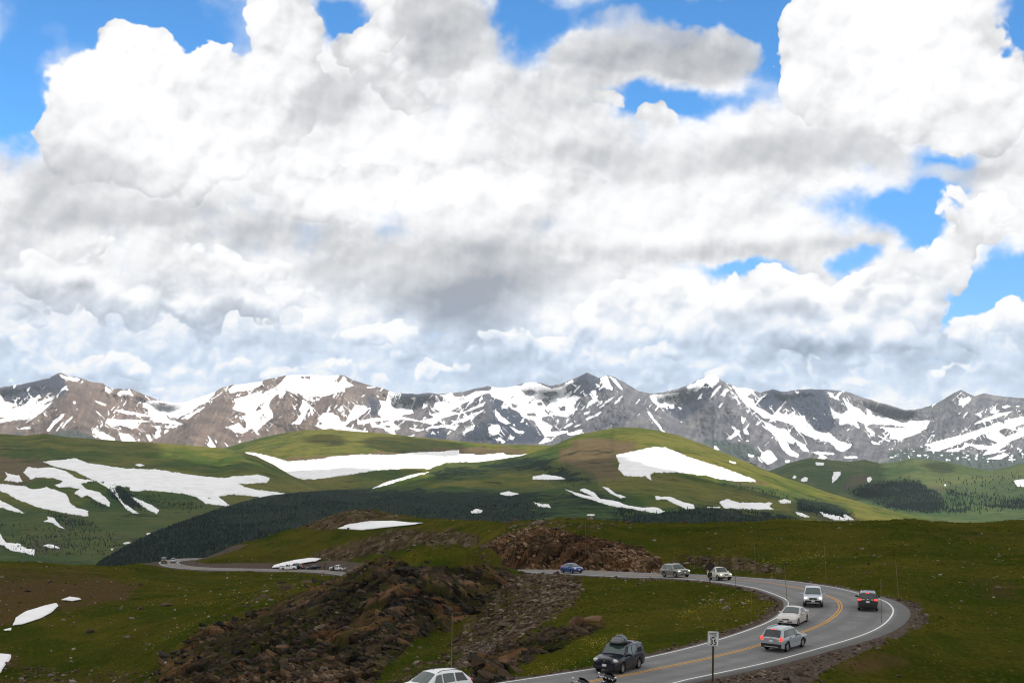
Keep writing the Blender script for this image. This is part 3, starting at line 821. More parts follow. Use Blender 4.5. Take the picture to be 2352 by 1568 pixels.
class Hill:
    def __init__(self, name, crest, dc, foot_y, df, power=1.5, lump=6.0, seed=1, x=(-120, 2500), curve=1.0):
        self.name, self.crest, self.dc, self.df, self.foot, self.power, self.lump, self.seed, self.x = name, crest, dc, df, foot_y, power, lump, seed, x
        self.curve = curve

    def pos(self, X, t):
        """World point at picture column X, t = 0 on the crest, 1 at the foot."""
        cy = np.interp(X, [a for a, _ in self.crest], [b for _, b in self.crest])
        cy = cy + 0.8 * fbm(X * 0.07, X * 0, 4, self.seed)
        dc = np.interp(X, [a for a, _ in self.dc], [b for _, b in self.dc])
        df = np.interp(X, [a for a, _ in self.df], [b for _, b in self.df])
        fy = np.interp(X, [a for a, _ in self.foot], [b for _, b in self.foot])
        fy = np.maximum(fy, cy + 6)
        Y = cy + (fy - cy) * t ** self.power
        D = dc + (df - dc) * t ** self.curve
        P = at(X, Y, D)
        w = smoothstep(0.02, 0.16, t)
        u, v = P[..., 0], P[..., 1]
        s = self.seed
        P[..., 2] += w * self.lump * (2.2 * fbm(u * 0.0022, v * 0.0016, 3, s + 5) + 0.7 * fbm(u * 0.011, v * 0.008, 4, s + 9) + 0.25 * fbm(u * 0.05, v * 0.04, 2, s + 13))
        return P

    def build(self, mat, nx=760, ny=110, forest_shade=None, brown=None):
        X = np.linspace(self.x[0], self.x[1], nx)
        t = np.linspace(0, 1, ny)[:, None]
        XX = np.broadcast_to(X, (ny, nx))
        P = self.pos(XX, np.broadcast_to(t, (ny, nx)))
        px, py = project(P)
        b1, b2 = P[:1].copy(), P[:1].copy()
        b1[..., 1] += 180
        b1[..., 2] -= 14
        b2[..., 1] += 900
        b2[..., 2] = np.maximum(b2[..., 2] - 330, -462)
        b1[..., 2] = np.maximum(b1[..., 2], -460)
        P = np.concatenate([b2, b1, P], 0)
        jx, jy = 14 * fbm(px * .03, py * .05, 4, 3), 7 * fbm(px * .03, py * .05, 4, 4)
        at_ = {}
        for k, m in (('forest_shade', forest_shade), ('brown', brown)):
            a = m(px + jx, py + jy) if m else np.zeros(px.shape, np.float32)
            at_[k] = np.concatenate([a[:1], a[:1], a], 0)
        self.ob = grid_mesh(self.name, P, mat, at_)
        return self.ob

    def patch(self, poly, holes=(), thick=1.2, rag=2.0, seed=0, res=1.4):
        """A snow patch lying on the hill inside a hand traced outline."""
        q = np.asarray(poly, float)
        x0, x1 = q[:, 0].min() - 4, q[:, 0].max() + 4
        nx = max(8, int((x1 - x0) / res))
        X = np.linspace(x0, x1, nx)
        tt = np.linspace(0.0, 1.0, 500)
        xm = np.array([q[:, 0].mean()])
        # rows that fall within the outline
        ts = []
        for xc in np.linspace(x0, x1, 9):
            _, yy = project(self.pos(np.full(500, xc), tt))
            s = (yy > q[:, 1].min() - 4) & (yy < q[:, 1].max() + 4)
            if s.any():
                ts += [tt[s].min(), tt[s].max()]
        if not ts:
            return None
        t0, t1 = min(ts), max(ts)
        ny = int(np.clip((q[:, 1].max() - q[:, 1].min() + 8) / (res * 0.8) * 1.6, 10, 170))
        XX, TT = np.meshgrid(X, np.linspace(t0, t1, ny))
        P = self.pos(XX, TT)
        px, py = project(P)
        jx = 1.5 * rag * fbm(px * .16, py * .2, 5, 301 + seed, 0.68)
        jy = rag * 1.2 * fbm(px * .16, py * .2, 5, 341 + seed, 0.68)
        cx = 0.25 * (px[:-1, :-1] + px[1:, :-1] + px[:-1, 1:] + px[1:, 1:])
        cyy = 0.25 * (py[:-1, :-1] + py[1:, :-1] + py[:-1, 1:] + py[1:, 1:])
        jx, jy = jx[:-1, :-1], jy[:-1, :-1]
        keep = in_poly(cx + jx, cyy + jy, q)
        for h in holes:
            keep &= ~in_poly(cx + jx, cyy + jy, h)
        if keep.sum() < 4:
            return None
        kv = np.zeros(px.shape)
        kv[:-1, :-1] += keep
        kv[1:, :-1] += keep
        kv[:-1, 1:] += keep
        kv[1:, 1:] += keep
        inner = np.clip(blur(kv.astype(np.float32) / 4, 2), 0, 1)
        P[..., 2] += thick * (0.25 + 0.75 * smoothstep(0.4, 1.0, inner)) + 0.25 * fbm(P[..., 0] * .02, P[..., 1] * .02, 3, seed)
        return P, keep


def snow_patch(hill, poly, label, holes=(), thick=1.5, rag=2.0, seed=0):
    r = hill.patch(poly, holes, thick, rag, seed)
    if r is None:
        return None
    ob = grid_mesh('snow_patch', r[0], SNOW, keep=r[1], kind=None)
    # a skirt gives the patch its thickness
    md = ob.modifiers.new('thickness', 'SOLIDIFY')
    md.thickness = thick * 1.5
    md.offset = -1.0
    tag(ob, label, 'snow patch', 'snow patches on the hills')
    return ob


SNOW = snow_material()
M_hill = hill_material('tundra_hill', (0.048, 0.080, 0.010), (0.138, 0.132, 0.026), (0.130, 0.088, 0.050))
M_far = hill_material('tundra_far', (0.046, 0.082, 0.026), (0.098, 0.118, 0.040), (0.10, 0.080, 0.052))

# the back hill with the long bright snowfield
hillB = Hill('hill', [(-120, 1060), (380, 1060), (480, 1042), (530, 1024), (580, 1010), (640, 996), (700, 987), (760, 986), (820, 990), (900, 996), (960, 1004), (1020, 1009), (1080, 1015), (1150, 1020), (1250, 1022), (1320, 1026), (1500, 1060), (1600, 1090), (2500, 1200)],
             [(-120, 4700), (600, 4700), (1300, 4400), (2500, 4300)], [(-120, 1170), (600, 1150), (900, 1150), (1300, 1150), (2500, 1260)], [(-120, 3300), (2500, 3300)], 1.25, 5.0, 11, (300, 1650))
# the left hill
hillA = Hill('hill', [(-120, 990), (0, 996), (60, 1000), (105, 995), (150, 1003), (250, 1010), (330, 1015), (430, 1022), (520, 1030), (560, 1040), (600, 1060), (640, 1085), (700, 1112), (760, 1140), (850, 1190), (950, 1260)],
             [(-120, 3800), (500, 3700), (760, 3100), (950, 2900)], [(-120, 1345), (500, 1330), (950, 1330)], [(-120, 1700), (950, 1900)], 1.25, 6.0, 23, (-120, 940))
# the right hills beyond the green valley
hillD = Hill('hill', [(1560, 1150), (1650, 1120), (1720, 1100), (1780, 1080), (1830, 1060), (1860, 1051), (1900, 1055), (1950, 1060), (1985, 1055), (2020, 1063), (2060, 1062), (2100, 1052), (2160, 1058), (2230, 1072), (2280, 1082), (2320, 1075), (2352, 1068), (2420, 1052), (2500, 1040)],
             [(1560, 5200), (2000, 5400), (2500, 5000)], [(1560, 1212), (2500, 1212)], [(1560, 3500), (2500, 3300)], 1.3, 7.0, 37, (1560, 2500))
# the middle hill with its dark wooded shoulder reaching down to the left
hillC = Hill('hill', [(120, 1400), (230, 1288), (300, 1248), (350, 1222), (400, 1203), (450, 1185), (500, 1168), (560, 1150), (620, 1137), (700, 1128), (770, 1124), (838, 1122), (900, 1104), (985, 1079), (1026, 1063), (1106, 1060), (1202, 1046), (1260, 1027), (1330, 997), (1411, 982),
                       (1460, 981), (1500, 986), (1560, 1000), (1620, 1022), (1700, 1055), (1800, 1095), (1900, 1130), (2000, 1160), (2080, 1180), (2130, 1190), (2200, 1206), (2300, 1225)],
             [(120, 1500), (300, 1800), (700, 2400), (1000, 2900), (1400, 3300), (1800, 3200), (2300, 2700)], [(120, 1420), (700, 1290), (1000, 1240), (2300, 1245)], [(120, 1100), (700, 1250), (1300, 1500), (2300, 1600)], 1.2, 6.0, 53, (120, 2300), 0.9)


def build_hills():
    z5 = lambda l: zmap([l], 0, 1016, .288)[0]
    z6 = lambda l: zmap([l], 658.6, 969, .32)[0]
    z7 = lambda l: zmap([l], 1223, 978.4, .36)[0]
    z4 = lambda l: zmap([l], 1693.4, 875, .28)[0]
    box = (-150, 960, 2520, 1440)
    fA = Mask([(0.16, [(-120, 1140), (120, 1170), (300, 1150), (420, 1120), (560, 1160), (760, 1130), (900, 1300), (500, 1340), (-120, 1340)]),  # lower slope: takes the painted shade and haze tint
               (0.9, z5([(850, 420), (960, 460), (1150, 540), (1130, 500), (1000, 380), (900, 350)])), (0.9, z5([(700, 470), (760, 470), (870, 520), (800, 520)]))], 10, 2.0, box)
    bA = Mask([z5([(0, 110), (340, 140), (420, 200), (260, 330), (0, 330)]), z5([(520, 590), (600, 640), (560, 720), (480, 680)]), z5([(200, 780), (500, 790), (500, 860), (280, 900)])], 8, 2.0, box)
    hillB.build(M_hill, 620, 90, None, Mask([z6([(0, 260), (1240, 190), (1700, 200), (1700, 240), (0, 300)])], 5, 2.0, box))
    hillA.build(M_hill, 620, 130, fA, bA)
    fD = Mask([(0.5, z4([(900, 900), (1000, 860), (1200, 830), (1480, 820), (1560, 900), (1650, 920), (1700, 1000), (1680, 1040), (1300, 1040), (1100, 980)])), (0.22, z4([(1700, 860), (2400, 800), (2500, 1000), (1700, 1060)])),
               (0.16, z4([(400, 760), (900, 760), (900, 900), (700, 880)]))], 7, 2.0, box)
    hillD.build(M_far, 560, 90, fD, Mask([z4([(900, 760), (1100, 780), (1000, 860), (860, 900)]), z4([(1550, 880), (1680, 880), (1660, 960), (1560, 940)])], 6, 2.0, box))
    fC = Mask([(0.62, [(120, 1420), (230, 1270), (420, 1180), (560, 1140), (700, 1118), (790, 1118), (800, 1140), (900, 1150), (900, 1240), (700, 1300)]),
               (0.55, [(790, 1118), (1000, 1125), (1250, 1130), (1330, 1160), (1330, 1250), (850, 1250)]), (0.5, [(985, 1080), (1200, 1046), (1290, 1040), (1240, 1075), (1000, 1100)]),
               (0.75, z7([(520, 480), (700, 560), (1100, 520), (1500, 560), (1700, 600), (1700, 660), (500, 660)])), (0.8, z7([(1650, 470), (1800, 470), (2050, 560), (2020, 600), (1850, 560), (1680, 540)])),
               (0.5, z7([(1170, 350), (1350, 380), (1640, 430), (1740, 460), (1600, 450), (1200, 380)])), (0.5, z7([(0, 250), (230, 260), (400, 330), (420, 380), (200, 380), (0, 290)])), (0.35, z7([(0, 400), (500, 420), (700, 500), (600, 640), (0, 640)]))], 7, 2.0, box)
    bC = Mask([z7([(120, 170), (400, 70), (560, 90), (700, 130), (500, 200), (560, 310), (400, 330), (250, 250)]), z7([(1000, 310), (1440, 350), (1500, 380), (1300, 370)]), z7([(1700, 500), (2050, 590), (1850, 600)])], 8, 2.0, box)
    hillC.build(M_hill, 800, 150, fC, bC)

    S = snow_patch
    S(hillB, z6([(-300, 215), (-240, 218), (-100, 250), (0, 280), (120, 275), (240, 265), (350, 243), (540, 232), (760, 235), (900, 220), (1090, 212), (1235, 198), (1240, 225), (1400, 235), (1560, 222), (1580, 240), (1720, 230), (1620, 262), (1400, 295), (1280, 285), (1150, 290), (1020, 335), (850, 332), (620, 350), (400, 385), (200, 410), (0, 405), (-120, 385), (-200, 330)]),
      'long bright snowfield filling the saddle below the back hill', seed=1)
    S(hillC, z6([(1025, 360), (950, 380), (800, 425), (650, 470), (610, 478), (700, 435), (860, 390), (940, 368)]), 'narrow snow strip running down the gully below the long snowfield', seed=2)
    S(hillA, z5([(340, 150), (500, 140), (590, 122), (700, 165), (880, 190), (1000, 208), (1250, 215), (1500, 255), (1700, 280), (1800, 285), (1860, 270), (1990, 262), (2060, 255), (2150, 280), (2130, 320), (1900, 330), (2000, 370), (2300, 410), (2130, 460), (2060, 430), (1850, 412), (1740, 430), (1790, 470), (1850, 515), (1740, 500), (1640, 485), (1580, 440), (1480, 410), (1300, 390), (1150, 378), (1120, 388), (1035, 385), (1030, 355), (930, 345), (915, 365), (980, 480), (1110, 568), (1060, 565), (990, 510), (920, 420), (860, 360), (750, 300), (600, 230), (430, 190)]),
      'widest snowfield on the left hill, sweeping across its face', [z5([(805, 310), (830, 315), (825, 325), (808, 322)]), z5([(1655, 440), (1690, 443), (1680, 452), (1660, 450)])], seed=3)
    S(hillA, z5([(190, 240), (220, 195), (290, 205), (430, 200), (520, 225), (620, 290), (750, 300), (640, 330), (690, 370), (800, 400), (880, 480), (870, 510), (780, 470), (700, 420), (650, 440), (590, 400), (640, 370), (560, 355), (470, 360), (440, 340), (510, 310), (430, 285), (320, 275), (240, 290)]),
      'branching snow patch left of the widest snowfield', seed=4)
    S(hillA, z5([(-300, 300), (0, 330), (200, 350), (260, 375), (370, 355), (530, 410), (560, 480), (620, 525), (700, 545), (705, 588), (560, 570), (340, 525), (280, 510), (130, 450), (60, 410), (0, 385), (-300, 340)]), 'broad tapering snow patch at the left edge of the left hill', seed=5)
    S(hillA, z5([(35, 230), (80, 255), (150, 262), (185, 310), (140, 318), (35, 300), (60, 270)]), 'ragged little snow patch above the broad tapering one', seed=6)
    S(hillA, z5([(1040, 425), (1090, 445), (1210, 500), (1270, 545), (1250, 570), (1190, 540), (1110, 490)]), 'slanting snow tongue under the widest snowfield', seed=7)
    S(hillA, z5([(1075, 178), (1110, 170), (1155, 182), (1110, 192)]), 'lone oval of snow above the widest snowfield', rag=0.5, seed=8)
    S(hillA, z5([(-200, 400), (0, 460), (60, 490), (130, 525), (200, 565), (120, 550), (0, 515), (-200, 470)]), 'pointed snow strip below the broad tapering patch', seed=9)
    S(hillA, z5([(380, 590), (430, 600), (460, 640), (520, 690), (470, 675), (420, 640), (345, 628), (385, 615)]), 'crooked snow patch low on the left hill', rag=1.2, seed=10)
    S(hillA, z5([(-100, 690), (0, 725), (40, 790), (60, 800), (150, 805), (220, 850), (280, 855), (270, 900), (200, 880), (80, 860), (30, 820), (-100, 790)]), 'lumpy snow patch lowest at the left edge', rag=1.6, seed=11)
    S(hillA, z5([(345, 822), (380, 810), (440, 820), (480, 842), (400, 838)]), 'thin lens of snow beside the lumpy lowest patch', rag=0.8, seed=12)
    S(hillA, z5([(980, 800), (1040, 790), (1040, 803), (990, 810)]), 'tiny snow spot against the dark wooded ridge', rag=0.3, seed=13)
    S(hillA, z5([(1165, 722), (1210, 722), (1190, 740), (1170, 735)]), 'tiny snow spot highest beside the dark wooded ridge', rag=0.3, seed=14)
    S(hillA, z5([(885, 848), (905, 843), (900, 862), (888, 858)]), 'tiny snow dot lowest beside the dark wooded ridge', rag=0.2, seed=15)
    S(hillC, z7([(530, 185), (560, 178), (690, 150), (770, 133), (850, 138), (900, 155), (1000, 200), (1200, 260), (1400, 335), (1435, 355), (1310, 352), (1170, 335), (1100, 312), (1060, 312), (940, 296), (780, 295), (750, 310), (760, 345), (720, 320), (650, 322), (580, 315), (545, 270), (560, 240)]),
      'brightest tapering snowfield under the rounded summit', seed=16)
    S(hillC, z7([(205, 403), (330, 440), (400, 455), (300, 410), (330, 395), (400, 430), (430, 465), (540, 480), (600, 505), (690, 520), (800, 520), (845, 545), (800, 558), (620, 525), (480, 505), (400, 475), (300, 450)]), 'long forked snow streak low on the middle hill', rag=1.4, seed=17)
    S(hillC, z7([(445, 385), (480, 392), (530, 430), (595, 452), (560, 458), (500, 430)]), 'short snow streak above the forked one', rag=1.0, seed=18)
    S(hillC, z7([(785, 445), (820, 452), (880, 450), (960, 485), (1030, 500), (1035, 525), (980, 528), (900, 490), (850, 465), (790, 470)]), 'wedge of snow between the forked streak and the flat patch', rag=1.4, seed=19)
    S(hillC, z7([(1190, 485), (1240, 465), (1320, 490), (1440, 488), (1530, 490), (1510, 510), (1535, 530), (1400, 530), (1225, 522)]), 'flat snow patch in the hollow of the middle hill', rag=1.4, seed=20)
    S(hillC, z7([(1565, 475), (1610, 465), (1650, 475), (1650, 492), (1590, 492)]), 'small sunlit snow patch right of the flat one', rag=1.0, seed=21)
    S(hillC, z7([(1678, 548), (1720, 555), (1772, 578), (1740, 580), (1690, 565)]), 'small slanting snow sliver near the foot of the right slope', rag=0.8, seed=22)
    S(hillC, z7([(1832, 545), (1880, 560), (1950, 570), (1990, 590), (1985, 565), (2010, 568), (2050, 598), (1930, 600), (1860, 572)]), 'bright snow patch at the foot of the right slope', rag=0.8, seed=23)
    S(hillC, z7([(0, 322), (70, 308), (150, 318), (210, 335), (150, 342), (0, 338)]), 'flat snow lens on the left shoulder of the middle hill', rag=1.0, seed=24)
    S(hillC, z7([(0, 462), (40, 460), (30, 470)]) if False else z6([(1520, 512), (1590, 498), (1670, 515), (1620, 528), (1560, 525)]), 'neat oval of snow on the wooded shoulder', rag=0.5, seed=25)
    S(hillC, z6([(1320, 645), (1360, 622), (1405, 635), (1395, 652), (1330, 654)]), 'small snow mound just above the near ridge', rag=0.6, seed=26)
    S(hillC, z6([(1775, 575), (1830, 590), (1880, 590), (1895, 615), (1810, 605)]), 'crooked snow scrap below the flat lens', rag=0.8, seed=27)
    S(hillC, z7([(345, 563), (400, 563), (390, 571), (350, 570)]), 'tiny snow sliver below the forked streak', rag=0.3, seed=28)
    S(hillC, z7([(1255, 218), (1300, 232), (1300, 240), (1260, 232)]), 'tiny sunlit snow scrap right of the rounded summit', rag=0.4, seed=29)
    S(hillC, z7([(1110, 512), (1150, 515), (1200, 515), (1195, 522), (1120, 520)]), 'thin snow scrap touching the flat patch', rag=0.5, seed=30)
    S(hillD, z4([(640, 665), (715, 668), (710, 690), (650, 690)]), 'snow patch just under the crest of the far right hill', rag=0.8, seed=31)
    S(hillD, z4([(790, 745), (850, 740), (850, 765), (815, 810), (780, 835), (775, 800)]), 'teardrop snow patch on the far right hill', rag=0.8, seed=32)
    S(hillD, z4([(1062, 795), (1090, 785), (1108, 800), (1085, 832), (1070, 825)]), 'round snow patch above the conifer wood', rag=0.6, seed=33)
    S(hillD, z4([(520, 810), (555, 785), (582, 795), (570, 820), (530, 825)]), 'snow patch left of the teardrop one', rag=0.6, seed=34)
    S(hillD, z4([(450, 790), (470, 772), (488, 785), (470, 802)]), 'smallest snow patch at the left end of the far right hill', rag=0.4, seed=35)
    S(hillD, z4([(2265, 815), (2340, 805), (2480, 800), (2480, 870), (2300, 865)]), 'snow patch on the right edge of the far right hill', rag=1.0, seed=36)
    S(hillD, z4([(1693, 848), (1715, 842), (1712, 860), (1695, 858)]), 'lone snow dot on the sunny far right hill', rag=0.3, seed=37)


build_hills()

# valley floor far below everything
def valley_floor():
    n = 60
    x, y = np.meshgrid(np.linspace(-9000, 9000, n), np.linspace(-700, 14500, n))
    z = np.full_like(x, -470.0) + 20 * fbm(x * .0006, y * .0006, 3, 2)
    grid_mesh('valley_floor', np.stack([x, y, z], -1), M_far, {'forest_shade': x * 0 + .1, 'brown': x * 0})


valley_floor()
# ------------------------------------------------------------------ the near ridge, the road and its bend
# road centre: x, distance, drop below the eye, half distance between the white lines
ROAD = [(-46, 30, 12.6, 3.15), (-30, 46, 13.4, 3.15), (-14, 59, 14.0, 3.15), (-4, 66.7, 14.3, 3.15), (5.7, 74.7, 14.5, 3.15), (10.6, 79.4, 14.7, 3.2), (15.4, 85.2, 14.85, 3.3), (19.6, 91.6, 14.95, 3.4), (22.9, 98.0, 15.0, 3.5), (25.3, 104.3, 15.05, 3.7),
        (26.5, 111, 15.2, 3.8), (26.5, 118.3, 15.5, 3.7), (25.6, 126, 16.0, 3.5), (24.7, 134, 16.6, 3.3), (23.6, 143.6, 17.4, 3.15), (20.3, 154.6, 18.4, 3.1), (15.5, 168, 19.8, 3.1), (9.8, 183.6, 21.3, 3.1), (2.5, 204, 23.4, 3.1), (-6, 232, 26.6, 3.1),
        (-18, 270, 31.4, 3.1), (-30, 320, 38.0, 3.1), (-38, 370, 44.8, 3.1), (-44, 412, 49.8, 3.1), (-52, 440, 51.8, 3.1), (-64, 454, 52.3, 3.1), (-80, 459, 52.5, 3.1), (-96, 463, 52.7, 3.1), (-108, 468, 52.9, 3.1), (-117, 476, 53.1, 3.1),
        (-122.5, 486, 53.2, 3.1), (-123.5, 495, 53.3, 3.1), (-119, 503, 53.5, 3.1), (-108, 508, 54.2, 3.1)]


def kd(d):
    """The near ground lies a little farther off than first paced out."""
    return np.interp(d, [0, 155, 195, 230, 300, 430, 700], [1.20, 1.20, 1.12, 1.08, 1.04, 1.0, 1.0])


_far = [(x * kd(d), d * kd(d), h * kd(d), l * kd(d), l * kd(d)) for x, d, h, l in ROAD]
# bend: x, distance, drop, room to the inner line, room to the outer line
_bend = [(6.3, 90.2, 17.40, 3.2, 3.8), (9.3, 93.7, 17.55, 3.2, 3.75), (14.9, 100.2, 17.75, 3.55, 3.95), (19.6, 106.2, 17.84, 3.85, 4.1), (24.5, 113.4, 17.95, 4.35, 4.5), (27.5, 119.0, 18.02, 4.6, 4.7), (30.1, 125.6, 18.12, 4.8, 4.75),
         (31.4, 130.5, 18.22, 4.9, 4.75), (32.2, 135.8, 18.42, 4.9, 4.6), (32.2, 142.0, 18.72, 4.8, 4.3), (31.6, 151.0, 19.2, 4.6, 4.2), (30.2, 162.6, 20.06, 4.5, 4.2), (28.3, 172.3, 20.88, 4.2, 4.0)]
ROAD = [r for r in _far if r[1] < 85] + _bend + [r for r in _far if r[1] > 180]


def resample(pts, step_):
    p = np.asarray(pts, float)
    out = []
    for i in range(len(p) - 1):
        p0, p1, p2, p3 = p[max(i - 1, 0)], p[i], p[i + 1], p[min(i + 2, len(p) - 1)]
        n = max(2, int(np.linalg.norm((p2 - p1)[:2]) / step_))
        for k in range(n):
            t = k / n
            out.append(0.5 * ((2 * p1) + (-p0 + p2) * t + (2 * p0 - 5 * p1 + 4 * p2 - p3) * t ** 2 + (-p0 + 3 * p1 - 3 * p2 + p3) * t ** 3))
    out.append(p[-1])
    return np.array(out)


RD = resample(ROAD, 0.8)
_tan = np.gradient(RD[:, :2], axis=0)
_tan /= np.linalg.norm(_tan, axis=1)[:, None]
RNOR = np.stack([_tan[:, 1], -_tan[:, 0]], -1)          # to the right of the direction of growing index
RTAN = _tan
# paved width beyond the white lines: right of the road's run is the outside of the bend
PAVE_R = 0.5 + 1.0 * np.exp(-((RD[:, 1] - 125) / 19.0) ** 2)
PAVE_L = np.full(len(RD), 0.35)


def road_at(x, y):
    """Signed side distance (right positive), nearest index."""
    x, y = np.ravel(x), np.ravel(y)
    coarse = RD[::5, :2].astype(np.float32)
    ci = np.empty(len(x), int)
    for s in range(0, len(x), 60000):
        d2 = (x[s:s + 60000, None] - coarse[None, :, 0]) ** 2 + (y[s:s + 60000, None] - coarse[None, :, 1]) ** 2
        ci[s:s + 60000] = d2.argmin(1) * 5
    best = np.full(len(x), 1e9)
    bi = ci.copy()
    for o in range(-4, 5):
        i = np.clip(ci + o, 0, len(RD) - 1)
        d2 = (x - RD[i, 0]) ** 2 + (y - RD[i, 1]) ** 2
        m = d2 < best
        best[m], bi[m] = d2[m], i[m]
    sd = (x - RD[bi, 0]) * RNOR[bi, 0] + (y - RD[bi, 1]) * RNOR[bi, 1]
    dist = np.sqrt(best)
    # beyond the ends use the true distance
    sd = np.where(dist > np.abs(sd) + 1.0, np.sign(sd + 1e-9) * dist, sd)
    return sd, bi


def _pts():
    w, p = [], []
    # right meadow, verge, ditch
    w += [(15, 70, 15.9), (22, 77, 16.1), (30, 87, 16.2), (36, 98, 16.0), (38, 110, 15.9), (38, 125, 15.9), (36, 140, 16.1), (42, 78, 15.3), (55, 95, 15.2), (70, 130, 15.5), (60, 150, 15.9), (60, 120, 15.5), (90, 200, 17.2), (45, 160, 16.4),
          (60, 200, 17.4), (32, 190, 17.3), (110, 150, 15.6), (160, 240, 18.6), (45, 60, 14.4), (25, 55, 14.6), (12, 60, 14.9), (80, 80, 14.4), (120, 110, 14.8), (90, 60, 13.0)]
    p += [(2352, 1190, 245), (2100, 1187, 250), (1800, 1189, 255), (1560, 1196, 262), (2600, 1192, 245), (1900, 1258, 182), (2200, 1250, 186), (2352, 1262, 180), (1700, 1262, 186), (1560, 1238, 215), (1420, 1226, 222), (1420, 1240, 196), (1330, 1222, 205), (1500, 1274, 172)]
    # beyond the rim the ground falls away
    for X in range(-200, 2800, 200):
        p += [(X, 1330 + (0 if X > 700 else 60), 640)] + ([(X, 1270, 560)] if X > 1050 else [(X, 1380, 570)] if X < 250 else [])
    p += [(X, 1215, 300) for X in (1600, 1800, 2000, 2200, 2400, 2650)] + [(X, 1255, 360) for X in (1500, 1700, 2000, 2300, 2650)]
    # road cut and the ground above it
    p += [(1250, 1213, 212), (1170, 1222, 230), (1120, 1238, 250), (1150, 1292, 216), (1250, 1205, 240), (1300, 1195, 300), (1300, 1212, 330), (1180, 1190, 370), (1150, 1205, 450)]
    # back summit and its slopes
    p += [(800, 1160, 500), (770, 1170, 504), (745, 1190, 508), (700, 1201, 512), (650, 1208, 515), (560, 1227, 512), (500, 1240, 506), (450, 1254, 498), (418, 1266, 490), (395, 1277, 482), (850, 1166, 495), (930, 1176, 485), (1000, 1182, 470), (1100, 1189, 430),
          (840, 1188, 492), (790, 1212, 490), (860, 1218, 478), (960, 1204, 472), (700, 1292, 470), (620, 1302, 470), (740, 1280, 474), (800, 1292, 464), (840, 1296, 460), (700, 1250, 490), (600, 1272, 490), (500, 1289, 482), (440, 1296, 476), (410, 1298, 474), (900, 1250, 455), (900, 1225, 468), (1000, 1230, 440), (1050, 1250, 400), (1090, 1270, 340),
          (820, 1262, 474), (800, 1190, 560), (700, 1230, 570), (560, 1262, 570), (900, 1205, 550), (1000, 1215, 530), (450, 1300, 545), (395, 1320, 545)]
    # knob with the rock face
    p += [(880, 1290, 152), (950, 1264, 150), (1000, 1254, 150), (1060, 1254, 152), (1120, 1266, 160), (1160, 1284, 170), (1180, 1302, 178), (1000, 1275, 146), (1080, 1280, 150), (920, 1292, 147), (1000, 1300, 144), (1100, 1300, 152), (1150, 1312, 168),
          (800, 1312, 160), (850, 1299, 156), (700, 1347, 160), (600, 1390, 158), (480, 1442, 152), (400, 1500, 148), (345, 1568, 140), (900, 1345, 141), (1000, 1345, 143), (1060, 1350, 150), (800, 1400, 142), (900, 1420, 136), (700, 1450, 139), (700, 1530, 128), (800, 1500, 129), (550, 1530, 136), (450, 1568, 136), (600, 1568, 128), (800, 1568, 119),
          (1130, 1362, 163), (1085, 1420, 150), (1020, 1452, 138), (960, 1482, 128), (900, 1525, 118), (850, 1568, 111), (1000, 1420, 139),
          (940, 1300, 200), (1000, 1295, 200), (880, 1330, 205), (1060, 1295, 200), (820, 1345, 200)]
    # slope between the gully and the road
    p += [(1300, 1482, 89), (1200, 1502, 96), (1150, 1542, 90), (1100, 1568, 86), (1000, 1542, 100), (1200, 1422, 118), (1300, 1402, 117), (1400, 1382, 124), (1500, 1372, 127), (1600, 1362, 129), (1250, 1342, 156), (1400, 1350, 139), (1500, 1422, 104), (1400, 1452, 96), (1600, 1442, 97), (1650, 1402, 110),
          (1200, 1330, 175), (950, 1568, 97), (1400, 1400, 112), (1550, 1400, 113), (1320, 1330, 165), (1120, 1470, 122), (1060, 1500, 115)]
    w += [(-12, 78, 17.2), (-20, 70, 17.5), (-28, 62, 17.0), (-40, 60, 17.0), (-60, 70, 19), (-90, 90, 22)]
    # left slopes down to the far road
    p += [(450, 1424, 190), (400, 1402, 235), (300, 1452, 205), (200, 1502, 190), (100, 1568, 168), (0, 1568, 166), (250, 1568, 160), (-150, 1560, 168), (0, 1480, 200), (100, 1420, 240), (0, 1400, 260), (560, 1370, 250), (600, 1345, 300), (700, 1328, 330), (760, 1322, 330), (450, 1340, 400), (300, 1350, 330), (330, 1310, 440), (500, 1322, 440), (650, 1326, 400),
          (0, 1284, 430), (60, 1281, 430), (150, 1290, 436), (250, 1294, 455), (300, 1291, 470), (330, 1280, 490), (-150, 1283, 430), (110, 1300, 400), (120, 1330, 350), (40, 1330, 345), (200, 1340, 345), (60, 1375, 275), (200, 1390, 270), (0, 1320, 470), (150, 1330, 490), (-150, 1330, 480), (250, 1330, 510), (-150, 1420, 240)]
    # under and beside the camera
    w += [(0, 0, 1.9), (0, 30, 8.2), (30, 25, 6.5), (-30, 25, 7), (0, 45, 12.4), (-20, 45, 12.9), (40, 42, 12), (60, 30, 8), (-70, 40, 13), (0, -60, 0), (80, -60, 0), (-80, -60, 3), (120, 40, 8), (-120, 60, 17), (3.7, 58.3, 12.1), (0.5, 56, 12.0), (7, 58.5, 12.2), (3, 52, 11.7)]
    return w, p


def build_surface():
    w, p = _pts()
    W = [(x * kd(d), d * kd(d), -h * kd(d)) for x, d, h in w]
    for px, py, d in p:
        q = at(px, py, d * kd(d))
        W.append((q[0], q[1], q[2]))
    for i in range(0, len(RD), 9):
        for s in (-4.5, 4.5):
            W.append((RD[i, 0] + RNOR[i, 0] * s, RD[i, 1] + RNOR[i, 1] * s, -RD[i, 2] - 0.15))
    W = np.array(W)
    W = W[W[:, 1] > 20]
    return RBF(np.stack([W[:, 0] / W[:, 1] * F / 100, np.log(W[:, 1]) * 8], -1), W[:, 2] / W[:, 1] * 100, 0.02)


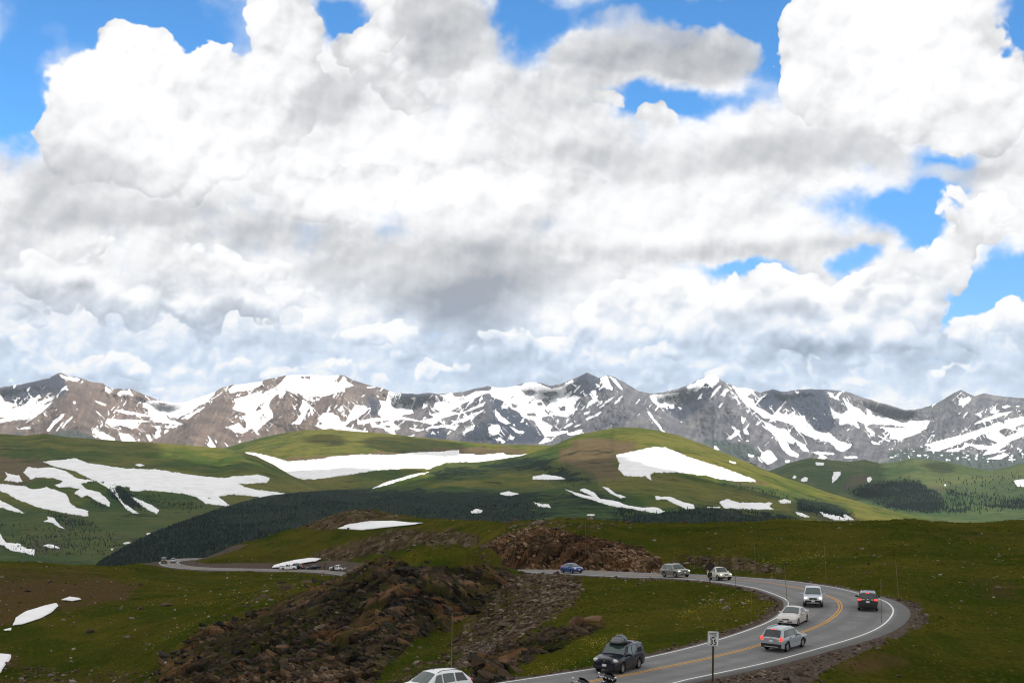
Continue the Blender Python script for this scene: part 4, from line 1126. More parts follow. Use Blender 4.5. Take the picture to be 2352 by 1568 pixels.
SURF = build_surface()
NEAR_BOX = (-260, 1130, 2620, 1640)
ZONE = {
    'cliff': Mask([[(335, 1640), (345, 1575), (390, 1508), (470, 1440), (560, 1420), (640, 1385), (720, 1345), (800, 1312), (870, 1288), (910, 1284), (960, 1298), (1060, 1296), (1130, 1298), (1172, 1305), (1180, 1330), (1130, 1368), (1085, 1420), (1020, 1450), (965, 1475), (930, 1505), (880, 1540), (840, 1600), (830, 1640)],
                   (0.9, [(1085, 1640), (1110, 1520), (1180, 1490), (1260, 1455), (1330, 1438), (1410, 1425), (1330, 1470), (1270, 1502), (1200, 1532), (1150, 1580), (1130, 1640)])], 6, 2.0, NEAR_BOX),
    'cut': Mask([[(1108, 1252), (1170, 1225), (1250, 1212), (1330, 1222), (1420, 1242), (1505, 1275), (1530, 1300), (1300, 1302), (1190, 1304), (1150, 1275)]], 3, 1.0, NEAR_BOX),
    'talus': Mask([[(1150, 1332), (1250, 1312), (1330, 1325), (1340, 1372), (1250, 1425), (1180, 1478), (1090, 1490), (1035, 1502), (1055, 1450), (1100, 1412)], (0.7, [(1560, 1272), (1700, 1275), (1800, 1300), (1830, 1325), (1700, 1315), (1600, 1305), (1520, 1300)]),
                   (0.75, [(780, 1252), (900, 1213), (1050, 1213), (1125, 1235), (1100, 1255), (960, 1254), (880, 1278), (760, 1296), (690, 1275)]), (0.9, [(735, 1190), (800, 1165), (940, 1183), (960, 1200), (880, 1192), (790, 1215), (735, 1217), (640, 1214), (640, 1205)]),
                   (0.6, [(1150, 1195), (1420, 1195), (1420, 1215), (1150, 1215)]), (0.6, [(380, 1262), (430, 1252), (440, 1275), (390, 1292)]),
                   (0.20, [(-60, 1290), (60, 1283), (150, 1298), (190, 1338), (270, 1345), (250, 1372), (120, 1392), (-60, 1385)]), (0.45, [(-60, 1515), (200, 1535), (380, 1548), (340, 1640), (-60, 1640)]),
                   (0.45, [(560, 1420), (640, 1385), (700, 1330), (640, 1340), (560, 1385)]), (0.45, [(960, 1510), (1150, 1480), (1150, 1540), (900, 1600), (870, 1570)])], 7, 2.0, NEAR_BOX),
    'gravel': Mask([[(1640, 1560), (1750, 1525), (1900, 1478), (2030, 1438), (2072, 1396), (2092, 1400), (2066, 1450), (2025, 1482), (1900, 1545), (1800, 1600), (1500, 1640)], (0.7, [(1000, 1555), (1100, 1470), (1180, 1480), (1160, 1500)])], 6, 2.0, NEAR_BOX),
    'brown': Mask([(0.62, [(1880, 1545), (2000, 1498), (2120, 1510), (2080, 1532), (1950, 1562)]), (0.9, [(-60, 1330), (160, 1340), (330, 1330), (300, 1375), (120, 1405), (-60, 1460)]), (0.55, [(-60, 1290), (200, 1300), (300, 1335), (-60, 1350)]), (0.7, [(500, 1296), (640, 1284), (650, 1306), (500, 1308)]), (0.6, [(-60, 1490), (60, 1500), (40, 1540), (-60, 1560)]), (0.4, [(560, 1285), (760, 1255), (780, 1280), (620, 1300)]),
                   (0.5, [(280, 1440), (380, 1430), (390, 1448), (290, 1455)]), (0.5, [(2200, 1300), (2352, 1330), (2352, 1400), (2240, 1380)]), (0.45, [(1900, 1230), (2352, 1215), (2500, 1230), (2352, 1245), (1900, 1245)])], 8, 2.0, NEAR_BOX),
    'yellow': Mask([[(1190, 1530), (1300, 1478), (1400, 1448), (1480, 1440), (1460, 1480), (1300, 1540), (1180, 1575)], (0.9, [(900, 1285), (960, 1262), (1060, 1254), (1110, 1265), (1050, 1285), (960, 1290)]), (0.8, [(1640, 1280), (1900, 1280), (1900, 1300), (1700, 1298)]), (0.9, [(1780, 1385), (1800, 1375), (1810, 1400), (1775, 1425)]), (0.6, [(360, 1460), (480, 1430), (430, 1455), (330, 1500)]), (0.5, [(450, 1380), (620, 1360), (560, 1385), (440, 1400)]),
                    (0.6, [(1660, 1360), (1800, 1385), (1760, 1440), (1560, 1460), (1560, 1400)]), (0.8, [(2040, 1375), (2075, 1380), (2090, 1400), (2060, 1395)])], 8, 2.0, NEAR_BOX),
}


def near_height(x, y, detail=True):
    """Ground height anywhere on the near ridge (arrays)."""
    sh = np.shape(x)
    x, y = np.ravel(np.asarray(x, float)), np.ravel(np.asarray(y, float))
    z = SURF(x / y * F / 100, np.log(y) * 8) * y / 100
    return z.reshape(sh)


def road_blend(x, y, z):
    sd, bi = road_at(x, y)
    a = np.abs(sd)
    line = np.where(sd > 0, RD[bi, 4], RD[bi, 3])
    pave = line + np.where(sd > 0, PAVE_R[bi], PAVE_L[bi])
    rz = -RD[bi, 2]
    over = a - pave
    verge = rz - 0.10 - 0.10 * np.clip(over, 0, 1.2)
    steep = np.where((sd > 0) & (RD[bi, 1] > 150), 3.4, 5.2)
    wgt = smoothstep(0.5, steep, over)
    zz = verge * (1 - wgt) + z * wgt
    zz = np.where(over < 0.15, rz - 0.14, zz)
    return zz, sd, bi, over


def cells(x, y, seed=0):
    """Irregular cells: random value of the cell, distance to its border."""
    ix, iy = np.floor(x), np.floor(y)
    f1 = np.full(x.shape, 9.0)
    f2 = np.full(x.shape, 9.0)
    val = np.zeros(x.shape)
    tx, ty = np.zeros(x.shape), np.zeros(x.shape)
    for dj in (-1, 0, 1):
        for di in (-1, 0, 1):
            cx, cy = ix + di, iy + dj
            px_, py_ = cx + 0.1 + 0.8 * _hash(cx, cy, seed), cy + 0.1 + 0.8 * _hash(cx, cy, seed + 7)
            d = np.hypot(x - px_, y - py_)
            nearer = d < f1
            f2 = np.where(nearer, f1, np.minimum(f2, d))
            val = np.where(nearer, _hash(cx, cy, seed + 13), val)
            tx, ty = np.where(nearer, x - px_, tx), np.where(nearer, y - py_, ty)
            f1 = np.where(nearer, d, f1)
    # each cell is a tilted facet
    tilt = tx * (2 * np.modf(val * 37.0)[0] - 1) + ty * (2 * np.modf(val * 91.0)[0] - 1)
    return val, f2 - f1, tilt


NX = 900
_rk = [(42, 0), (85, 55), (120, 165), (158, 330), (225, 545), (300, 635), (420, 690), (520, 755), (640, 780)]
NY = _rk[-1][1] + 1
ROWS = np.exp(np.interp(np.arange(NY), [b for _, b in _rk], [math.log(a) for a, _ in _rk]))


def make_near():
    nx, ny = NX, NY
    X = np.linspace(-210, 2570, nx)
    D = ROWS[:, None]
    x = (X[None] - CX) / F * D
    y = np.broadcast_to(D, x.shape)
    # base surface on a coarser grid, then blurred: no creases at the control points
    xs, ds = np.linspace(-210, 2570, 300), np.exp(np.linspace(math.log(42), math.log(640), 230))
    xx, dd = np.meshgrid(xs, ds)
    raw = (near_height((xx - CX) / F * dd, dd) / dd * 100).astype(np.float32)
    wl = smoothstep(700, 1000, xx)
    zb = blur(raw, 3) * (1 - wl) + blur(raw, 2) * wl
    u = (X[None] - xs[0]) / (xs[-1] - xs[0]) * 299
    v = (np.log(D) - math.log(42)) / (math.log(640) - math.log(42)) * 229
    u, v = np.broadcast_arrays(np.clip(u, 0, 298.999), np.clip(v, 0, 228.999))
    i, j = u.astype(int), v.astype(int)
    fu, fv = u - i, v - j
    z = ((zb[j, i] * (1 - fu) + zb[j, i + 1] * fu) * (1 - fv) + (zb[j + 1, i] * (1 - fu) + zb[j + 1, i + 1] * fu) * fv) * D / 100
    px, py = project(np.stack([x, y, z], -1))
    jx = 10 * fbm(x * .12 + 3, y * .06, 4, 5) + 4 * fbm(x * .7, y * .3, 3, 8)
    jy = 7 * fbm(x * .12, y * .06, 4, 6) + 3 * fbm(x * .7, y * .3, 3, 9)
    M = {k: m(px + jx, py + jy) for k, m in ZONE.items()}
    M['cut'] = M['cut'] * (y < 300)
    M['cliff'] = M['cliff'] * (y < 236)
    M['talus'] = np.maximum(M['talus'], 0.8 * smoothstep(232, 270, y) * smoothstep(310, 280, y) * smoothstep(1180, 1050, px) * smoothstep(760, 860, px))
    zz, sd, bi, over = road_blend(x, y, z.ravel())
    zz, sd, over = zz.reshape(x.shape), sd.reshape(x.shape), over.reshape(x.shape)
    open_ = smoothstep(0.3, 3.0, over)
    rock = np.clip(M['cliff'] + M['cut'], 0, 1)
    sc = np.clip(y / 130, 0.6, 2.4)
    # broken, tilted strata on the rock: blocks at three sizes, each with its own facet
    tone = np.full(x.shape, 0.5)
    sel = rock + M['talus'] > 0.03
    xs_, ys_, zs_ = x[sel], y[sel], zz[sel]
    cs, sn = math.cos(0.6), math.sin(0.6)
    wx = 1.2 * fbm(xs_ * .15, ys_ * .12, 3, 41)
    wy = 1.2 * fbm(xs_ * .15, ys_ * .12, 3, 42)
    a_, b_ = xs_ * cs + zs_ * sn + ys_ * .25 + wx, -xs_ * sn + zs_ * cs + ys_ * .55 + wy
    r_ = rock[sel]
    t_ = M['talus'][sel] * (1 - r_)
    v1, e1, t1 = cells(a_ / 6.5, b_ / 3.2, 11)
    v2, e2, t2 = cells(a_ / 2.3 + 5, b_ / 1.25, 23)
    v3, e3, t3 = cells(a_ / 0.85, b_ / 0.62 + 3, 37)
    big = 0.70 * (v1 - .5) + 0.80 * t1 - 0.25 * smoothstep(0.25, 0.0, e1)
    mid = 0.16 * (v2 - .5) + 0.24 * t2 - 0.10 * smoothstep(0.22, 0.0, e2)
    sml = 0.07 * (v3 - .5) + 0.08 * t3 - 0.05 * smoothstep(0.22, 0.0, e3)
    lowf = 1.5 * fbm(xs_ * .07, ys_ * .05, 3, 45)
    rk = np.where(M['cut'][sel] > M['cliff'][sel], 0.42, 1.0) * (big + mid + lowf) + sml
    far = np.clip(ys_ / 200, 0.8, 2.0)
    w1, g1, q1 = cells(xs_ / (0.9 * far), ys_ / (1.2 * far), 53)
    st = (0.16 * np.maximum(0, w1 - 0.45) + 0.08 * q1 - 0.03 * smoothstep(0.25, 0, g1)) * far
    under = 1 - np.clip(1.5 * Mask([[(765, 1222), (790, 1200), (850, 1192), (900, 1191), (990, 1197), (990, 1206), (900, 1216), (830, 1224)], [(612, 1312), (620, 1296), (680, 1279), (748, 1278), (748, 1304), (720, 1312)], [(15, 1450), (30, 1410), (100, 1384), (145, 1384), (130, 1412), (50, 1445)]], 4, 1.0, NEAR_BOX)(px, py), 0, 1)
    open_ = open_ * under
    add = np.zeros(x.shape)
    add[sel] = open_[sel] * (r_ * rk + t_ * st)
    zz = zz + add
    tone[sel] = np.where(r_ > t_, 0.45 * v1 + 0.35 * v2 + 0.2 * v3 - 0.35 * smoothstep(0.12, 0, e2) - 0.2 * smoothstep(0.1, 0, e1), 0.75 * w1 + 0.25 * v3 - 0.3 * smoothstep(0.15, 0, g1))
    zz = zz + open_ * M['talus'] * (0.18 * fbm(x * .5, y * .4, 4, 51, 0.6) + 0.06 * fbm(x * 1.9, y * 1.5, 3, 52)) * sc
    zz = zz + open_ * (1 - rock) * (0.28 * fbm(x * .09, y * .06, 4, 55) + 0.10 * fbm(x * .55, y * .35, 4, 57, 0.6) + 0.05 * fbm(x * 2.2, y * 1.3, 2, 58)) * sc
    zz = zz + open_ * M['gravel'] * 0.10 * fbm(x * 1.6, y * 1.2, 4, 59, 0.6)
    gr = np.maximum(M['gravel'], np.clip(smoothstep(1.9, 0.6, over + 0.9 * fbm(x * .6, y * .4, 3, 66)) * (y < 260) + 1.0 * smoothstep(7.0, 4.0, over) * (y > 380), 0, 1))
    hid = smoothstep(0.0, 1.0, over)
    P = np.stack([x, y, zz], -1)
    # carry the sheet on below and behind the camera
    front = P[:1].copy()
    rows = []
    for d0 in (-60.0, -10.0, 15.0, 30.0):
        xr = (X - CX) / F * max(d0, 42) * (2.4 if d0 < 15 else 1.3)
        zr = -1.75 - np.clip(d0, 0, 42) * 0.22 + 0 * xr
        rows.append(np.stack([xr, np.full_like(xr, d0), zr], -1))
    P2 = np.concatenate([np.array(rows), P], 0)
    pad = lambda a: np.concatenate([np.zeros((len(rows), nx)), a], 0)
    ob = grid_mesh('near_ridge', P2, M_near, {'cliff': pad(M['cliff']), 'cut': pad(M['cut']), 'talus': pad(M['talus']), 'gravel': pad(gr), 'brown': pad(M['brown']), 'yellow': pad(M['yellow']), 'tone': pad(tone)})
    return dict(x=x, y=y, z=zz, px=px, py=py, over=over, gravel=gr, **{k: M[k] for k in ('cliff', 'cut', 'talus', 'brown', 'yellow')})


def near_material():
    def b(put):
        p = position()
        n0 = noise(p, 0.05, 4.0, 0.55)
        n1 = noise(vmath('MULTIPLY', p, (1.0, 0.7, 1.0)), 0.33, 6.0, 0.65)
        n2 = noise(vmath('MULTIPLY', p, (1.0, 0.55, 1.0)), 2.2, 4.0, 0.7)
        n3 = noise(vmath('ADD', p, (31.0, 7.0, 3.0)), 0.9, 5.0, 0.65)
        g = mixc(step(n0 + (n1 - 0.5) * 0.5, 0.35, 0.62), (0.031, 0.045, 0.0050), (0.066, 0.060, 0.0090))
        g = mixc(step(n1, 0.48, 0.72) * 0.40, g, (0.056, 0.045, 0.010))
        g = mixc(step(n3, 0.56, 0.70) * 0.5, g, (0.030, 0.030, 0.014))
        g = mixc(step(n2, 0.40, 0.75) * 0.45, g, mixc(1.0, g, (0.40, 0.42, 0.40), 'MULTIPLY'))
        g = mixc(step(n2, 0.60, 0.25) * 0.30, g, mixc(1.0, g, (1.7, 1.65, 1.5), 'MULTIPLY'))
        n5 = noise(vmath('MULTIPLY', p, (1.0, 0.6, 1.0)), 0.045, 4.0, 0.6, 0.4)
        g = mixc(step(n5, 0.50, 0.66) * 0.55, g, mixc(1.0, g, (0.52, 0.62, 0.50), 'MULTIPLY'))
        g = mixc(step(n5, 0.46, 0.30) * 0.45, g, mixc(1.0, g, (1.65, 1.40, 1.5), 'MULTIPLY'))
        g = mixc(step(attr('brown') + (n1 - 0.5) * 0.9, 0.30, 0.75) * 0.75, g, mixc(n3, (0.060, 0.034, 0.018), (0.105, 0.062, 0.034)))
        g = mixc(step(attr('yellow') * 0.9 + (n1 - 0.5) * 0.8, 0.35, 0.85) * 0.28, g, (0.10, 0.085, 0.008))
        # loose stony ground
        tone = attr('tone')
        stone = ramp(tone * 0.75 + n3 * 0.35, [(0.2, (0.024, 0.016, 0.011)), (0.45, (0.058, 0.037, 0.024)), (0.7, (0.098, 0.066, 0.045)), (0.95, (0.20, 0.155, 0.12))])
        stone = mixc(step(n1, 0.48, 0.66) * 0.6, stone, g)
        ts = step(attr('talus') + (n1 - 0.5) * 1.5 + (n3 - 0.5) * 0.7, 0.36, 0.62)
        c = mixc(ts * 0.92, g, stone)
        gv = ramp(n2 * 0.7 + n3 * 0.4, [(0.2, (0.050, 0.038, 0.032)), (0.55, (0.092, 0.070, 0.058)), (0.95, (0.17, 0.135, 0.112))])
        c = mixc(step(attr('gravel') + (n1 - 0.5) * 0.6, 0.32, 0.62), c, gv)
        # rock: dark lichened blocks with rusty and pale ones between, tufts of grass on the ledges
        rust = noise(p, 0.10, 5.0, 0.6)
        rk = ramp(tone * 0.9 + (n3 - 0.5) * 0.55 + 0.05, [(0.10, (0.005, 0.0045, 0.004)), (0.32, (0.019, 0.015, 0.012)), (0.50, (0.036, 0.026, 0.019)), (0.68, (0.066, 0.045, 0.031)), (0.92, (0.17, 0.125, 0.088))])
        rk = mixc(step(rust + (tone - 0.4) * 0.35, 0.49, 0.66) * 0.75, rk, ramp(tone * 0.6 + n3 * 0.5, [(0.15, (0.014, 0.008, 0.005)), (0.45, (0.058, 0.027, 0.012)), (0.85, (0.190, 0.100, 0.048))]))
        rk = mixc(step(n1 * 0.6 + n3 * 0.4, 0.45, 0.58) * 0.8, rk, mixc(n2, (0.017, 0.022, 0.004), (0.044, 0.043, 0.012)))
        c = mixc(step(attr('cliff') + (n1 - 0.5) * 1.0 + (n3 - 0.5) * 0.4, 0.38, 0.56), c, rk)
        ck = ramp(tone * 0.85 + (n3 - 0.5) * 0.6 + 0.08, [(0.15, (0.010, 0.006, 0.004)), (0.38, (0.042, 0.022, 0.012)), (0.58, (0.085, 0.044, 0.021)), (0.80, (0.160, 0.090, 0.045)), (0.95, (0.32, 0.21, 0.12))])
        ck = mixc(step(n1, 0.48, 0.62) * 0.65, ck, (0.035, 0.030, 0.016))
        c = mixc(step(attr('cut') + (n1 - 0.5) * 0.7, 0.35, 0.6), c, ck)
        put('Base Color', c)
        put('Normal', bump(n2 * 0.5 + n3 * 1.0, 0.9, 0.30))
    return material('tundra_ground', b, rough=1.0, spec=0.0)


M_near = near_material()
NEAR = make_near()


def asphalt_material():
    def b(put):
        p = position()
        across = attr('across')
        n = noise(p, 0.5, 5.0, 0.6)
        f = noise(p, 14.0, 3.0, 0.7)
        c = mixc(step(n, 0.3, 0.75), (0.158, 0.154, 0.149), (0.205, 0.200, 0.194))
        wear = E.math('ABSOLUTE', E.math('SUBTRACT', E.math('ABSOLUTE', across), 0.50))
        tracks = step(E.math('ABSOLUTE', E.math('SUBTRACT', wear, 0.24)), 0.16, 0.03)
        c = mixc(tracks * 0.5, c, (0.120, 0.116, 0.112))
        c = mixc(step(f, 0.45, 0.8) * 0.30, c, (0.10, 0.098, 0.095))
        c = mixc(step(E.math('ABSOLUTE', across), 1.02, 1.12) * 0.55, c, (0.070, 0.066, 0.062))
        pt = noise(p, 0.09, 2.0, 0.5)
        c = mixc(step(pt, 0.56, 0.575) * 0.25, c, (0.11, 0.108, 0.105))
        # sealed cracks
        cr = E.math('ABSOLUTE', E.math('SUBTRACT', noise(p, 0.22, 3.0, 0.5, 0.6), 0.5))
        c = mixc(step(cr, 0.005, 0.001) * 0.4, c, (0.05, 0.05, 0.05))
        put('Base Color', c)
        put('Normal', bump(f, 0.3, 0.01))
    return material('asphalt', b, rough=0.85, spec=0.3)


def strip(name, offs, lift, mat, i0=0, i1=None, attr_across=False, side=True):
    """A ribbon along the road between side offsets given per sample."""
    i1 = i1 or len(RD)
    R = RD[i0:i1]
    N = RNOR[i0:i1]
    cols = []
    ac = []
    for o, dz in offs:
        o = o[i0:i1] if np.ndim(o) else np.full(len(R), o)
        x = R[:, 0] + N[:, 0] * o
        y = R[:, 1] + N[:, 1] * o
        z = -R[:, 2] + lift + dz - 0.02 * (np.abs(o) / 3.0) ** 2
        cols.append(np.stack([x, y, z], -1))
        ac.append(np.where(o > 0, o / R[:, 4], o / R[:, 3]))
    P = np.stack(cols, 0)
    return grid_mesh(name, P[:, ::-1], mat, {'across': np.stack(ac, 0)[:, ::-1]} if attr_across else None)


def paint_material(name, col, wear):
    def b(put):
        p = position()
        n = noise(p, 5.0, 4.0, 0.7)
        put('Base Color', mixc(step(n, 0.58, 0.72) * wear, col, (0.19, 0.18, 0.17)))
    return material(name, b, rough=0.7, spec=0.25)


def make_road():
    L, Rr = RD[:, 3], RD[:, 4]
    offs = [(-(L + PAVE_L + 0.12), -0.13), (-(L + PAVE_L), 0.0), (-L, 0.0), (-L * 0.5, 0.0), (L * 0.0, 0.0), (Rr * 0.5, 0.0), (Rr, 0.0), (Rr + PAVE_R, 0.0), (Rr + PAVE_R + 0.12, -0.13)]
    road = strip('road', offs, 0.0, asphalt_material(), attr_across=True)
    white = paint_material('white_road_paint', (0.76, 0.75, 0.72), 0.55)
    yel = paint_material('yellow_road_paint', (0.62, 0.31, 0.03), 0.55)
    for nm, c, wdt, m in (('edge_line', -L, 0.075, white), ('edge_line', Rr, 0.075, white), ('centre_line', L * 0 - 0.13, 0.06, yel), ('centre_line', L * 0 + 0.13, 0.06, yel)):
        o = strip(nm, [(c - wdt, 0.0), (c, 0.0), (c + wdt, 0.0)], 0.010, m)
        o.parent = road
    return road


make_road()


def ground_z(x, y):
    """Height of the finished ground under a single point."""
    X = CX + x / y * F
    D = y
    g = NEAR
    nx, ny = g['x'].shape[1], g['x'].shape[0]
    u = (X + 210) / 2780 * (nx - 1)
    v = float(np.interp(D, ROWS, np.arange(ny)))
    i, j = int(np.clip(u, 0, nx - 2)), int(np.clip(v, 0, ny - 2))
    fu, fv = u - i, v - j
    z = g['z']
    return float((z[j, i] * (1 - fu) + z[j, i + 1] * fu) * (1 - fv) + (z[j + 1, i] * (1 - fu) + z[j + 1, i + 1] * fu) * fv)


def ground_at_pixel(px, py, dmin=45, dmax=620):
    """Nearest visible ground point under a picture point."""
    g = NEAR
    nx, ny = g['x'].shape[1], g['x'].shape[0]
    col = int(round((px + 210) / 2780 * (nx - 1)))
    P = np.stack([g['x'][:, col], g['y'][:, col], g['z'][:, col]], -1)
    _, yy = project(P)
    s = np.where((yy[:-1] >= py) & (yy[1:] < py) & (P[:-1, 1] > dmin) & (P[:-1, 1] < dmax))[0]
    if not len(s):
        k = np.abs(yy - py).argmin()
        return P[k]
    k = s[0]
    f = (yy[k] - py) / (yy[k] - yy[k + 1])
    return P[k] * (1 - f) + P[k + 1] * f


# snow lying on the near ridge
def near_patch(poly, label, dmin, dmax, thick=0.2, rag=2.0, seed=0):
    g = NEAR
    q = np.asarray(poly, float)
    c0, c1 = int((q[:, 0].min() - 8 + 210) / 2780 * (NX - 1)), int((q[:, 0].max() + 8 + 210) / 2780 * (NX - 1)) + 2
    c0, c1 = max(c0, 0), min(c1, NX - 1)
    r = np.where((g['y'][:, 0] > dmin) & (g['y'][:, 0] < dmax))[0]
    sl = (slice(r[0], r[-1] + 1), slice(c0, c1))
    up = 3

    def refine(a):
        R, Cn = a.shape
        v, u = np.linspace(0, R - 1, (R - 1) * up + 1), np.linspace(0, Cn - 1, (Cn - 1) * up + 1)
        j, i = np.minimum(v.astype(int), R - 2), np.minimum(u.astype(int), Cn - 2)
        fv, fu = (v - j)[:, None], (u - i)[None]
        return (a[np.ix_(j, i)] * (1 - fu) + a[np.ix_(j, i + 1)] * fu) * (1 - fv) + (a[np.ix_(j + 1, i)] * (1 - fu) + a[np.ix_(j + 1, i + 1)] * fu) * fv
    x, y = refine(g['x'][sl]), refine(g['y'][sl])
    z = np.minimum(refine(blur(g['z'][sl].astype(np.float32), 3)), refine(g['z'][sl]) + 0.25) + 0.08
    px, py = project(np.stack([x, y, z], -1))
    jx, jy = rag * fbm(px * .025, py * .06, 6, 401 + seed, .55), rag * .6 * fbm(px * .025, py * .06, 6, 441 + seed, .55)
    keep = in_poly((px + jx)[:-1, :-1], (py + jy)[:-1, :-1], q)
    kv = blur(np.pad(keep, ((0, 1), (0, 1))).astype(np.float32), 3)
    z = z + thick * smoothstep(0.45, 1.0, kv) + 0.05
    ob = grid_mesh('snow_patch', np.stack([x, y, z], -1), SNOW, keep=keep, kind=None)
    md = ob.modifiers.new('thickness', 'SOLIDIFY')
    md.thickness = 0.12
    md.offset = -1.0
    tag(ob, label, 'snow patch', 'snow patches on the near ridge')


near_patch([(775, 1214), (800, 1204), (850, 1197), (900, 1196), (940, 1200), (985, 1201), (900, 1210), (830, 1218)], 'smooth snow patch under the brown summit of the near ridge', 468, 500, seed=1)
near_patch([(622, 1306), (628, 1299), (648, 1293), (682, 1286), (716, 1281), (738, 1283), (722, 1291), (734, 1297), (716, 1305)], 'snow patch behind the parked cars beside the far road', 462, 492, thick=0.15, seed=2)
near_patch([(28, 1437), (36, 1420), (60, 1404), (100, 1392), (128, 1386), (134, 1392), (120, 1406), (90, 1422), (50, 1434)], 'largest snow patch on the grassy left slope', 190, 335, rag=2.5, seed=3)
near_patch([(140, 1378), (160, 1371), (180, 1374), (186, 1377), (165, 1381)], 'small snow patch above the largest one on the left slope', 205, 335, rag=1.5, seed=4)
near_patch([(8, 1447), (28, 1442), (24, 1448), (12, 1449)], 'sliver of snow just below the largest left patch', 190, 335, rag=0.3, seed=5)
near_patch([(-80, 1506), (0, 1503), (28, 1505), (18, 1520), (0, 1545), (-80, 1560)], 'snow patch cut off by the lower left edge', 160, 260, rag=2.5, seed=6)
# ------------------------------------------------------------------ stones, cushions of grass, flowers, conifers
def stone_templates(n=8, seed=3):
    rng = np.random.RandomState(seed)
    t = (1 + 5 ** .5) / 2
    v = np.array([(-1, t, 0), (1, t, 0), (-1, -t, 0), (1, -t, 0), (0, -1, t), (0, 1, t), (0, -1, -t), (0, 1, -t), (t, 0, -1), (t, 0, 1), (-t, 0, -1), (-t, 0, 1)], float)
    v /= np.linalg.norm(v[0])
    f = np.array([(0, 11, 5), (0, 5, 1), (0, 1, 7), (0, 7, 10), (0, 10, 11), (1, 5, 9), (5, 11, 4), (11, 10, 2), (10, 7, 6), (7, 1, 8), (3, 9, 4), (3, 4, 2), (3, 2, 6), (3, 6, 8), (3, 8, 9), (4, 9, 5), (2, 4, 11), (6, 2, 10), (8, 6, 7), (9, 8, 1)])
    out = []
    for _ in range(n):
        w = v * (1 + 0.28 * rng.randn(12, 1))
        # cut by planes: angular faces
        for _k in range(4):
            nn = rng.randn(3)
            nn /= np.linalg.norm(nn)
            dd = w @ nn
            lim = 0.55 + 0.2 * rng.rand()
            w = w - np.maximum(dd - lim, 0)[:, None] * nn
        out.append(w * np.array([1.15, 0.85, 0.60]))
    return out, f


STONES, STONE_F = stone_templates()


def pick(weight, n, rng):
    w = weight.ravel().astype(float)
    w = w / w.sum()
    return rng.choice(len(w), n, p=w)


def spread(name, idx, size, tmpl, faces, rng, mat, sink=0.3, smooth=False, tone=None, flat=1.0, turn=None):
    """One mesh of many small pieces standing on the near ground."""
    n = len(idx)
    g = NEAR
    X = g['x'].ravel()[idx] + rng.uniform(-.2, .2, n)
    Y = g['y'].ravel()[idx] * (1 + rng.uniform(-.0018, .0018, n))
    Z = g['z'].ravel()[idx]
    a = rng.uniform(0, 2 * math.pi, n) if turn is None else rng.normal(turn[0], turn[1], n)
    which = rng.randint(0, len(tmpl), n)
    T = np.array(tmpl)[which] * size[:, None, None]
    c, s = np.cos(a)[:, None], np.sin(a)[:, None]
    P = np.stack([T[..., 0] * c - T[..., 1] * s + X[:, None], T[..., 0] * s + T[..., 1] * c + Y[:, None], T[..., 2] * flat + Z[:, None] + (size * sink)[:, None]], -1)
    nv = T.shape[1]
    me = mesh_np(name, P.reshape(-1, 3), (faces[None] + (np.arange(n) * nv)[:, None, None]).reshape(-1, faces.shape[1]), smooth)
    at_ = me.attributes.new('tone', 'FLOAT', 'POINT')
    tn = rng.rand(n) if tone is None else tone
    at_.data.foreach_set('value', np.repeat(tn, nv).astype(np.float32))
    me.materials.append(mat)
    ob = bpy.data.objects.new(name, me)
    COL.objects.link(ob)
    ob['kind'] = 'stuff'
    return ob


def stone_material(name, stops):
    def b(put):
        p = position()
        n = noise(p, 2.5, 4.0, 0.65)
        t = attr('tone')
        c = ramp(t * 0.8 + (n - 0.5) * 0.5 + 0.1, stops)
        c = mixc(step(noise(p, 5.0, 3.0, 0.6), 0.56, 0.68) * 0.4, c, (0.075, 0.08, 0.035))
        put('Base Color', c)
        put('Normal', bump(n, 0.6, 0.08))
    return material(name, b, rough=0.95, spec=0.15)


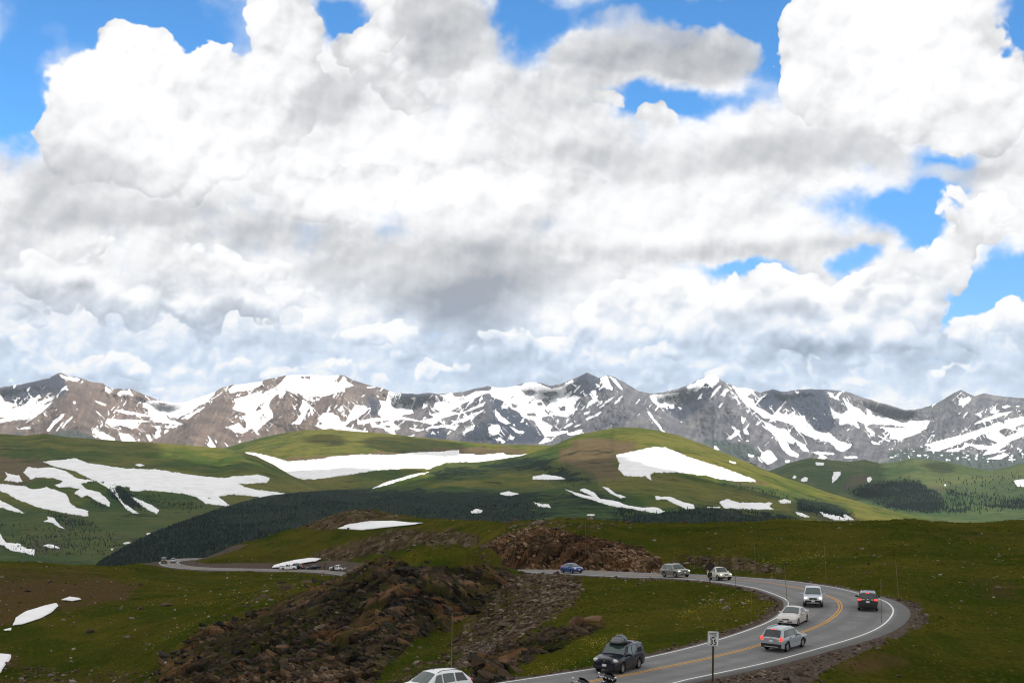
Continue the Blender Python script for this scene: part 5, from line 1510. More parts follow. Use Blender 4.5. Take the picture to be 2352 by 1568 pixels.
def make_scatter():
    rng = np.random.RandomState(12)
    g = NEAR
    px, py, y, over = g['px'], g['py'], g['y'], g['over']
    vis = (px > -120) & (px < 2480) & (py < 1640) & (y < 560) & (over > 0.5)
    brown = stone_material('brown_stone', [(0.1, (0.024, 0.016, 0.011)), (0.4, (0.060, 0.040, 0.027)), (0.7, (0.112, 0.078, 0.054)), (0.95, (0.23, 0.185, 0.145))])
    pale = stone_material('pale_stone', [(0.1, (0.075, 0.062, 0.050)), (0.5, (0.17, 0.145, 0.118)), (0.95, (0.34, 0.30, 0.25))])
    orange = stone_material('orange_stone', [(0.1, (0.026, 0.014, 0.009)), (0.4, (0.070, 0.038, 0.021)), (0.7, (0.150, 0.088, 0.047)), (0.95, (0.32, 0.22, 0.14))])
    tmpl = STONES
    sc = np.clip(y / 150, 0.7, 2.6).ravel()
    rock = np.clip(g['cliff'] + g['cut'], 0, 1)
    # talus and scree
    i = pick(vis * (g['talus'] ** 1.6 + 0.006), 3000, rng)
    spread('scree_stones', i, rng.gamma(2.0, 0.075, len(i)) * sc[i] + 0.05, tmpl, STONE_F, rng, brown, 0.18)
    i = pick(vis * (g['gravel'] * (y < 260) + 0.002 * (g['talus'] > .3)), 3000, rng)
    spread('gravel_stones', i, rng.gamma(1.6, 0.045, len(i)) * sc[i] + 0.03, tmpl, STONE_F, rng, brown, 0.15)
    i = pick(vis * (1 - rock) * (0.25 + 1.0 * (px < 700) + 0.4 * (fbm(g['x'] * .05, y * .03, 3, 9) > 0.2)), 1500, rng)
    spread('scattered_pale_stones', i, rng.gamma(1.4, 0.05, len(i)) * sc[i] + 0.03, tmpl, STONE_F, rng, pale, 0.12)
    i = pick(vis * g['cut'], 450, rng)
    spread('road_cut_rubble', i, rng.gamma(1.6, 0.10, len(i)) + 0.05, tmpl, STONE_F, rng, orange, 0.1)
    i = pick(vis * g['cliff'] * (y < 236), 900, rng)
    spread('cliff_rubble', i, rng.gamma(1.6, 0.10, len(i)) + 0.05, tmpl, STONE_F, rng, brown, 0.1, tone=rng.rand(len(i)) * 0.6)

    # the rock face itself: tilted slabs and blocks bedded into it, all dipping the same way
    c_, s_ = math.cos(0.55), math.sin(0.55)
    slabs = []
    for v in STONES:
        w = v * np.array([1.45, 0.95, 0.95])
        slabs.append(np.stack([w[:, 0] * c_ + w[:, 2] * s_, w[:, 1], -w[:, 0] * s_ + w[:, 2] * c_], -1))
    face = stone_material('cliff_slab', [(0.05, (0.010, 0.009, 0.007)), (0.35, (0.026, 0.021, 0.015)), (0.58, (0.054, 0.036, 0.022)), (0.78, (0.105, 0.058, 0.029)), (0.97, (0.21, 0.155, 0.105))])
    patchy = 0.5 + 0.5 * fbm(g['x'] * .09, (g['y'] + 2 * g['z']) * .10, 4, 61)
    bare = smoothstep(0.30, 0.55, 0.5 + 0.5 * fbm(g['x'] * .10 + 7, g['y'] * .08, 4, 63))
    i = pick(vis * g['cliff'] * bare * (y < 236), 3200, rng)
    size = rng.gamma(1.7, 0.17, len(i)) + 0.13
    tn = np.clip(1.5 * (patchy.ravel()[i] - .5) + 0.38 + 0.22 * rng.randn(len(i)), 0, 1)
    order = np.argsort(-size / g['y'].ravel()[i])
    rest = order[64:]
    spread('cliff_slabs', i[rest], size[rest], slabs, STONE_F, rng, face, -0.30, tone=tn[rest], turn=(0.35, 0.45))
    # the largest slabs one by one
    smesh = {}
    for q in order[:64]:
        key = (rng.randint(len(slabs)), int(tn[q] * 3.99))
        if key not in smesh:
            me = mesh_np('rock', slabs[key[0]], STONE_F)
            at_ = me.attributes.new('tone', 'FLOAT', 'POINT')
            at_.data.foreach_set('value', np.full(12, 0.12 + 0.25 * key[1], np.float32))
            me.materials.append(face)
            smesh[key] = me
        ob = bpy.data.objects.new('rock', smesh[key])
        COL.objects.link(ob)
        k = i[q]
        ob.location = (g['x'].ravel()[k], g['y'].ravel()[k], g['z'].ravel()[k] - 0.22 * size[q])
        ob.rotation_euler = (rng.uniform(-.2, .2), rng.uniform(-.2, .2), rng.normal(0.35, 0.45))
        ob.scale = (size[q],) * 3
        tag(ob, 'large tilted slab bedded in the dark cliff', 'rock', 'tilted slabs of the dark cliff')
    i = pick(vis * g['cut'], 1100, rng)
    spread('road_cut_slabs', i, rng.gamma(2.0, 0.12, len(i)) + 0.12, slabs, STONE_F, rng, orange, -0.28, tone=np.clip(1.6 * (patchy.ravel()[i] - .5) + 0.38 + 0.22 * rng.randn(len(i)), 0, 1), turn=(0.1, 0.5))

    # cushions of tundra grass and herbs
    dome = []
    for k in range(4):
        r = np.random.RandomState(k)
        ring = [(math.cos(t) * (0.8 + .4 * r.rand()), math.sin(t) * (0.8 + .4 * r.rand()), -0.12) for t in np.linspace(0, 2 * math.pi, 6)[:-1]]
        dome.append(np.array(ring + [(0.2 * r.randn(), 0.2 * r.randn(), 0.55 + 0.25 * r.rand())]))
    DF = np.array([(i_, (i_ + 1) % 5, 5) for i_ in range(5)])

    def grass_mat(put):
        t = attr('tone')
        n = noise(position(), 1.5, 3.0, 0.6)
        c = ramp(t * 0.85 + (n - 0.5) * 0.4 + 0.08, [(0.05, (0.011, 0.019, 0.0018)), (0.35, (0.028, 0.040, 0.0035)), (0.6, (0.052, 0.054, 0.006)), (0.8, (0.076, 0.064, 0.011)), (0.95, (0.105, 0.090, 0.024))])
        put('Base Color', c)
    gm = material('tundra_cushion', grass_mat, rough=1.0, spec=0.0)
    dens = vis * (1 - rock * 0.8) * (1 - 0.75 * np.clip(g['gravel'], 0, 1)) * (1 - 0.6 * g['talus']) * (0.6 + 0.8 * smoothstep(-.3, .4, fbm(g['x'] * .08, y * .05, 4, 19)))
    i = pick(dens, 42000, rng)
    patch = 0.5 + 0.5 * fbm(g['x'].ravel()[i] * .12, g['y'].ravel()[i] * .08, 4, 29)
    spread('grass', i, (rng.gamma(3.0, 0.034, len(i)) + 0.04) * sc[i], dome, DF, rng, gm, 0.0, True, tone=np.clip(patch * 0.6 + rng.rand(len(i)) * 0.5, 0, 1), flat=0.75)
    # yellow alpine flowers
    bud = [np.array([(1, 0, 0.2), (-.5, .87, 0.2), (-.5, -.87, 0.2), (0, 0, 0.9)])]
    BF = np.array([(0, 1, 3), (1, 2, 3), (2, 0, 3)])
    ym = material('yellow_flower', lambda put: put('Base Color', ramp(attr('tone'), [(0.0, (0.30, 0.20, 0.010)), (0.6, (0.46, 0.34, 0.02)), (1.0, (0.42, 0.40, 0.26))])), rough=0.9)
    clump = smoothstep(0.0, 0.5, fbm(g['x'] * .25, y * .16, 4, 39))
    i = pick(vis * (1 - rock) * (0.12 + clump) * (g['yellow'] ** 1.2 + 0.012 * (px > 1100) + 0.006), 4600, rng)
    spread('wildflowers', i, (rng.gamma(2.0, 0.011, len(i)) + 0.016) * sc[i], bud, BF, rng, ym, 0.9, tone=rng.rand(len(i)))

    # rocks that can be told apart: one object each
    mats = {'brown': brown, 'pale': pale, 'orange': orange}
    meshes = {}
    for mk, mm in mats.items():
        for k in range(6):
            v = STONES[k % len(STONES)]
            # one subdivision with creased noise for a broken outline
            ed, nv, nf = {}, [tuple(q) for q in v], []

            def midp(a, b):
                key = (min(a, b), max(a, b))
                if key not in ed:
                    q = (np.array(nv[a]) + np.array(nv[b])) / 2
                    q = q * (1 + 0.10 * math.sin(17.1 * q[0] + 9.7 * q[1] + 5.3 * q[2] + k))
                    ed[key] = len(nv)
                    nv.append(tuple(q))
                return ed[key]
            for a, b, c in STONE_F:
                ab, bc, ca = midp(a, b), midp(b, c), midp(c, a)
                nf += [(a, ab, ca), (b, bc, ab), (c, ca, bc), (ab, bc, ca)]
            me = mesh_np('rock', np.array(nv), np.array(nf))
            at_ = me.attributes.new('tone', 'FLOAT', 'POINT')
            at_.data.foreach_set('value', np.full(len(nv), 0.25 + 0.12 * k, np.float32))
            me.materials.append(mm)
            meshes[mk, k] = me

    def rocks(weight, n, lo, hi, mk, label, group):
        idx = pick(weight, n, rng)
        for q in idx:
            s = lo * (hi / lo) ** (rng.rand() ** 1.8)
            ob = bpy.data.objects.new('rock', meshes[mk, rng.randint(6)])
            COL.objects.link(ob)
            ob.location = (g['x'].ravel()[q], g['y'].ravel()[q], g['z'].ravel()[q] + s * 0.12)
            ob.rotation_euler = (rng.uniform(-.4, .4), rng.uniform(-.4, .4), rng.uniform(0, 6.28))
            ob.scale = (s, s * rng.uniform(.7, 1.1), s * rng.uniform(.7, 1.1))
            tag(ob, label, 'rock', group)

    near_slope = vis * (y < 236) * (px > 900) * (px < 1420) * (py > 1300)
    rocks(near_slope * g['talus'] ** 2, 48, 0.25, 0.95, 'brown', 'loose brown rock on the stony slope left of the bend', 'loose rocks on the stony slope')
    rocks(vis * g['cliff'] * (y < 236), 24, 0.35, 1.1, 'brown', 'angular rock sticking out of the dark cliff', 'angular rocks on the dark cliff')
    rocks(vis * (g['cliff'] > .2) * (y < 236) * (px > 850) * (py < 1440), 16, 0.4, 1.2, 'orange', 'rusty rock near the top of the dark cliff', 'rusty rocks near the top of the cliff')
    rocks(vis * g['cut'], 24, 0.25, 0.75, 'orange', 'orange rock in the road cut', 'orange rocks in the road cut')
    rocks(vis * g['gravel'] * (py > 1440) * (px > 1600), 34, 0.15, 0.5, 'brown', 'stone on the gravel bank outside the bend', 'stones on the gravel bank')
    rocks(vis * (over < 2.2) * (over > 0.7) * (py > 1400) * (px > 1450) * (px < 1800) * (y < 125), 16, 0.14, 0.42, 'orange', 'stone on the inner road verge below the bend', 'stones on the inner verge')
    rocks(vis * (px > 1600) * (px < 1780) * (py > 1345) * (py < 1400) * (over > 2) * (y < 170), 16, 0.15, 0.42, 'pale', 'pale rock in the grass inside the bend', 'pale rocks in the grass inside the bend')
    rocks(vis * (px < 420) * (py > 1310) * (y < 400), 34, 0.25, 0.8, 'pale', 'pale rock on the grassy left slope', 'pale rocks on the left slope')


make_scatter()


# conifers
def conifer_template(k, lo=True):
    r = np.random.RandomState(k)
    v, f = [], []
    tiers = 3
    for t in range(tiers):
        z0, z1 = 0.08 + 0.27 * t, 0.08 + 0.27 * t + 0.42
        rad = 0.21 * (1 - t / tiers * 0.75) * (0.85 + 0.3 * r.rand())
        b = len(v)
        for q in np.linspace(0, 2 * math.pi, 6)[:-1]:
            v.append((rad * math.cos(q + t) * (0.75 + .5 * r.rand()), rad * math.sin(q + t) * (0.75 + .5 * r.rand()), z0 - 0.05 * r.rand()))
        v.append((0.02 * r.randn(), 0.02 * r.randn(), min(z1, 1.0)))
        f += [(b + i, b + (i + 1) % 5, b + 5) for i in range(5)]
    return np.array(v), np.array(f)


def make_conifers():
    rng = np.random.RandomState(5)

    def mat(put):
        n = noise(position(), 0.08, 3.0, 0.6)
        t = attr('tone')
        put('Base Color', ramp(t * 0.6 + n * 0.4, [(0.1, (0.003, 0.009, 0.011)), (0.5, (0.008, 0.019, 0.018)), (0.9, (0.024, 0.040, 0.027))]))
    cm = material('conifer_needles', mat, rough=1.0, spec=0.05)
    T = [conifer_template(k) for k in range(5)]
    TV = np.array([a for a, _ in T])
    TF = T[0][1]

    def sample(hill, polys, n, hi, y_over=None):
        out = []
        ms = Mask(polys, 3, 1.0, (-150, 960, 2520, 1440))
        tries = 0
        while len(out) < n and tries < 120:
            tries += 1
            X = rng.uniform(hill.x[0], hill.x[1], 6000)
            t = rng.uniform(0.01, 1, 6000)
            P = hill.pos(X, t)
            px, py = project(P)
            k = rng.rand(6000) < ms(px, py) * (0.25 + 1.1 * (fbm(P[:, 0] * .006, P[:, 1] * .004, 3, 3) > -0.05))
            out += list(P[k])
        return np.array(out[:n])

    def mass(name, P, h):
        n = len(P)
        s = h * rng.uniform(0.55, 1.25, n)
        a = rng.uniform(0, 6.28, n)
        V = TV[rng.randint(0, 5, n)] * s[:, None, None]
        V[..., :2] *= 1.15
        c, q = np.cos(a)[:, None], np.sin(a)[:, None]
        co = np.stack([V[..., 0] * c - V[..., 1] * q + P[:, None, 0], V[..., 0] * q + V[..., 1] * c + P[:, None, 1], V[..., 2] + P[:, None, 2] - 0.4], -1)
        me = mesh_np(name, co.reshape(-1, 3), (TF[None] + (np.arange(n) * TV.shape[1])[:, None, None]).reshape(-1, 3))
        at_ = me.attributes.new('tone', 'FLOAT', 'POINT')
        at_.data.foreach_set('value', np.repeat(rng.rand(n), TV.shape[1]).astype(np.float32))
        me.materials.append(cm)
        ob = bpy.data.objects.new(name, me)
        COL.objects.link(ob)
        ob['kind'] = 'stuff'

    z4 = lambda l: zmap([l], 1693.4, 875, .28)[0]
    z7 = lambda l: zmap([l], 1223, 978.4, .36)[0]
    wood = z4([(900, 905), (1000, 865), (1200, 850), (1300, 830), (1480, 830), (1560, 900), (1650, 920), (1700, 1000), (1690, 1040), (1300, 1045), (1100, 985)])
    mass('conifer_wood', sample(hillD, [wood], 4200, 12), 7.5)
    mass('valley_wood', sample(hillD, [z4([(1720, 900), (1850, 900), (2000, 930), (2200, 960), (2480, 960), (2480, 1040), (2100, 1055), (1720, 1050)]), z4([(1200, 1040), (2000, 1040), (2100, 1075), (1300, 1075)])], 1200, 11), 8.5)
    sh = [(0.95, [(120, 1420), (232, 1285), (300, 1250), (420, 1196), (560, 1152), (700, 1130), (800, 1124), (830, 1150), (780, 1200), (700, 1300)]), (0.25, [(800, 1130), (1000, 1140), (1250, 1150), (1250, 1240), (800, 1240)])]
    mass('shoulder_wood', sample(hillC, sh, 11000, 8), 3.3)
    dk = [(0.6, z7([(520, 490), (700, 560), (1100, 520), (1500, 560), (1700, 600), (1700, 660), (500, 660)])), (0.8, z7([(1690, 480), (1800, 478), (2050, 565), (2000, 590), (1850, 560), (1690, 535)])), (0.7, z7([(1200, 360), (1350, 385), (1640, 435), (1740, 460), (1600, 450), (1200, 380)])),
          (0.6, z7([(210, 345), (400, 340), (420, 375), (220, 375)])), (0.5, z7([(0, 265), (230, 260), (230, 280), (0, 285)]))]
    mass('dwarf_conifers', sample(hillC, dk, 1500, 5), 4.0)
    z5 = lambda l: zmap([l], 0, 1016, .288)[0]
    la = [z5([(850, 420), (960, 460), (1150, 545), (1130, 500), (1000, 385), (900, 350)]), z5([(700, 470), (760, 470), (870, 525), (800, 520)]), (0.35, z5([(380, 560), (700, 620), (800, 680), (500, 660)])), (0.5, z5([(1040, 400), (1500, 480), (1680, 520), (1500, 540), (1200, 480)])), (0.14, z5([(0, 650), (900, 700), (1000, 900), (0, 900)]))]
    mass('slope_conifers', sample(hillA, la, 1500, 6), 4.0)
    # single trees on the open slope at the far right
    P = sample(hillD, [z4([(1560, 800), (2500, 760), (2500, 960), (2250, 900), (1750, 890)]), (0.5, z4([(1200, 780), (1350, 780), (1500, 830), (1200, 840)])), (0.5, z4([(560, 800), (900, 800), (900, 880), (640, 850)]))], 110, 12)
    mes = []
    for k in range(5):
        me = mesh_np('conifer', TV[k], TF)
        at_ = me.attributes.new('tone', 'FLOAT', 'POINT')
        at_.data.foreach_set('value', np.full(len(TV[k]), 0.2 + 0.15 * k, np.float32))
        me.materials.append(cm)
        mes.append(me)
    for p in P:
        ob = bpy.data.objects.new('conifer', mes[rng.randint(5)])
        COL.objects.link(ob)
        ob.location = (p[0], p[1], p[2] - 0.4)
        s = rng.uniform(6, 11)
        ob.scale = (s * 1.2, s * 1.2, s)
        ob.rotation_euler = (0, 0, rng.uniform(0, 6.28))
        tag(ob, 'small dark conifer standing apart on the open far right hillside', 'tree', 'single conifers on the far right hill')


make_conifers()
# ------------------------------------------------------------------ unseen cloud added overhead, shaped by the shade wanted on ridge and hills
SHADE_CLOUD_Z = 2500.0


def shade_cloud_material():
    m = bpy.data.materials.new('shade_cloud_skin')
    m.use_nodes = True
    t = m.node_tree
    t.nodes.clear()
    E.tree = t
    out = t.nodes.new('ShaderNodeOutputMaterial')
    d = t.nodes.new('ShaderNodeBsdfDiffuse')
    d.inputs[0].default_value = (0.92, 0.92, 0.93, 1)
    tr = t.nodes.new('ShaderNodeBsdfTranslucent')
    tr.inputs[0].default_value = (0.92, 0.92, 0.93, 1)
    mx = t.nodes.new('ShaderNodeMixShader')
    mx.inputs[0].default_value = 0.5
    t.links.new(d.outputs[0], mx.inputs[1])
    t.links.new(tr.outputs[0], mx.inputs[2])
    t.links.new(mx.outputs[0], out.inputs[0])
    return m


def make_shade_clouds():
    cell = 26.0
    x0, x1, y0, y1 = -1600.0, 4600.0, -3000.0, 4000.0
    gx, gy = np.arange(x0, x1, cell), np.arange(y0, y1, cell)
    S = np.array(SUN)
    num = np.zeros((len(gy), len(gx)))
    den = np.zeros_like(num)

    def splat(P, val, w=1.0):
        q = P + S * ((SHADE_CLOUD_Z - P[..., 2:3]) / S[2])
        i = ((q[..., 0] - x0) / cell).round().astype(int)
        j = ((q[..., 1] - y0) / cell).round().astype(int)
        ok = (i >= 0) & (i < len(gx)) & (j >= 0) & (j < len(gy))
        np.add.at(num, (j[ok], i[ok]), (val * w)[ok])
        np.add.at(den, (j[ok], i[ok]), (w * np.ones_like(val))[ok])

    box = (-150, 960, 2520, 1440)
    MA = Mask([[(-150, 1052), (0, 1044), (150, 1046), (330, 1058), (500, 1078), (600, 1088), (700, 1118), (900, 1300), (900, 1440), (-150, 1440)], (0.72, [(-150, 1012), (60, 1008), (200, 1022), (330, 1034), (480, 1046), (600, 1080), (500, 1078), (330, 1058), (150, 1046), (-150, 1052)]), (0.53, [(-150, 985), (300, 1000), (560, 1038), (480, 1046), (200, 1022), (-150, 1012)])], 5, 1.0, box)
    MB = Mask([[(860, 1006), (960, 1010), (1040, 1016), (1060, 1030), (1040, 1050), (930, 1046), (880, 1035)], (0.56, [(700, 1000), (760, 996), (800, 1010), (760, 1040), (690, 1030)]), [(560, 1092), (1000, 1085), (1000, 1160), (560, 1160)]], 4, 1.0, box)
    MC = Mask([[(100, 1440), (230, 1260), (700, 1115), (838, 1114), (890, 1122), (990, 1122), (1090, 1110), (1170, 1078), (1240, 1058), (1300, 1066), (1370, 1080), (1416, 1046), (1470, 1075), (1540, 1086), (1575, 1092), (1560, 1103), (1600, 1108), (1650, 1120), (1720, 1127), (1790, 1144), (1850, 1160), (1900, 1174), (1970, 1190), (1970, 1300), (500, 1440)]], 4, 1.0, box)
    MD = Mask([[(1740, 1060), (1985, 1045), (2012, 1065), (2032, 1120), (2000, 1150), (1740, 1150)], [(2130, 1064), (2180, 1062), (2196, 1078), (2150, 1088)]], 4, 1.0, box)
    for h, m in ((hillA, MA), (hillB, MB), (hillC, MC), (hillD, MD)):
        X, T = np.meshgrid(np.linspace(h.x[0], h.x[1], 700), np.linspace(0, 1, 260))
        P = h.pos(X, T)
        px, py = project(P)
        splat(P, m(px, py))
    m = np.where(den > 0, num / np.maximum(den, 1e-6), -1.0)
    # unknown cells take on the blurred surroundings
    known = (m >= 0).astype(np.float32)
    a, b = blur(np.where(known > 0, m, 0).astype(np.float32), 6), blur(known, 6)
    m = np.where(known > 0, m, a / np.maximum(b, 1e-3))
    m[(b < 0.02) & (known == 0)] = 0
    # the near ridge lies wholly in shade
    GX, GY = np.meshgrid(gx, gy)
    off = S[:2] / S[2] * (SHADE_CLOUD_Z + 25)
    r = np.sqrt(((GX - off[0]) / 560.0) ** 2 + ((GY - off[1] - 240) / 640.0) ** 2)
    m = np.maximum(m, smoothstep(1.25, 0.95, r))
    m = m + 0.20 * fbm(GX * .006, GY * .006, 5, 77, 0.6) * smoothstep(1.0, 1.3, r)
    keepv = m > 0.5
    keep = keepv[:-1, :-1]
    soft = smoothstep(0.1, 1.0, blur(keepv.astype(np.float32), 5))
    lump = 0.6 + 0.4 * fbm(GX * .004, GY * .004, 4, 31)
    top = SHADE_CLOUD_Z + 25 + 520 * soft * lump
    bot = SHADE_CLOUD_Z - 60 * soft * (0.7 + 0.3 * fbm(GX * .006, GY * .006, 3, 37))
    mat = shade_cloud_material()
    for nm, sel in (('shade_cloud', GX[:-1, :-1] * 0 + 1),):
        k = keep & (sel > 0)
        R, Cn = GX.shape
        idx = np.arange(R * Cn).reshape(R, Cn)
        q = np.stack([idx[:-1, :-1], idx[:-1, 1:], idx[1:, 1:], idx[1:, :-1]], -1)[k]
        n = R * Cn
        co = np.concatenate([np.stack([GX, GY, top], -1).reshape(-1, 3), np.stack([GX, GY, bot], -1).reshape(-1, 3)])
        faces = [q, q[:, ::-1] + n]
        e = np.concatenate([q[:, [0, 1]], q[:, [1, 2]], q[:, [2, 3]], q[:, [3, 0]]])
        key = {}
        for a_, b_ in e.tolist():
            key[(a_, b_)] = 1
        rim = np.array([(a_, b_) for (a_, b_) in key if (b_, a_) not in key])
        faces.append(np.stack([rim[:, 1], rim[:, 0], rim[:, 0] + n, rim[:, 1] + n], -1))
        used = np.zeros(2 * n, bool)
        for f in faces:
            used[f.ravel()] = True
        remap = np.cumsum(used) - 1
        me = mesh_np(nm, co[used], [remap[f] for f in faces], True)
        me.materials.append(mat)
        ob = bpy.data.objects.new(nm, me)
        COL.objects.link(ob)
        ob['kind'] = 'structure'


make_shade_clouds()
# ------------------------------------------------------------------ vehicles
def simple(name, col, rough=0.5, spec=0.5, metal=0.0, coat=0.0, emit=None, estr=0.0, vary=0.0):
    def b(put):
        if vary:
            n = noise(texco('Object'), 3.0, 4.0, 0.6)
            put('Base Color', mixc(step(n, 0.4, 0.75) * vary, col, (0.20, 0.17, 0.14)))
            put('Roughness', step(n, 0.2, 0.8, rough, min(1.0, rough + 0.15)))
        else:
            put('Base Color', col)
        if coat:
            put('Coat Weight', coat if max(col) > 0.1 else coat * 0.35)
            put('Coat Roughness', 0.06)
        if emit:
            put('Emission Color', emit)
            put('Emission Strength', estr)
    return material(name, b, rough=rough, spec=spec, metal=metal)


M_glass = simple('window_glass', (0.012, 0.018, 0.018), 0.04, 0.7)
M_screen = simple('windscreen_glass', (0.035, 0.060, 0.055), 0.05, 0.9)
M_black = simple('black_plastic', (0.014, 0.014, 0.015), 0.6, 0.3, vary=0.06)
M_tyre = simple('tyre_rubber', (0.012, 0.012, 0.012), 0.85, 0.2)
M_rim = simple('alloy_rim', (0.42, 0.42, 0.43), 0.35, 0.5, 0.6)
M_chrome = simple('chrome', (0.75, 0.75, 0.76), 0.15, 0.5, 1.0)
M_lamp = simple('lamp_lens', (0.62, 0.63, 0.62), 0.12, 0.6)
M_lamp_on = simple('lamp_lens_lit', (0.8, 0.8, 0.75), 0.2, 0.5, emit=(1.0, 0.93, 0.75), estr=1.0)
M_tail = simple('tail_lamp_lens', (0.32, 0.012, 0.012), 0.15, 0.5)
M_tail_on = simple('tail_lamp_lit', (0.6, 0.03, 0.02), 0.2, 0.5, emit=(1.0, 0.07, 0.04), estr=1.2)
M_amber = simple('amber_lens', (0.75, 0.20, 0.03), 0.2, 0.5)
M_plate = simple('licence_plate', (0.62, 0.63, 0.63), 0.5, 0.3)
M_gold = simple('gold_emblem', (0.55, 0.38, 0.10), 0.3, 0.5, 0.7)
M_grey_cloth = simple('grey_roof_bag_cloth', (0.17, 0.18, 0.185), 0.9, 0.1, vary=0.05)


def paint(name, col, metal=0.0, rough=0.32):
    if max(col) < 0.1:
        rough = 0.16
    return simple(name, col, rough, 0.5 if max(col) > 0.1 else 0.25, metal, 0.7, vary=0.05)


def link(name, me, parent, mat=None):
    ob = bpy.data.objects.new(name, me)
    COL.objects.link(ob)
    if mat and not me.materials:
        me.materials.append(mat)
    ob.parent = parent
    return ob


def thing(name, label, cat, loc=(0, 0, 0), rz=0.0, group=None):
    o = bpy.data.objects.new(name, None)
    COL.objects.link(o)
    o.location = loc
    o.rotation_euler = (0, 0, rz)
    tag(o, label, cat, group)
    return o


class Geo:
    """Collects simple shapes into one mesh."""

    def __init__(self):
        self.v, self.f, self.n = [], [], 0

    def add(self, co, faces):
        self.v.append(np.asarray(co, float))
        self.f += [[i + self.n for i in f] for f in faces]
        self.n += len(co)
        return self

    def box(self, c, s, rot=None, taper=1.0):
        h = np.array(s) / 2
        co = np.array([[x * h[0] * (taper if z > 0 else 1), y * h[1] * (taper if z > 0 else 1), z * h[2]] for z in (-1, 1) for y in (-1, 1) for x in (-1, 1)])
        if rot is not None:
            co = co @ np.array(rot).T
        return self.add(co + np.array(c), [[0, 2, 3, 1], [4, 5, 7, 6], [0, 1, 5, 4], [2, 6, 7, 3], [0, 4, 6, 2], [1, 3, 7, 5]])

    def ball(self, c, s, nu=12, nv=8, e=1.0, rot=None):
        co, f = [], []
        for j in range(nv + 1):
            th = math.pi * j / nv
            for i in range(nu):
                ph = 2 * math.pi * i / nu
                p = [math.sin(th) * math.cos(ph), math.sin(th) * math.sin(ph), math.cos(th)]
                p = [math.copysign(abs(q) ** e, q) for q in p]
                co.append([p[0] * s[0], p[1] * s[1], p[2] * s[2]])
        for j in range(nv):
            for i in range(nu):
                a, b = j * nu + i, j * nu + (i + 1) % nu
                f.append([a, a + nu, b + nu, b])
        co = np.array(co)
        if rot is not None:
            co = co @ np.array(rot).T
        return self.add(co + np.array(c), f)

    def tube(self, pts, r, n=8, cap=True):
        pts = [np.array(p, float) for p in pts]
        rr = r if isinstance(r, (list, tuple)) else [r] * len(pts)
        co, f = [], []
        for k, p in enumerate(pts):
            d = pts[min(k + 1, len(pts) - 1)] - pts[max(k - 1, 0)]
            d /= np.linalg.norm(d)
            a = np.cross(d, [0, 0, 1] if abs(d[2]) < 0.9 else [1, 0, 0])
            a /= np.linalg.norm(a)
            b = np.cross(d, a)
            for i in range(n):
                t = 2 * math.pi * i / n
                co.append(p + rr[k] * (math.cos(t) * a + math.sin(t) * b))
        for k in range(len(pts) - 1):
            for i in range(n):
                f.append([k * n + i, k * n + (i + 1) % n, (k + 1) * n + (i + 1) % n, (k + 1) * n + i])
        if cap:
            f.append(list(range(n))[::-1])
            f.append([(len(pts) - 1) * n + i for i in range(n)])
        return self.add(co, f)

    def lathe(self, prof, axis='y', n=20, c=(0, 0, 0)):
        """prof: (along axis, radius)."""
        co, f = [], []
        for a, r in prof:
            for i in range(n):
                t = 2 * math.pi * i / n
                co.append([r * math.cos(t), a, r * math.sin(t)] if axis == 'y' else [r * math.cos(t), r * math.sin(t), a] if axis == 'z' else [a, r * math.cos(t), r * math.sin(t)])
        for k in range(len(prof) - 1):
            for i in range(n):
                f.append([k * n + i, k * n + (i + 1) % n, (k + 1) * n + (i + 1) % n, (k + 1) * n + i])
        return self.add(np.array(co) + np.array(c), f)

    def grid(self, P):
        R, Cn = P.shape[:2]
        return self.add(P.reshape(-1, 3), [[j * Cn + i, j * Cn + i + 1, (j + 1) * Cn + i + 1, (j + 1) * Cn + i] for j in range(R - 1) for i in range(Cn - 1)])

    def mesh(self, name, mat=None, smooth=False):
        me = bpy.data.meshes.new(name)
        co = np.concatenate(self.v) if self.v else np.zeros((0, 3))
        me.from_pydata([tuple(c) for c in co], [], self.f)
        if smooth:
            me.polygons.foreach_set('use_smooth', [True] * len(me.polygons))
        if mat:
            me.materials.append(mat)
        me.update()
        return me

    def put(self, name, mat, parent, smooth=False):
        return link(name, self.mesh(name, mat, smooth), parent)


def lerp(a, b, t):
    return a + (b - a) * t


WHEELS = {}


def wheel_meshes(r, w, spokes=5):
    key = (round(r, 3), round(w, 3), spokes)
    if key in WHEELS:
        return WHEELS[key]
    t = Geo()
    ri = r * 0.66
    t.lathe([(-w / 2, ri), (-w / 2, r * 0.93), (-w * 0.36, r), (w * 0.36, r), (w / 2, r * 0.93), (w / 2, ri), (-w / 2, ri)], n=22)
    g = Geo()
    yo = w / 2 - 0.02
    g.lathe([(yo - 0.07, ri + 0.002), (yo + 0.004, ri + 0.002), (yo + 0.004, ri * 0.88), (yo - 0.06, ri * 0.86)], n=22)
    for k in range(spokes):
        a = 2 * math.pi * k / spokes + 0.3
        ca, sa = math.cos(a), math.sin(a)
        R = [[ca, 0, -sa], [0, 1, 0], [sa, 0, ca]]
        g.box((ca * ri * 0.5, yo - 0.015, sa * ri * 0.5), (ri * 0.92, 0.03, ri * 0.24), R)
    g.lathe([(yo - 0.05, ri * 0.26), (yo + 0.008, ri * 0.22), (yo + 0.010, 0.001)], n=10)
    d = Geo()
    d.lathe([(yo - 0.055, 0.001), (yo - 0.055, ri * 0.99)], n=18)
    WHEELS[key] = (t.mesh('tyre', M_tyre, True), g.mesh('rim', M_rim), d.mesh('brake_disc', M_black))
    return WHEELS[key]


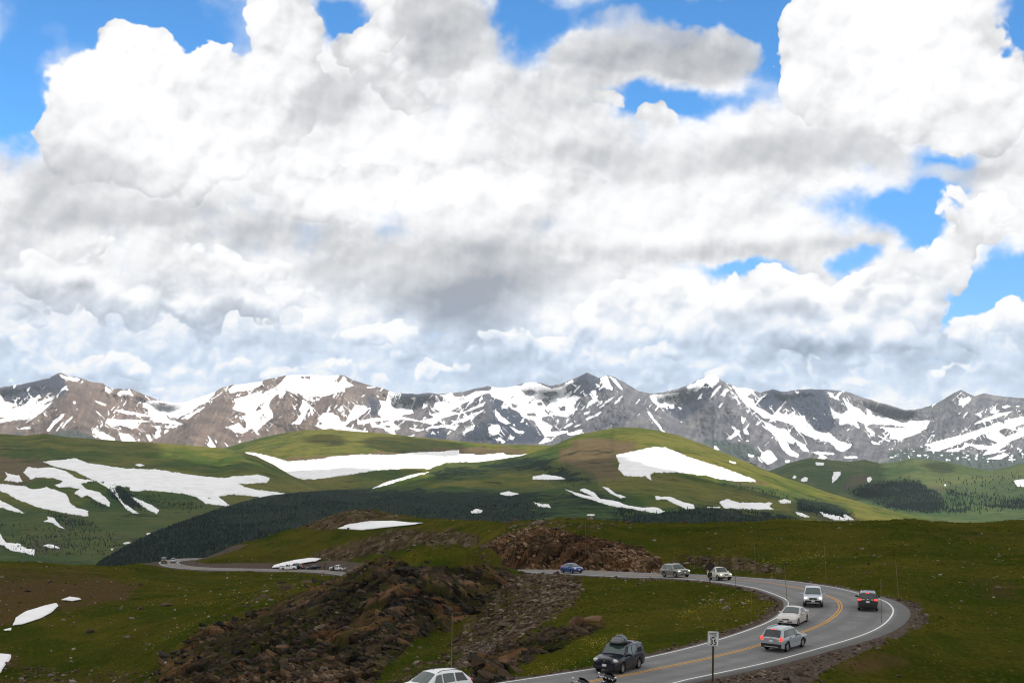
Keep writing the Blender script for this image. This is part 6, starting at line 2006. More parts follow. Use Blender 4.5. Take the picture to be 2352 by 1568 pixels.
class Car:
    """A lofted car body. x forward, y left, z up, origin on the ground under the middle."""

    def __init__(self, **k):
        self.__dict__.update(dict(L=4.6, W=1.85, H=1.68, wb=2.7, fo=0.9, wr=0.35, sill=0.24, tumble=0.30, clad=0.0, crown=0.05, hood_crown=0.03))
        self.__dict__.update(k)
        self.xf = self.L / 2 - self.fo
        self.xr = self.xf - self.wb
        # smooth profile curves
        self.top_p = sorted(self.top)
        self.belt_p = sorted(self.belt)

    def top_z(self, x):
        xs = np.linspace(-0.10, 0.10, 5)
        px, pz = [a for a, _ in self.top_p], [b for _, b in self.top_p]
        return float(np.mean(np.interp(x + xs * 0.5, px, pz)))

    def belt_z(self, x):
        return float(np.interp(x, [a for a, _ in self.belt_p], [b for _, b in self.belt_p]))

    def half_w(self, x):
        h = self.W / 2
        e = self.L / 2
        f = max(0.0, (x - (e - 0.85)) / 0.85)
        r = max(0.0, (-x - (e - 0.75)) / 0.75)
        return h * (1 - 0.17 * f ** 2.4 - 0.10 * r ** 2.4)

    def bottom(self, x):
        z = self.sill + 0.10 * max(0, abs(x) - (self.L / 2 - 0.5)) / 0.5
        R = self.wr * 1.17
        for xw in (self.xf, self.xr):
            d = abs(x - xw)
            if d < R:
                z = max(z, self.wr + math.sqrt(R * R - d * d))
        return z

    def ring(self, x):
        """Half section, bottom centre to top centre."""
        w, zb, zt = self.half_w(x), self.belt_z(x), self.top_z(x)
        zs = self.bottom(x)
        zb = min(zb, zt - 0.03)
        gh = max(0.0, zt - zb)
        wt = w * 0.965 - self.tumble * gh
        zs1 = min(zs, zb - 0.05)
        pts = [(0, zs1), (w * 0.90, zs1), (w * 0.975, max(zs1, self.sill + 0.0) + 0.0), (w, max(zs1 + 0.01, lerp(self.sill, zb, 0.55))), (w * 0.992, max(zs1 + 0.02, zb - 0.10)), (w * 0.965, zb),
               (lerp(w * 0.965, wt, 0.93), zb + gh * 0.90), (wt * 0.93, zt - 0.012), (wt * 0.5, zt + self.cr(x) * 0.75), (0, zt + self.cr(x))]
        return pts

    def cr(self, x):
        return self.crown

    def side(self, x, f, off=0.02):
        """Point on the glasshouse side, f = 0 at the belt, 1 under the roof edge."""
        r = self.ring(x)
        a, b = r[5], r[6]
        return (x, lerp(a[0], b[0], f) + off, lerp(a[1], b[1], f))

    def flank(self, x, f, off=0.006):
        r = self.ring(x)
        pts = r[2:6]
        t = f * 3
        k = min(2, int(t))
        return (x, lerp(pts[k][0], pts[k + 1][0], t - k) + off, lerp(pts[k][1], pts[k + 1][1], t - k))

    def roofline(self, x, f, off=0.03):
        """Point on the top surface, f from -1 (right) to 1 (left)."""
        r = self.ring(x)
        e = r[7]
        y = e[0] * f
        z = e[1] + self.crown * float(np.interp(abs(f), [0, 0.54, 1], [1.0, 0.75, 0.0]))
        dz = (self.top_z(x + 0.05) - self.top_z(x - 0.05)) / 0.1
        n = np.array([-dz, 0, 1.0])
        n /= np.linalg.norm(n)
        return (x + n[0] * off, y, z + n[2] * off)

    def body(self, parent, mats):
        e = self.L / 2
        xs = sorted(set(np.round(np.concatenate([np.linspace(-e, e, 44), self.xf + np.linspace(-1, 1, 15) * self.wr * 1.17, self.xr + np.linspace(-1, 1, 15) * self.wr * 1.17, [-e + .03, -e + .08, e - .03, e - .08]]), 3)))
        rings = []
        for x in xs:
            h = self.ring(x)
            rings.append([(x, y, z) for y, z in h] + [(x, -y, z) for y, z in h[-2:0:-1]])
        n = len(rings[0])
        co = [p for r in rings for p in r]
        f, mi = [], []
        for k in range(len(rings) - 1):
            for i in range(n):
                j = (i + 1) % n
                q = [k * n + i, (k + 1) * n + i, (k + 1) * n + j, k * n + j]
                f.append(q[::-1])
                zc = np.mean([co[a][2] for a in q])
                bottom = i in (0, n - 1)
                xm = 0.5 * (xs[k] + xs[k + 1])
                near_arch = any(abs(xm - xw) < self.wr * 1.42 and zc < self.wr * 2.25 for xw in (self.xf, self.xr))
                mi.append(1 if bottom or (self.clad and (zc < self.clad or (self.arch_clad and near_arch and zc < self.wr * 2.1 and i in (1, 2, n - 2, n - 3)))) else 0)
        for k, sgn in ((0, 1), (len(rings) - 1, -1)):
            half = 10
            for i in range(half - 1):
                a, b = k * n + i, k * n + i + 1
                c, d = k * n + (n - i - 1) % n if i + 1 < half - 1 else k * n + half - 1, k * n + (n - i) % n
                q = [a, b, c, d]
                q = [v for t, v in enumerate(q) if v not in q[:t]]
                if len(q) < 3:
                    continue
                f.append(q if sgn > 0 else q[::-1])
                zc = np.mean([co[v][2] for v in q])
                mi.append(1 if self.clad and zc < self.clad_end else 0)
        me = bpy.data.meshes.new('body')
        me.from_pydata(co, [], f)
        for m in mats:
            me.materials.append(m)
        me.polygons.foreach_set('material_index', mi)
        me.polygons.foreach_set('use_smooth', [True] * len(f))
        me.update()
        ob = link('body', me, parent)
        md = ob.modifiers.new('edges', 'EDGE_SPLIT')
        md.split_angle = math.radians(38)
        return ob

    arch_clad = False
    clad_end = 0.0

    def panel(self, fn, a0, a1, b0, b1, na=7, nb=4, thick=0.0):
        P = np.array([[fn(lerp(a0, a1, i / (na - 1)), lerp(b0, b1, j / (nb - 1))) for i in range(na)] for j in range(nb)])
        return P

    def build(self, label, paint_mat, group, loc, rot, extras):
        t = thing(self.kind, label, self.cat, loc, 0, group)
        t.rotation_euler = rot
        self.body(t, [paint_mat, M_black])
        e = self.L / 2
        # glass
        for nm, (xb, xt), m in (('windscreen', self.screen, M_screen), ('rear_window', self.rear, M_glass)):
            if xb is None:
                continue
            g = Geo()
            P = self.panel(lambda x, f: self.roofline(x, f), lerp(xb, xt, 0.07), lerp(xb, xt, 0.93), -0.93, 0.93, 6, 8)
            g.grid(P)
            g.put(nm, m, t, True)
        for s in (1, -1):
            for (x0, x1, x0t, x1t) in self.windows:
                g = Geo()
                rows = []
                for j in range(4):
                    f = lerp(0.10, 0.97, j / 3)
                    a, b = lerp(x0, x0t, j / 3), lerp(x1, x1t, j / 3)
                    rows.append([self.side(lerp(a, b, i / 5), f) for i in range(6)])
                P = np.array(rows)
                P[..., 1] *= s
                g.grid(P)
                g.put('side_window', M_glass if x0 < self.tint else M_screen, t, True)
            for (x0, x1) in self.doors:
                g = Geo()
                P = self.panel(lambda x, f: self.flank(x, f), x0 + 0.012, x1 - 0.012, 0.10, 0.97, 8, 5)
                P[..., 1] *= s
                B = P.copy()
                B[..., 1] -= 0.02 * s
                g.grid(P)
                for edge_a, edge_b in ((P[0], B[0]), (P[-1], B[-1]), (P[:, 0], B[:, 0]), (P[:, -1], B[:, -1])):
                    g.grid(np.stack([edge_a, edge_b]))
                d = g.put('door', paint_mat, t, True)
                hx = lerp(x0, x1, 0.16)
                q = self.flank(hx, 0.84)
                Geo().box((hx, s * (q[1] + 0.02), q[2]), (0.17, 0.035, 0.035)).put('handle', self.handle, d)
            # mirrors
            mx = self.screen[0] - 0.42
            q = self.side(mx, 0.12)
            Geo().ball((mx, s * (q[1] + 0.13), q[2] + 0.03), (0.08, 0.13, 0.085), 10, 6, 0.8).box((mx, s * (q[1] + 0.03), q[2] - 0.02), (0.06, 0.10, 0.04)).put('wing_mirror', extras.get('mirror', paint_mat), t, True)
        # wheels
        tm, rm, dm = wheel_meshes(self.wr, 0.235, extras.get('spokes', 5))
        for xw in (self.xf, self.xr):
            for s in (1, -1):
                w = link('wheel', tm, t)
                w.location = (xw, s * (self.W / 2 - 0.135), self.wr)
                if s < 0:
                    w.rotation_euler = (0, 0, math.pi)
                link('rim', rm, w)
                link('brake_disc', dm, w)
        # lamps
        hl = M_lamp_on if extras.get('lights') else M_lamp
        hz, hy, hs = self.headlamp
        for s in (1, -1):
            xh = e - 0.02 - 0.16 * (hy / (self.W / 2)) ** 2
            h = Geo().ball((xh - 0.06, s * hy, hz), hs, 12, 8, 0.75, [[math.cos(s * .45), math.sin(s * .45), 0], [-math.sin(s * .45), math.cos(s * .45), 0], [0, 0, 1]]).put('headlight', hl, t, True)
            if extras.get('amber'):
                Geo().ball((xh - 0.16, s * (hy + 0.14), hz - 0.03), (0.08, 0.06, 0.06), 8, 6, 0.8).put('indicator', M_amber, h, True)
            tz, ty, ts = self.taillamp
            Geo().ball((-e + 0.07, s * ty, tz), ts, 12, 8, 0.65).put('taillight', M_tail_on if extras.get('brake') else M_tail, t, True)
            if extras.get('white_tail'):
                Geo().ball((-e + 0.04, s * (ty - 0.10), tz - ts[2] * 0.75), (0.06, 0.10, 0.05), 8, 6, 0.7).put('reversing_light', M_lamp, t, True)
        if extras.get('brake') and self.rear[0] is not None:
            xr_ = lerp(self.rear[0], self.rear[1], 1.0)
            p = self.roofline(xr_, 0.0, 0.02)
            Geo().ball((p[0] - 0.02, 0, p[2] - 0.01), (0.06, 0.17, 0.035), 10, 6, 0.7).put('brake_light', M_tail_on, t, True)
        # front
        gz, gh, gw = self.grille
        if gz:
            g = Geo().ball((e - 0.03, 0, gz), (0.055, gw / 2, gh / 2), 14, 8, 0.45).put('grille', M_black, t, True)
            for k in range(extras.get('bars', 2)):
                nb = extras.get('bars', 2)
                zz = gz + gh * ((k + 0.5) / nb - 0.5) * 0.75
                Geo().box((e + 0.022, 0, zz), (0.03, gw * 0.92, 0.022)).put('grille_bar', extras.get('bar_mat', M_chrome), g)
            if extras.get('emblem') == 'bowtie':
                Geo().box((e + 0.045, 0, gz), (0.02, 0.20, 0.035)).box((e + 0.046, 0, gz), (0.022, 0.075, 0.07)).put('emblem', M_gold, g)
            if extras.get('emblem') == 'letter':
                Geo().box((e + 0.045, 0.045, gz + 0.005), (0.02, 0.022, 0.10)).box((e + 0.045, -0.045, gz + 0.005), (0.02, 0.022, 0.10)).box((e + 0.045, 0, gz + 0.005), (0.02, 0.08, 0.022)).put('emblem', M_chrome, g)
        pz = self.plate_f
        if pz:
            Geo().box((e + 0.05, 0, pz), (0.02, 0.31, 0.16)).put('licence_plate', M_plate, t)
        pz = self.plate_r
        if pz:
            pl = Geo().box((-e - 0.025, 0, pz), (0.02, 0.31, 0.16)).put('licence_plate', M_plate, t)
            if extras.get('emblem_r') == 'bowtie':
                Geo().box((-e - 0.02, 0, pz + 0.20), (0.02, 0.20, 0.04)).box((-e - 0.021, 0, pz + 0.20), (0.022, 0.07, 0.075)).put('emblem', M_gold, t)
            if extras.get('emblem_r') == 'oval':
                Geo().ball((-e - 0.01, 0, pz + 0.21), (0.02, 0.07, 0.045), 12, 6).put('emblem', M_chrome, t, True)
            if extras.get('trim_r'):
                for s in (1, -1):
                    Geo().box((-e - 0.012, s * 0.38, pz + 0.20), (0.02, 0.18, 0.06)).put('reversing_light', M_lamp, t)
        Geo().box((e - 0.02, 0, self.sill + 0.20), (0.10, self.W * 0.62, 0.07)).put('bumper_strip', extras.get('skid', M_black), t)
        Geo().box((-e + 0.01, 0, self.sill + 0.17), (0.10, self.W * 0.62, 0.06)).put('bumper_strip', extras.get('skid', M_black), t)
        # roof rails
        if extras.get('rails'):
            x0, x1 = self.rail
            for s in (1, -1):
                pts = []
                for k in range(8):
                    x = lerp(x0, x1, k / 7)
                    p = self.roofline(x, 0.90)
                    pts.append((x, s * p[1], p[2] + (0.05 if 0 < k < 7 else -0.01)))
                Geo().tube(pts, 0.020, 6).put('roof_rail', extras['rails'], t, True)
        if extras.get('aerial'):
            p = self.roofline(extras['aerial'], 0.0)
            Geo().tube([(p[0], 0, p[2] - 0.02), (p[0] - 0.10, 0, p[2] + 0.20)], 0.012, 5).put('aerial', M_black, t)
        # wiper line at the foot of the screen
        P = [self.roofline(lerp(self.screen[0], self.screen[1], 0.03), f, 0.02) for f in np.linspace(-0.85, 0.85, 6)]
        Geo().tube(P, 0.018, 5).put('wiper', M_black, t)
        return t


def suv(**k):
    L = k.get('L', 4.6)
    e = L / 2
    H = k.get('H', 1.68)
    hood = k.pop('hood', 1.02)
    ws = k.pop('ws', 0.95)       # foot of the windscreen, from the front of the middle
    wt = k.pop('wt', 0.25)
    rr = k.pop('rr', -e + 0.42)  # back end of the roof
    rb = k.pop('rb', 1.02)       # foot of the rear window
    d = dict(top=[(-e, 0.92), (-e + 0.03, rb - 0.02), (-e + 0.07, rb), (rr, H - 0.07), (rr + 0.5, H - 0.03), (-0.3, H), (wt, H - 0.05), (ws, hood + 0.02), (e - 0.55, hood - 0.06), (e - 0.16, hood - 0.15), (e - 0.04, hood - 0.26), (e, hood - 0.40)],
             belt=[(-e, rb - 0.05), (-1, hood + 0.0), (0.6, hood - 0.05), (ws, hood - 0.07), (e - 0.3, hood - 0.20), (e, hood - 0.42)],
             screen=(ws, wt), rear=(-e + 0.07, rr), windows=[(ws - 0.45, 0.0, wt + 0.10, -0.02), (-0.10, -0.95, -0.10, -0.93), (-1.05, -e + 0.42, -1.04, -e + 0.72)], doors=[(-0.05, 0.95), (-1.02, -0.08)],
             headlamp=(hood - 0.26, 0.66, (0.16, 0.19, 0.10)), taillamp=(0.98, 0.72, (0.12, 0.13, 0.20)), grille=(hood - 0.30, 0.20, 0.80), plate_f=0.52, plate_r=0.80, rail=(rr + 0.1, wt - 0.15), kind='suv', cat='car', handle=M_black, tint=-0.3)
    d.update(k)
    return Car(**d)


def sedan(**k):
    L = k.get('L', 4.75)
    e = L / 2
    H = k.get('H', 1.42)
    d = dict(top=[(-e, 0.80), (-e + 0.06, 0.93), (-e + 0.55, 0.99), (-1.25, 1.02), (-0.70, H - 0.08), (-0.25, H), (0.15, H - 0.04), (0.95, 0.93), (e - 0.45, 0.82), (e - 0.12, 0.70), (e, 0.55)],
             belt=[(-e, 0.80), (-1.2, 0.92), (0.9, 0.86), (e - 0.3, 0.72), (e, 0.52)], screen=(0.95, 0.18), rear=(-1.30, -0.70), windows=[(0.62, 0.0, 0.28, -0.02), (-0.10, -0.88, -0.10, -0.62)], doors=[(-0.05, 0.92), (-0.98, -0.08)],
             headlamp=(0.62, 0.66, (0.14, 0.22, 0.07)), taillamp=(0.80, 0.66, (0.10, 0.18, 0.09)), grille=(0.60, 0.10, 0.60), plate_f=0.42, plate_r=0.72, rail=(-0.6, 0.1), kind='sedan', cat='car', handle=M_black, tint=-9, wr=0.31, sill=0.20, tumble=0.38)
    d.update(k)
    return Car(**d)


def pickup(t_label, mat, loc, rot, group, open_door=False):
    e = 2.9
    c = Car(L=5.8, W=2.0, H=1.90, wb=3.65, fo=0.95, wr=0.40, sill=0.38, tumble=0.26, top=[(-e, 1.10), (-0.96, 1.14), (-0.92, 1.16), (-0.78, 1.84), (-0.3, 1.90), (0.45, 1.86), (1.15, 1.20), (e - 0.5, 1.15), (e - 0.12, 1.05), (e, 0.85)],
            belt=[(-e, 1.07), (-0.9, 1.11), (1.1, 1.10), (e - 0.3, 1.0), (e, 0.8)], screen=(1.15, 0.48), rear=(-0.93, -0.78), windows=[(0.82, 0.12, 0.50, 0.12), (0.02, -0.70, 0.02, -0.68)], doors=[(0.06, 1.12), (-0.80, 0.04)],
            headlamp=(0.92, 0.78, (0.14, 0.16, 0.11)), taillamp=(0.95, 0.92, (0.06, 0.07, 0.17)), grille=(0.88, 0.30, 1.0), plate_f=0.60, plate_r=0.68, rail=(0, 0), kind='pickup_truck', cat='pickup truck', handle=M_black, tint=-9)
    t = c.build(t_label, mat, group, loc, rot, dict(bars=2))
    g = Geo()
    P = np.array([[(-e + 0.12, y, 1.16), (-1.02, y, 1.19)] for y in (-0.78, 0.78)])
    g.grid(P[:, ::-1])
    g.put('load_bed', M_black, t)
    if open_door:
        Geo().box((0.75, 1.50, 0.95), (0.10, 1.05, 0.95), taper=0.98).put('open_door', M_black, t)
    return t


def road_pose(px, lane, forward, dmin, dmax, side=None, yaw=0.0):
    """Where on the road a vehicle stands: lane offset and picture column."""
    off = (RD[:, 4] if lane > 0 else RD[:, 3]) * 0.52 * lane if side is None else np.full(len(RD), side)
    x, y, z = RD[:, 0] + RNOR[:, 0] * off, RD[:, 1] + RNOR[:, 1] * off, -RD[:, 2]
    q, _ = project(np.stack([x, y, z], -1))
    ok = (y > dmin * kd(dmin)) & (y < dmax * kd(dmax))
    i = np.where(ok, np.abs(q - px), 1e9).argmin()
    tx, ty = RTAN[i]
    a, b = max(i - 3, 0), min(i + 3, len(RD) - 1)
    slope = math.atan2(-(RD[b, 2] - RD[a, 2]), np.linalg.norm(RD[b, :2] - RD[a, :2]))
    if not forward:
        tx, ty, slope = -tx, -ty, -slope
    return (x[i], y[i], z[i] + 0.005), (0.0, -slope, math.atan2(ty, tx) + yaw)


def build_vehicles():
    G = 'vehicles on the mountain road'
    # dark navy suv with the roof bag
    loc, rot = road_pose(1428, -1, False, 66, 92, yaw=0.15)
    c = suv(L=4.78, W=1.97, H=1.78, wb=2.70, fo=0.92, wr=0.365, hood=1.10, ws=1.02, wt=0.42, rr=-2.39 + 0.38, rb=1.08, tumble=0.20, clad=0.46, clad_end=0.60, headlamp=(0.90, 0.72, (0.13, 0.17, 0.12)), grille=(0.88, 0.19, 0.84), plate_f=0.60)
    navy = paint('navy_paint', (0.006, 0.010, 0.020), 0.0)
    t = c.build('dark navy suv carrying a grey bag on its roof', navy, G, loc, rot, dict(rails=M_black, amber=True, emblem='letter', bars=3, bar_mat=M_black, mirror=M_black))
    M = Matrix.Translation(loc) @ Matrix.Rotation(rot[2], 4, 'Z') @ Matrix.Rotation(rot[1], 4, 'Y')
    rng = np.random.RandomState(4)
    bag = Geo()
    for cx, cy, cz, sx, sy, sz in ((a, b, 1.80 + (c - 1.80) * 0.86, d * 0.9, e_ * 0.9, f_ * 0.84) for a, b, c, d, e_, f_ in ((0.10, 0.05, 2.06, 0.72, 0.55, 0.30), (-0.10, 0.0, 2.20, 0.46, 0.42, 0.26), (-0.62, -0.1, 2.02, 0.36, 0.45, 0.24), (0.45, 0.0, 1.98, 0.42, 0.50, 0.20))):
        b = Geo().ball((0, 0, 0), (sx, sy, sz), 22, 14, 0.85)
        v = b.v[0]
        k = 1 + 0.10 * fbm(v[:, 0] * 4 + cx * 9, v[:, 2] * 6 + v[:, 1] * 4, 3, 5)
        bag.add(v * k[:, None] + np.array([cx, cy, cz]), b.f)
    bt = thing('roof_bag', 'grey cargo bag strapped on top of the navy suv', 'luggage bag')
    bt.matrix_world = M
    bag.put('bag_cover', M_grey_cloth, bt, True)
    st = Geo()
    for x in (-0.35, 0.30):
        st.tube([(x, -0.62, 1.80), (x, -0.52, 2.12), (x, -0.2, 2.29 if x > 0 else 2.33), (x, 0.2, 2.29 if x > 0 else 2.33), (x, 0.52, 2.12), (x, 0.62, 1.80)], 0.018, 5)
    st.put('strap', M_black, bt)
    Geo().box((-0.1, 0, 1.83), (1.5, 1.15, 0.05)).put('roof_tray', M_black, bt)

    # silver suv braking, seen from behind
    loc, rot = road_pose(1806, 1, True, 80, 100)
    silver = paint('silver_paint', (0.36, 0.385, 0.41), 0.5, 0.28)
    c = suv(L=4.58, W=1.85, H=1.69, wb=2.71, fo=0.90, wr=0.36, hood=1.06, rb=1.04, rr=-2.29 + 0.46, tumble=0.30, clad=0.44, clad_end=0.66, taillamp=(0.98, 0.78, (0.13, 0.095, 0.17)), plate_r=0.84)
    c.arch_clad = True
    c.build('silver suv with lit brake lights just past the speed limit sign', silver, G, loc, rot, dict(rails=M_chrome, brake=True, white_tail=True, emblem_r='bowtie', skid=M_rim))

    # beige sedan
    loc, rot = road_pose(1824, -1, False, 92, 112)
    sedan(L=4.76, W=1.78, H=1.42).build('beige sedan partly hidden behind the silver suv', paint('beige_paint', (0.56, 0.52, 0.47), 0.35, 0.3), G, loc, rot, dict(bars=1))

    # pale silver suv coming round the bend
    loc, rot = road_pose(1868, -1, False, 108, 124)
    c = suv(L=4.58, W=1.85, H=1.69, wb=2.71, fo=0.90, wr=0.36, hood=1.08, tumble=0.30, clad=0.50, clad_end=0.62, grille=(0.80, 0.20, 0.74), headlamp=(0.86, 0.66, (0.15, 0.16, 0.11)), plate_f=0.60)
    c.arch_clad = True
    c.build('pale silver suv with headlights on coming round the bend', paint('pale_silver_paint', (0.50, 0.53, 0.575), 0.4, 0.3), G, loc, rot, dict(rails=M_chrome, lights=True, emblem='bowtie', bars=1, skid=M_rim))

    # dark grey suv going away on the outside of the bend
    loc, rot = road_pose(1997, 1, True, 106, 119)
    c = suv(L=4.57, W=1.84, H=1.67, wb=2.66, fo=0.90, wr=0.36, hood=1.06, rb=1.08, rr=-2.28 + 0.55, tumble=0.34, clad=0.44, clad_end=0.58, taillamp=(1.06, 0.72, (0.14, 0.20, 0.085)), plate_r=0.88)
    c.build('dark grey suv with lit brake lights on the outside of the bend', paint('dark_grey_paint', (0.055, 0.055, 0.058), 0.4, 0.3), G, loc, rot, dict(rails=M_chrome, brake=True, emblem_r='oval', trim_r=True, mirror=M_black, aerial=-1.3))

    # cream wagon
    loc, rot = road_pose(1655, -1, False, 128, 160)
    c = suv(L=4.45, W=1.74, H=1.58, wb=2.52, fo=0.92, wr=0.33, hood=0.96, ws=0.92, wt=0.28, rb=0.98, rr=-2.22 + 0.40, tumble=0.28, clad=0.46, clad_end=0.44, headlamp=(0.72, 0.62, (0.13, 0.17, 0.09)), grille=(0.70, 0.15, 0.55), plate_f=0.50, kind='station_wagon')
    c.build('cream station wagon beside the back of the diamond sign', paint('cream_paint', (0.56, 0.53, 0.44), 0.2, 0.3), G, loc, rot, dict(rails=M_black, lights=True, bars=1))

    # grey suv farther up
    loc, rot = road_pose(1552, -1, False, 140, 175)
    c = suv(L=5.08, W=1.98, H=1.74, wb=3.0, fo=0.98, wr=0.39, hood=1.08, ws=1.12, wt=0.40, rb=1.05, rr=-2.54 + 0.62, tumble=0.32, clad=0.0, headlamp=(0.84, 0.74, (0.15, 0.18, 0.09)), grille=(0.74, 0.36, 0.66), plate_f=0.66)
    c.build('bronze grey suv with headlights on before the cut bank', paint('bronze_grey_paint', (0.215, 0.205, 0.185), 0.45, 0.3), G, loc, rot, dict(rails=M_chrome, lights=True, bars=2, bar_mat=M_rim))

    # blue hatchback
    loc, rot = road_pose(1315, -1, False, 165, 205)
    e = 2.23
    c = suv(L=4.46, W=1.745, H=1.49, wb=2.70, fo=0.93, wr=0.31, hood=0.92, ws=1.20, wt=0.22, rb=1.05, rr=-0.95, sill=0.20, tumble=0.40, headlamp=(0.70, 0.62, (0.18, 0.13, 0.11)), grille=(0.42, 0.12, 0.8), plate_f=0.52, kind='hatchback',
            windows=[(0.80, 0.0, 0.30, -0.02), (-0.10, -1.0, -0.10, -0.95)])
    c.build('blue hatchback in front of the orange road cut', paint('blue_paint', (0.012, 0.045, 0.22), 0.3, 0.3), G, loc, rot, dict(bars=1, bar_mat=M_black))

    # white suv cut off by the lower edge
    loc, rot = road_pose(1002, -1, False, 55, 76)
    c = suv(L=4.72, W=1.93, H=1.70, wb=2.82, fo=0.93, wr=0.38, hood=1.06, ws=1.15, wt=0.30, rb=1.10, rr=-2.36 + 0.72, tumble=0.36, headlamp=(0.82, 0.72, (0.14, 0.16, 0.1)), taillamp=(1.02, 0.78, (0.12, 0.1, 0.16)))
    c.build('white suv cut off by the lower edge of the view', paint('white_paint', (0.80, 0.81, 0.82), 0.0, 0.3), G, loc, rot, dict(rails=M_black, aerial=0.05, bars=3))

    # two vehicles far off on the curve
    loc, rot = road_pose(372, -1, False, 470, 510)
    c = suv(L=4.2, W=1.85, H=1.85, wb=2.55, fo=0.75, wr=0.41, hood=1.20, ws=0.75, wt=0.45, rb=1.10, rr=-2.1 + 0.12, tumble=0.12, headlamp=(0.95, 0.55, (0.08, 0.11, 0.11)), grille=(0.95, 0.26, 0.7), kind='off_roader')
    olive = paint('olive_paint', (0.085, 0.075, 0.030), 0.0, 0.4)
    c.build('olive off roader rounding the far curve', olive, G, loc, rot, dict(bars=0, mirror=M_black))
    loc, rot = road_pose(364, 1, True, 470, 515)
    sedan(L=4.5, W=1.78, H=1.5).build('silver car just behind the olive off roader on the far curve', silver, G, loc, rot, dict(bars=1))

    # parked by the far snow patch
    P = 'vehicles parked beside the far road'
    white = bpy.data.materials['white_paint']

    def parked(px, side, yaw):
        loc, rot = road_pose(px, 0, True, 440, 475, side)
        return loc, (0, 0, yaw)
    loc, rot = road_pose(660, 1, True, 446, 470)
    pickup('white pickup truck on the far road in front of the snow patch', white, loc, (rot[0], rot[1], rot[2] + math.pi + 0.35), P)
    blackp = paint('black_paint', (0.010, 0.011, 0.013), 0.1, 0.3)
    loc, rot = parked(686, 5.0, math.pi + 2.6)
    suv(L=4.7, W=1.9, H=1.75).build('black suv parked behind the white pickup truck by the snow', blackp, P, loc, rot, dict(rails=M_black))
    loc, rot = parked(722, 4.6, 0.35 + math.pi)
    sedan(L=4.8, W=1.85, H=1.45, kind='sedan').build('black sedan parked right of the person in red', paint('near_black_paint', (0.018, 0.020, 0.022), 0.3, 0.3), P, loc, rot, dict(bars=1))
    loc, rot = parked(776, 4.4, math.pi - 0.45)
    pickup('white pickup truck with a dark open door parked on the gravel', paint('second_white_paint', (0.72, 0.72, 0.71), 0.0, 0.35), loc, rot, P, True)
    loc, rot = parked(816, 4.6, math.pi - 0.1)
    sedan(L=4.6, W=1.8, H=1.5, kind='sedan').build('blue grey car half hidden behind the rocky knob', paint('blue_grey_paint', (0.05, 0.09, 0.13), 0.3, 0.3), P, loc, rot, dict(bars=1))


build_vehicles()


# ------------------------------------------------------------------ parked motorcycles, only their tops reach into the view
def motorcycle(px, d, yaw, label, lean):
    q = at(px, 1600, d)
    z = ground_z(q[0], q[1])
    t = thing('motorcycle', label, 'motorcycle', (q[0], q[1], z), 0, 'motorcycles parked beside the road')
    t.rotation_euler = (lean, 0, yaw)
    blackg = bpy.data.materials['black_paint']
    for x in (0.80, -0.80):
        w = Geo().lathe([(-0.065, 0.20), (-0.07, 0.28), (-0.04, 0.33), (0.04, 0.33), (0.07, 0.28), (0.065, 0.20), (-0.065, 0.20)], n=20).put('wheel', M_tyre, t, True)
        w.location = (x, 0, 0.33)
        Geo().lathe([(-0.03, 0.0), (-0.03, 0.20), (0.03, 0.20), (0.03, 0.0)], n=16).put('rim', M_rim, w)
    Geo().ball((0.05, 0, 0.40), (0.36, 0.22, 0.22), 12, 8, 0.7).put('engine', M_chrome, t, True)
    Geo().ball((0.18, 0, 0.86), (0.34, 0.17, 0.15), 14, 8, 0.8).put('fuel_tank', blackg, t, True)
    Geo().ball((0.18, 0, 0.985), (0.20, 0.06, 0.03), 10, 6, 0.8).put('tank_console', M_chrome, t, True)
    Geo().ball((-0.35, 0, 0.74), (0.42, 0.19, 0.10), 14, 8, 0.75).put('seat', M_black, t, True)
    for s in (1, -1):
        Geo().ball((-0.70, s * 0.30, 0.60), (0.34, 0.13, 0.20), 12, 8, 0.6).put('pannier', blackg, t, True)
        Geo().tube([(0.82, s * 0.10, 0.33), (0.55, s * 0.11, 1.00)], 0.03, 8).put('fork', M_chrome, t, True)
        b = Geo().tube([(0.50, s * 0.05, 1.08), (0.42, s * 0.28, 1.14), (0.20, s * 0.43, 1.08)], 0.016, 6).put('handlebar', M_chrome, t, True)
        Geo().tube([(0.28, s * 0.39, 1.10), (0.14, s * 0.45, 1.06)], 0.024, 6).put('grip', M_black, b, True)
        m = Geo().tube([(0.30, s * 0.38, 1.10), (0.34, s * 0.47, 1.22)], 0.009, 5).put('mirror_stalk', M_chrome, t, True)
        Geo().ball((0.34, s * 0.50, 1.25), (0.025, 0.075, 0.055), 10, 6).put('mirror', M_chrome, m, True)
        Geo().ball((0.58, s * 0.30, 0.98), (0.07, 0.08, 0.08), 10, 6).put('spotlight', M_chrome, t, True)
    f = Geo().ball((0.62, 0, 1.08), (0.20, 0.40, 0.22), 18, 10, 0.8).put('fairing', blackg, t, True)
    for y, r in ((0.10, 0.045), (-0.10, 0.045), (0.22, 0.03), (-0.22, 0.03)):
        Geo().lathe([(0.405, 0.001), (0.405, r)], 'x', 12, (0, y, 1.12)).put('gauge', M_plate, f)
    P = np.array([[(0.66 - 0.10 * j + 0.05 * (1 - abs(k - 3) / 3), (k - 3) * (0.11 - 0.012 * j), 1.22 + 0.07 * j + 0.03 * (1 - ((k - 3) / 3) ** 2)) for k in range(7)] for j in range(3)])
    Geo().grid(P).put('windshield', M_screen, t, True)
    return t


motorcycle(1380, 70.0, 0.95, 'black motorcycle with chrome mirrors just below the navy suv', 0.14)
motorcycle(1318, 68.5, 0.90, 'black motorcycle left of the other one, cut off by the lower edge', 0.16)
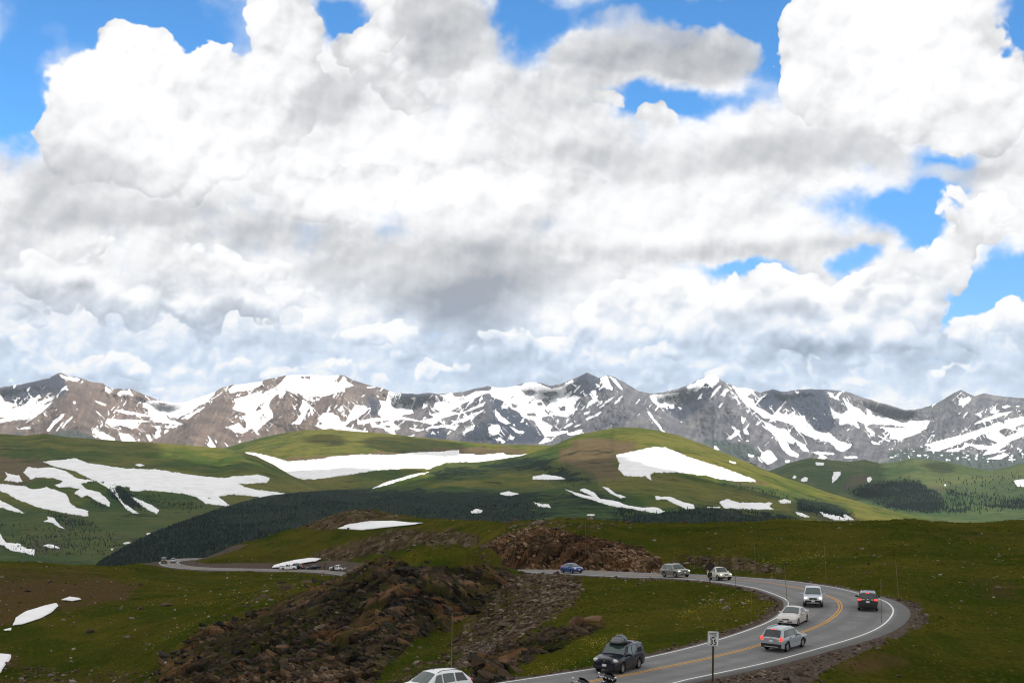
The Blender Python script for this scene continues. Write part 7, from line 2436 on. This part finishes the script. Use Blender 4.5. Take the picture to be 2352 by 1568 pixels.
# ------------------------------------------------------------------ signs, snow poles, people
M_wood = simple('weathered_post', (0.052, 0.036, 0.024), 0.9, 0.1, vary=0.1)
M_signback = simple('brown_sign_back', (0.030, 0.022, 0.017), 0.8, 0.2)
M_signwhite = simple('sign_white', (0.74, 0.74, 0.73), 0.6, 0.3)
M_signblack = simple('sign_black', (0.012, 0.012, 0.012), 0.6, 0.3)
M_pole = simple('bamboo_pole', (0.155, 0.118, 0.062), 0.9, 0.1, vary=0.2)


def text_mesh(body, size, name, bold=0.0):
    cu = bpy.data.curves.new(name, 'FONT')
    cu.body = body
    cu.size = size
    cu.align_x = 'CENTER'
    cu.align_y = 'CENTER'
    cu.offset = bold
    cu.extrude = 0.003
    ob = bpy.data.objects.new(name, cu)
    COL.objects.link(ob)
    dg = bpy.context.evaluated_depsgraph_get()
    me = bpy.data.meshes.new_from_object(ob.evaluated_get(dg))
    bpy.data.objects.remove(ob)
    bpy.data.curves.remove(cu)
    return me


def speed_sign():
    q = at(1637, 1561, 75.6 * 1.2)
    z0 = ground_z(q[0], q[1])
    t = thing('speed_limit_sign', 'white speed limit sign reading 35 on a dark post', 'road sign', (q[0], q[1], min(z0, q[2] + 0.1)))
    t.rotation_euler = (0, math.radians(1.2), -0.10)
    t.scale = (1.2, 1.2, 1.2)
    Geo().box((0, 0.05, 1.15), (0.10, 0.10, 2.9)).put('post', M_wood, t)
    top = 2.76
    zc = top - 0.40
    g = Geo()
    w, h, r = 0.305, 0.40, 0.045
    pts = []
    for cx, cz, a0 in ((w - r, h - r, 0), (-w + r, h - r, 90), (-w + r, -h + r, 180), (w - r, -h + r, 270)):
        for k in range(5):
            a = math.radians(a0 + 22.5 * k)
            pts.append((cx + r * math.cos(a), cz + r * math.sin(a)))
    n = len(pts)

    def plate(s, y0, y1):
        gg = Geo()
        co = [(a * s, y0, zc + b * s) for a, b in pts] + [(a * s, y1, zc + b * s) for a, b in pts]
        gg.add(co, [list(range(n)), list(range(2 * n - 1, n - 1, -1))] + [[i, i + n, (i + 1) % n + n, (i + 1) % n] for i in range(n)])
        return gg
    panel = plate(1.0, -0.012, 0.0).put('panel', M_signwhite, t)
    # thin black border line: a ring
    gg = Geo()
    o, i_ = 0.945, 0.905
    co = [(a * o, -0.016, zc + b * (h - 0.022) / h) for a, b in pts] + [(a * i_, -0.016, zc + b * (h - 0.036) / h) for a, b in pts]
    gg.add(co, [[i, (i + 1) % n, (i + 1) % n + n, i + n] for i in range(n)])
    gg.put('border', M_signblack, panel)
    for body, size, dz, bold in (('SPEED', 0.185, 0.245, 0.004), ('LIMIT', 0.185, 0.065, 0.004), ('35', 0.40, -0.195, 0.010)):
        me = text_mesh(body, size, 'lettering', bold)
        ob = link('lettering', me, panel, M_signblack)
        ob.location = (0, -0.018, zc + dz)
        ob.rotation_euler = (math.pi / 2, 0, 0)
        if body != '35':
            ob.scale = (0.88, 1, 1)


def diamond_sign():
    p = ground_at_pixel(1626, 1341, 132, 192)
    t = thing('warning_sign', 'back of a brown diamond sign with a small plate below', 'road sign', tuple(p))
    t.rotation_euler = (0, 0, 0.12)
    t.scale = (1.2, 1.2, 1.2)
    Geo().box((0, 0, 1.0), (0.09, 0.09, 2.4)).put('post', M_wood, t)
    s = 0.53
    Geo().add([(0, -0.07, 1.75 - s), (s, -0.07, 1.75), (0, -0.07, 1.75 + s), (-s, -0.07, 1.75), (0, -0.055, 1.75 - s), (s, -0.055, 1.75), (0, -0.055, 1.75 + s), (-s, -0.055, 1.75)],
              [[0, 1, 2, 3], [7, 6, 5, 4], [0, 4, 5, 1], [1, 5, 6, 2], [2, 6, 7, 3], [3, 7, 4, 0]]).put('diamond_panel', M_signback, t)
    Geo().box((0, -0.062, 0.98), (0.42, 0.015, 0.42)).put('small_plate', M_signback, t)


def snow_poles():
    base = None
    # column, foot row, top column, top row, whereabouts
    poles = [(1387, 1317, 1387, 1267, 'right of the blue hatchback on the near verge'), (1549, 1323, 1548, 1271, 'in front of the bronze grey suv'), (1593, 1308, 1593, 1257, 'between the bronze grey suv and the cream wagon'),
             (1687, 1346, 1687, 1282, 'just right of the cream station wagon'), (1733, 1320, 1733, 1250, 'on the far verge left of the bend'), (1802, 1390, 1802, 1301, 'on the inside of the bend behind the beige sedan'), (1892, 1333, 1892, 1240, 'on the far verge behind the pale silver suv'),
             (1721, 1430, 1726, 1356, 'on the grass inside the bend, leaning slightly'), (2057, 1378, 2057, 1284, 'on the grass outside the bend beyond the dark grey suv'), (2015, 1431, 2023, 1328, 'in front of the dark grey suv on the outer edge line'),
             (1179, 1293, 1187, 1221, 'before the left end of the road cut'), (1211, 1304, 1212, 1274, 'short one left of the blue hatchback'), (1343, 1303, 1345, 1198, 'tall one behind the blue hatchback'), (1036, 1572, 1039, 1407, 'behind the white suv'),
             (330, 1277, 330, 1262, 'at the outer end of the far curve'), (354, 1276, 354, 1258, 'beyond the olive off roader'), (382, 1276, 382, 1259, 'where the far road leaves the view'), (461, 1300, 461, 1268, 'on the grass right of the far curve'), (421, 1301, 421, 1285, 'short one beside the far curve')]
    for bx, by, tx, ty, where in poles:
        dr = (66, 262) if bx > 900 else (440, 520)
        p = ground_at_pixel(bx, by, *dr)
        if bx == 1036:
            p = np.array(at(1036, 1572, 84.0))
        d = p[1]
        top = at(tx, ty, d)
        v = top - p
        L = float(np.linalg.norm(v))
        o = Geo().tube([np.zeros(3), v * 0.5, v], [0.032, 0.027, 0.018] if d < 300 else [0.045, 0.04, 0.03], 6)
        ob = link('snow_pole', o.mesh('snow_pole', M_pole), None)
        ob.location = tuple(p)
        tag(ob, 'thin snow pole ' + where, 'snow pole', 'snow poles along the road')


def person(px, d, h, top_col, leg_col, label, yaw=0.0, side=3.0):
    loc, rot = road_pose(px, 0, True, d - 12, d + 12, side)
    t = thing('person', label, 'person', loc)
    t.rotation_euler = (0, 0, yaw)
    t.scale = (h / 1.75,) * 3
    v = [(0, 0, 0.95), (0, 0, 1.15), (0, 0, 1.38), (0, 0, 1.50), (0, 0.01, 1.60), (0, 0.01, 1.72), (0.20, 0, 1.40), (0.26, 0.02, 1.12), (0.25, 0.08, 0.88), (-0.20, 0, 1.40), (-0.26, 0.02, 1.12), (-0.25, 0.08, 0.88),
         (0.10, 0, 0.90), (0.11, 0.02, 0.48), (0.11, 0, 0.06), (0.11, 0.14, 0.03), (-0.10, 0, 0.90), (-0.12, -0.02, 0.48), (-0.12, 0, 0.06), (-0.12, 0.14, 0.03)]
    e = [(0, 1), (1, 2), (2, 3), (3, 4), (4, 5), (2, 6), (6, 7), (7, 8), (2, 9), (9, 10), (10, 11), (0, 12), (12, 13), (13, 14), (14, 15), (0, 16), (16, 17), (17, 18), (18, 19)]
    r = [.15, .14, .16, .065, .095, .08, .07, .05, .04, .07, .05, .04, .10, .07, .05, .04, .10, .07, .05, .04]
    me = bpy.data.meshes.new('body')
    me.from_pydata(v, e, [])
    ob = link('body', me, t)
    ob.modifiers.new('skin', 'SKIN')
    sv = me.skin_vertices[0].data
    for i, q in enumerate(r):
        sv[i].radius = (q, q * 0.85)
    sv[0].use_root = True
    s = ob.modifiers.new('sub', 'SUBSURF')
    s.levels = s.render_levels = 1

    def b(put):
        sep = E.tree.nodes.new('ShaderNodeSeparateXYZ')
        E.tree.links.new(texco('Object').s, sep.inputs[0])
        z = E(sep.outputs[2])
        c = mixc(step(z, 0.91, 0.93), leg_col, top_col)
        c = mixc(step(z, 1.49, 1.51), c, (0.42, 0.26, 0.19))
        put('Base Color', mixc(step(z, 1.66, 1.69), c, (0.05, 0.03, 0.02)))
    me.materials.append(material('clothing', b, rough=0.9))
    return t


speed_sign()
diamond_sign()
snow_poles()
person(697, 457, 1.8, (0.42, 0.02, 0.03), (0.03, 0.035, 0.06), 'person in a red jacket standing between parked cars', 0.4, 4.2)
person(743, 455, 1.7, (0.05, 0.012, 0.012), (0.02, 0.02, 0.02), 'person in dark clothes between the black sedan and the second pickup', -0.6, 4.6)

# ------------------------------------------------------------------ the air between here and the range
def make_haze():
    m = bpy.data.materials.new('haze')
    m.use_nodes = True
    t = m.node_tree
    t.nodes.clear()
    out = t.nodes.new('ShaderNodeOutputMaterial')
    v = t.nodes.new('ShaderNodeVolumePrincipled')
    v.inputs['Color'].default_value = (0.80, 0.90, 1.0, 1)
    v.inputs['Density'].default_value = 1.7e-5
    v.inputs['Anisotropy'].default_value = 0.2
    t.links.new(v.outputs[0], out.inputs['Volume'])
    me = Geo().box((0, 7000, -35), (19600, 16400, 930)).mesh('haze', m)
    ob = bpy.data.objects.new('haze', me)
    COL.objects.link(ob)
    ob['kind'] = 'stuff'
    return ob


make_haze()
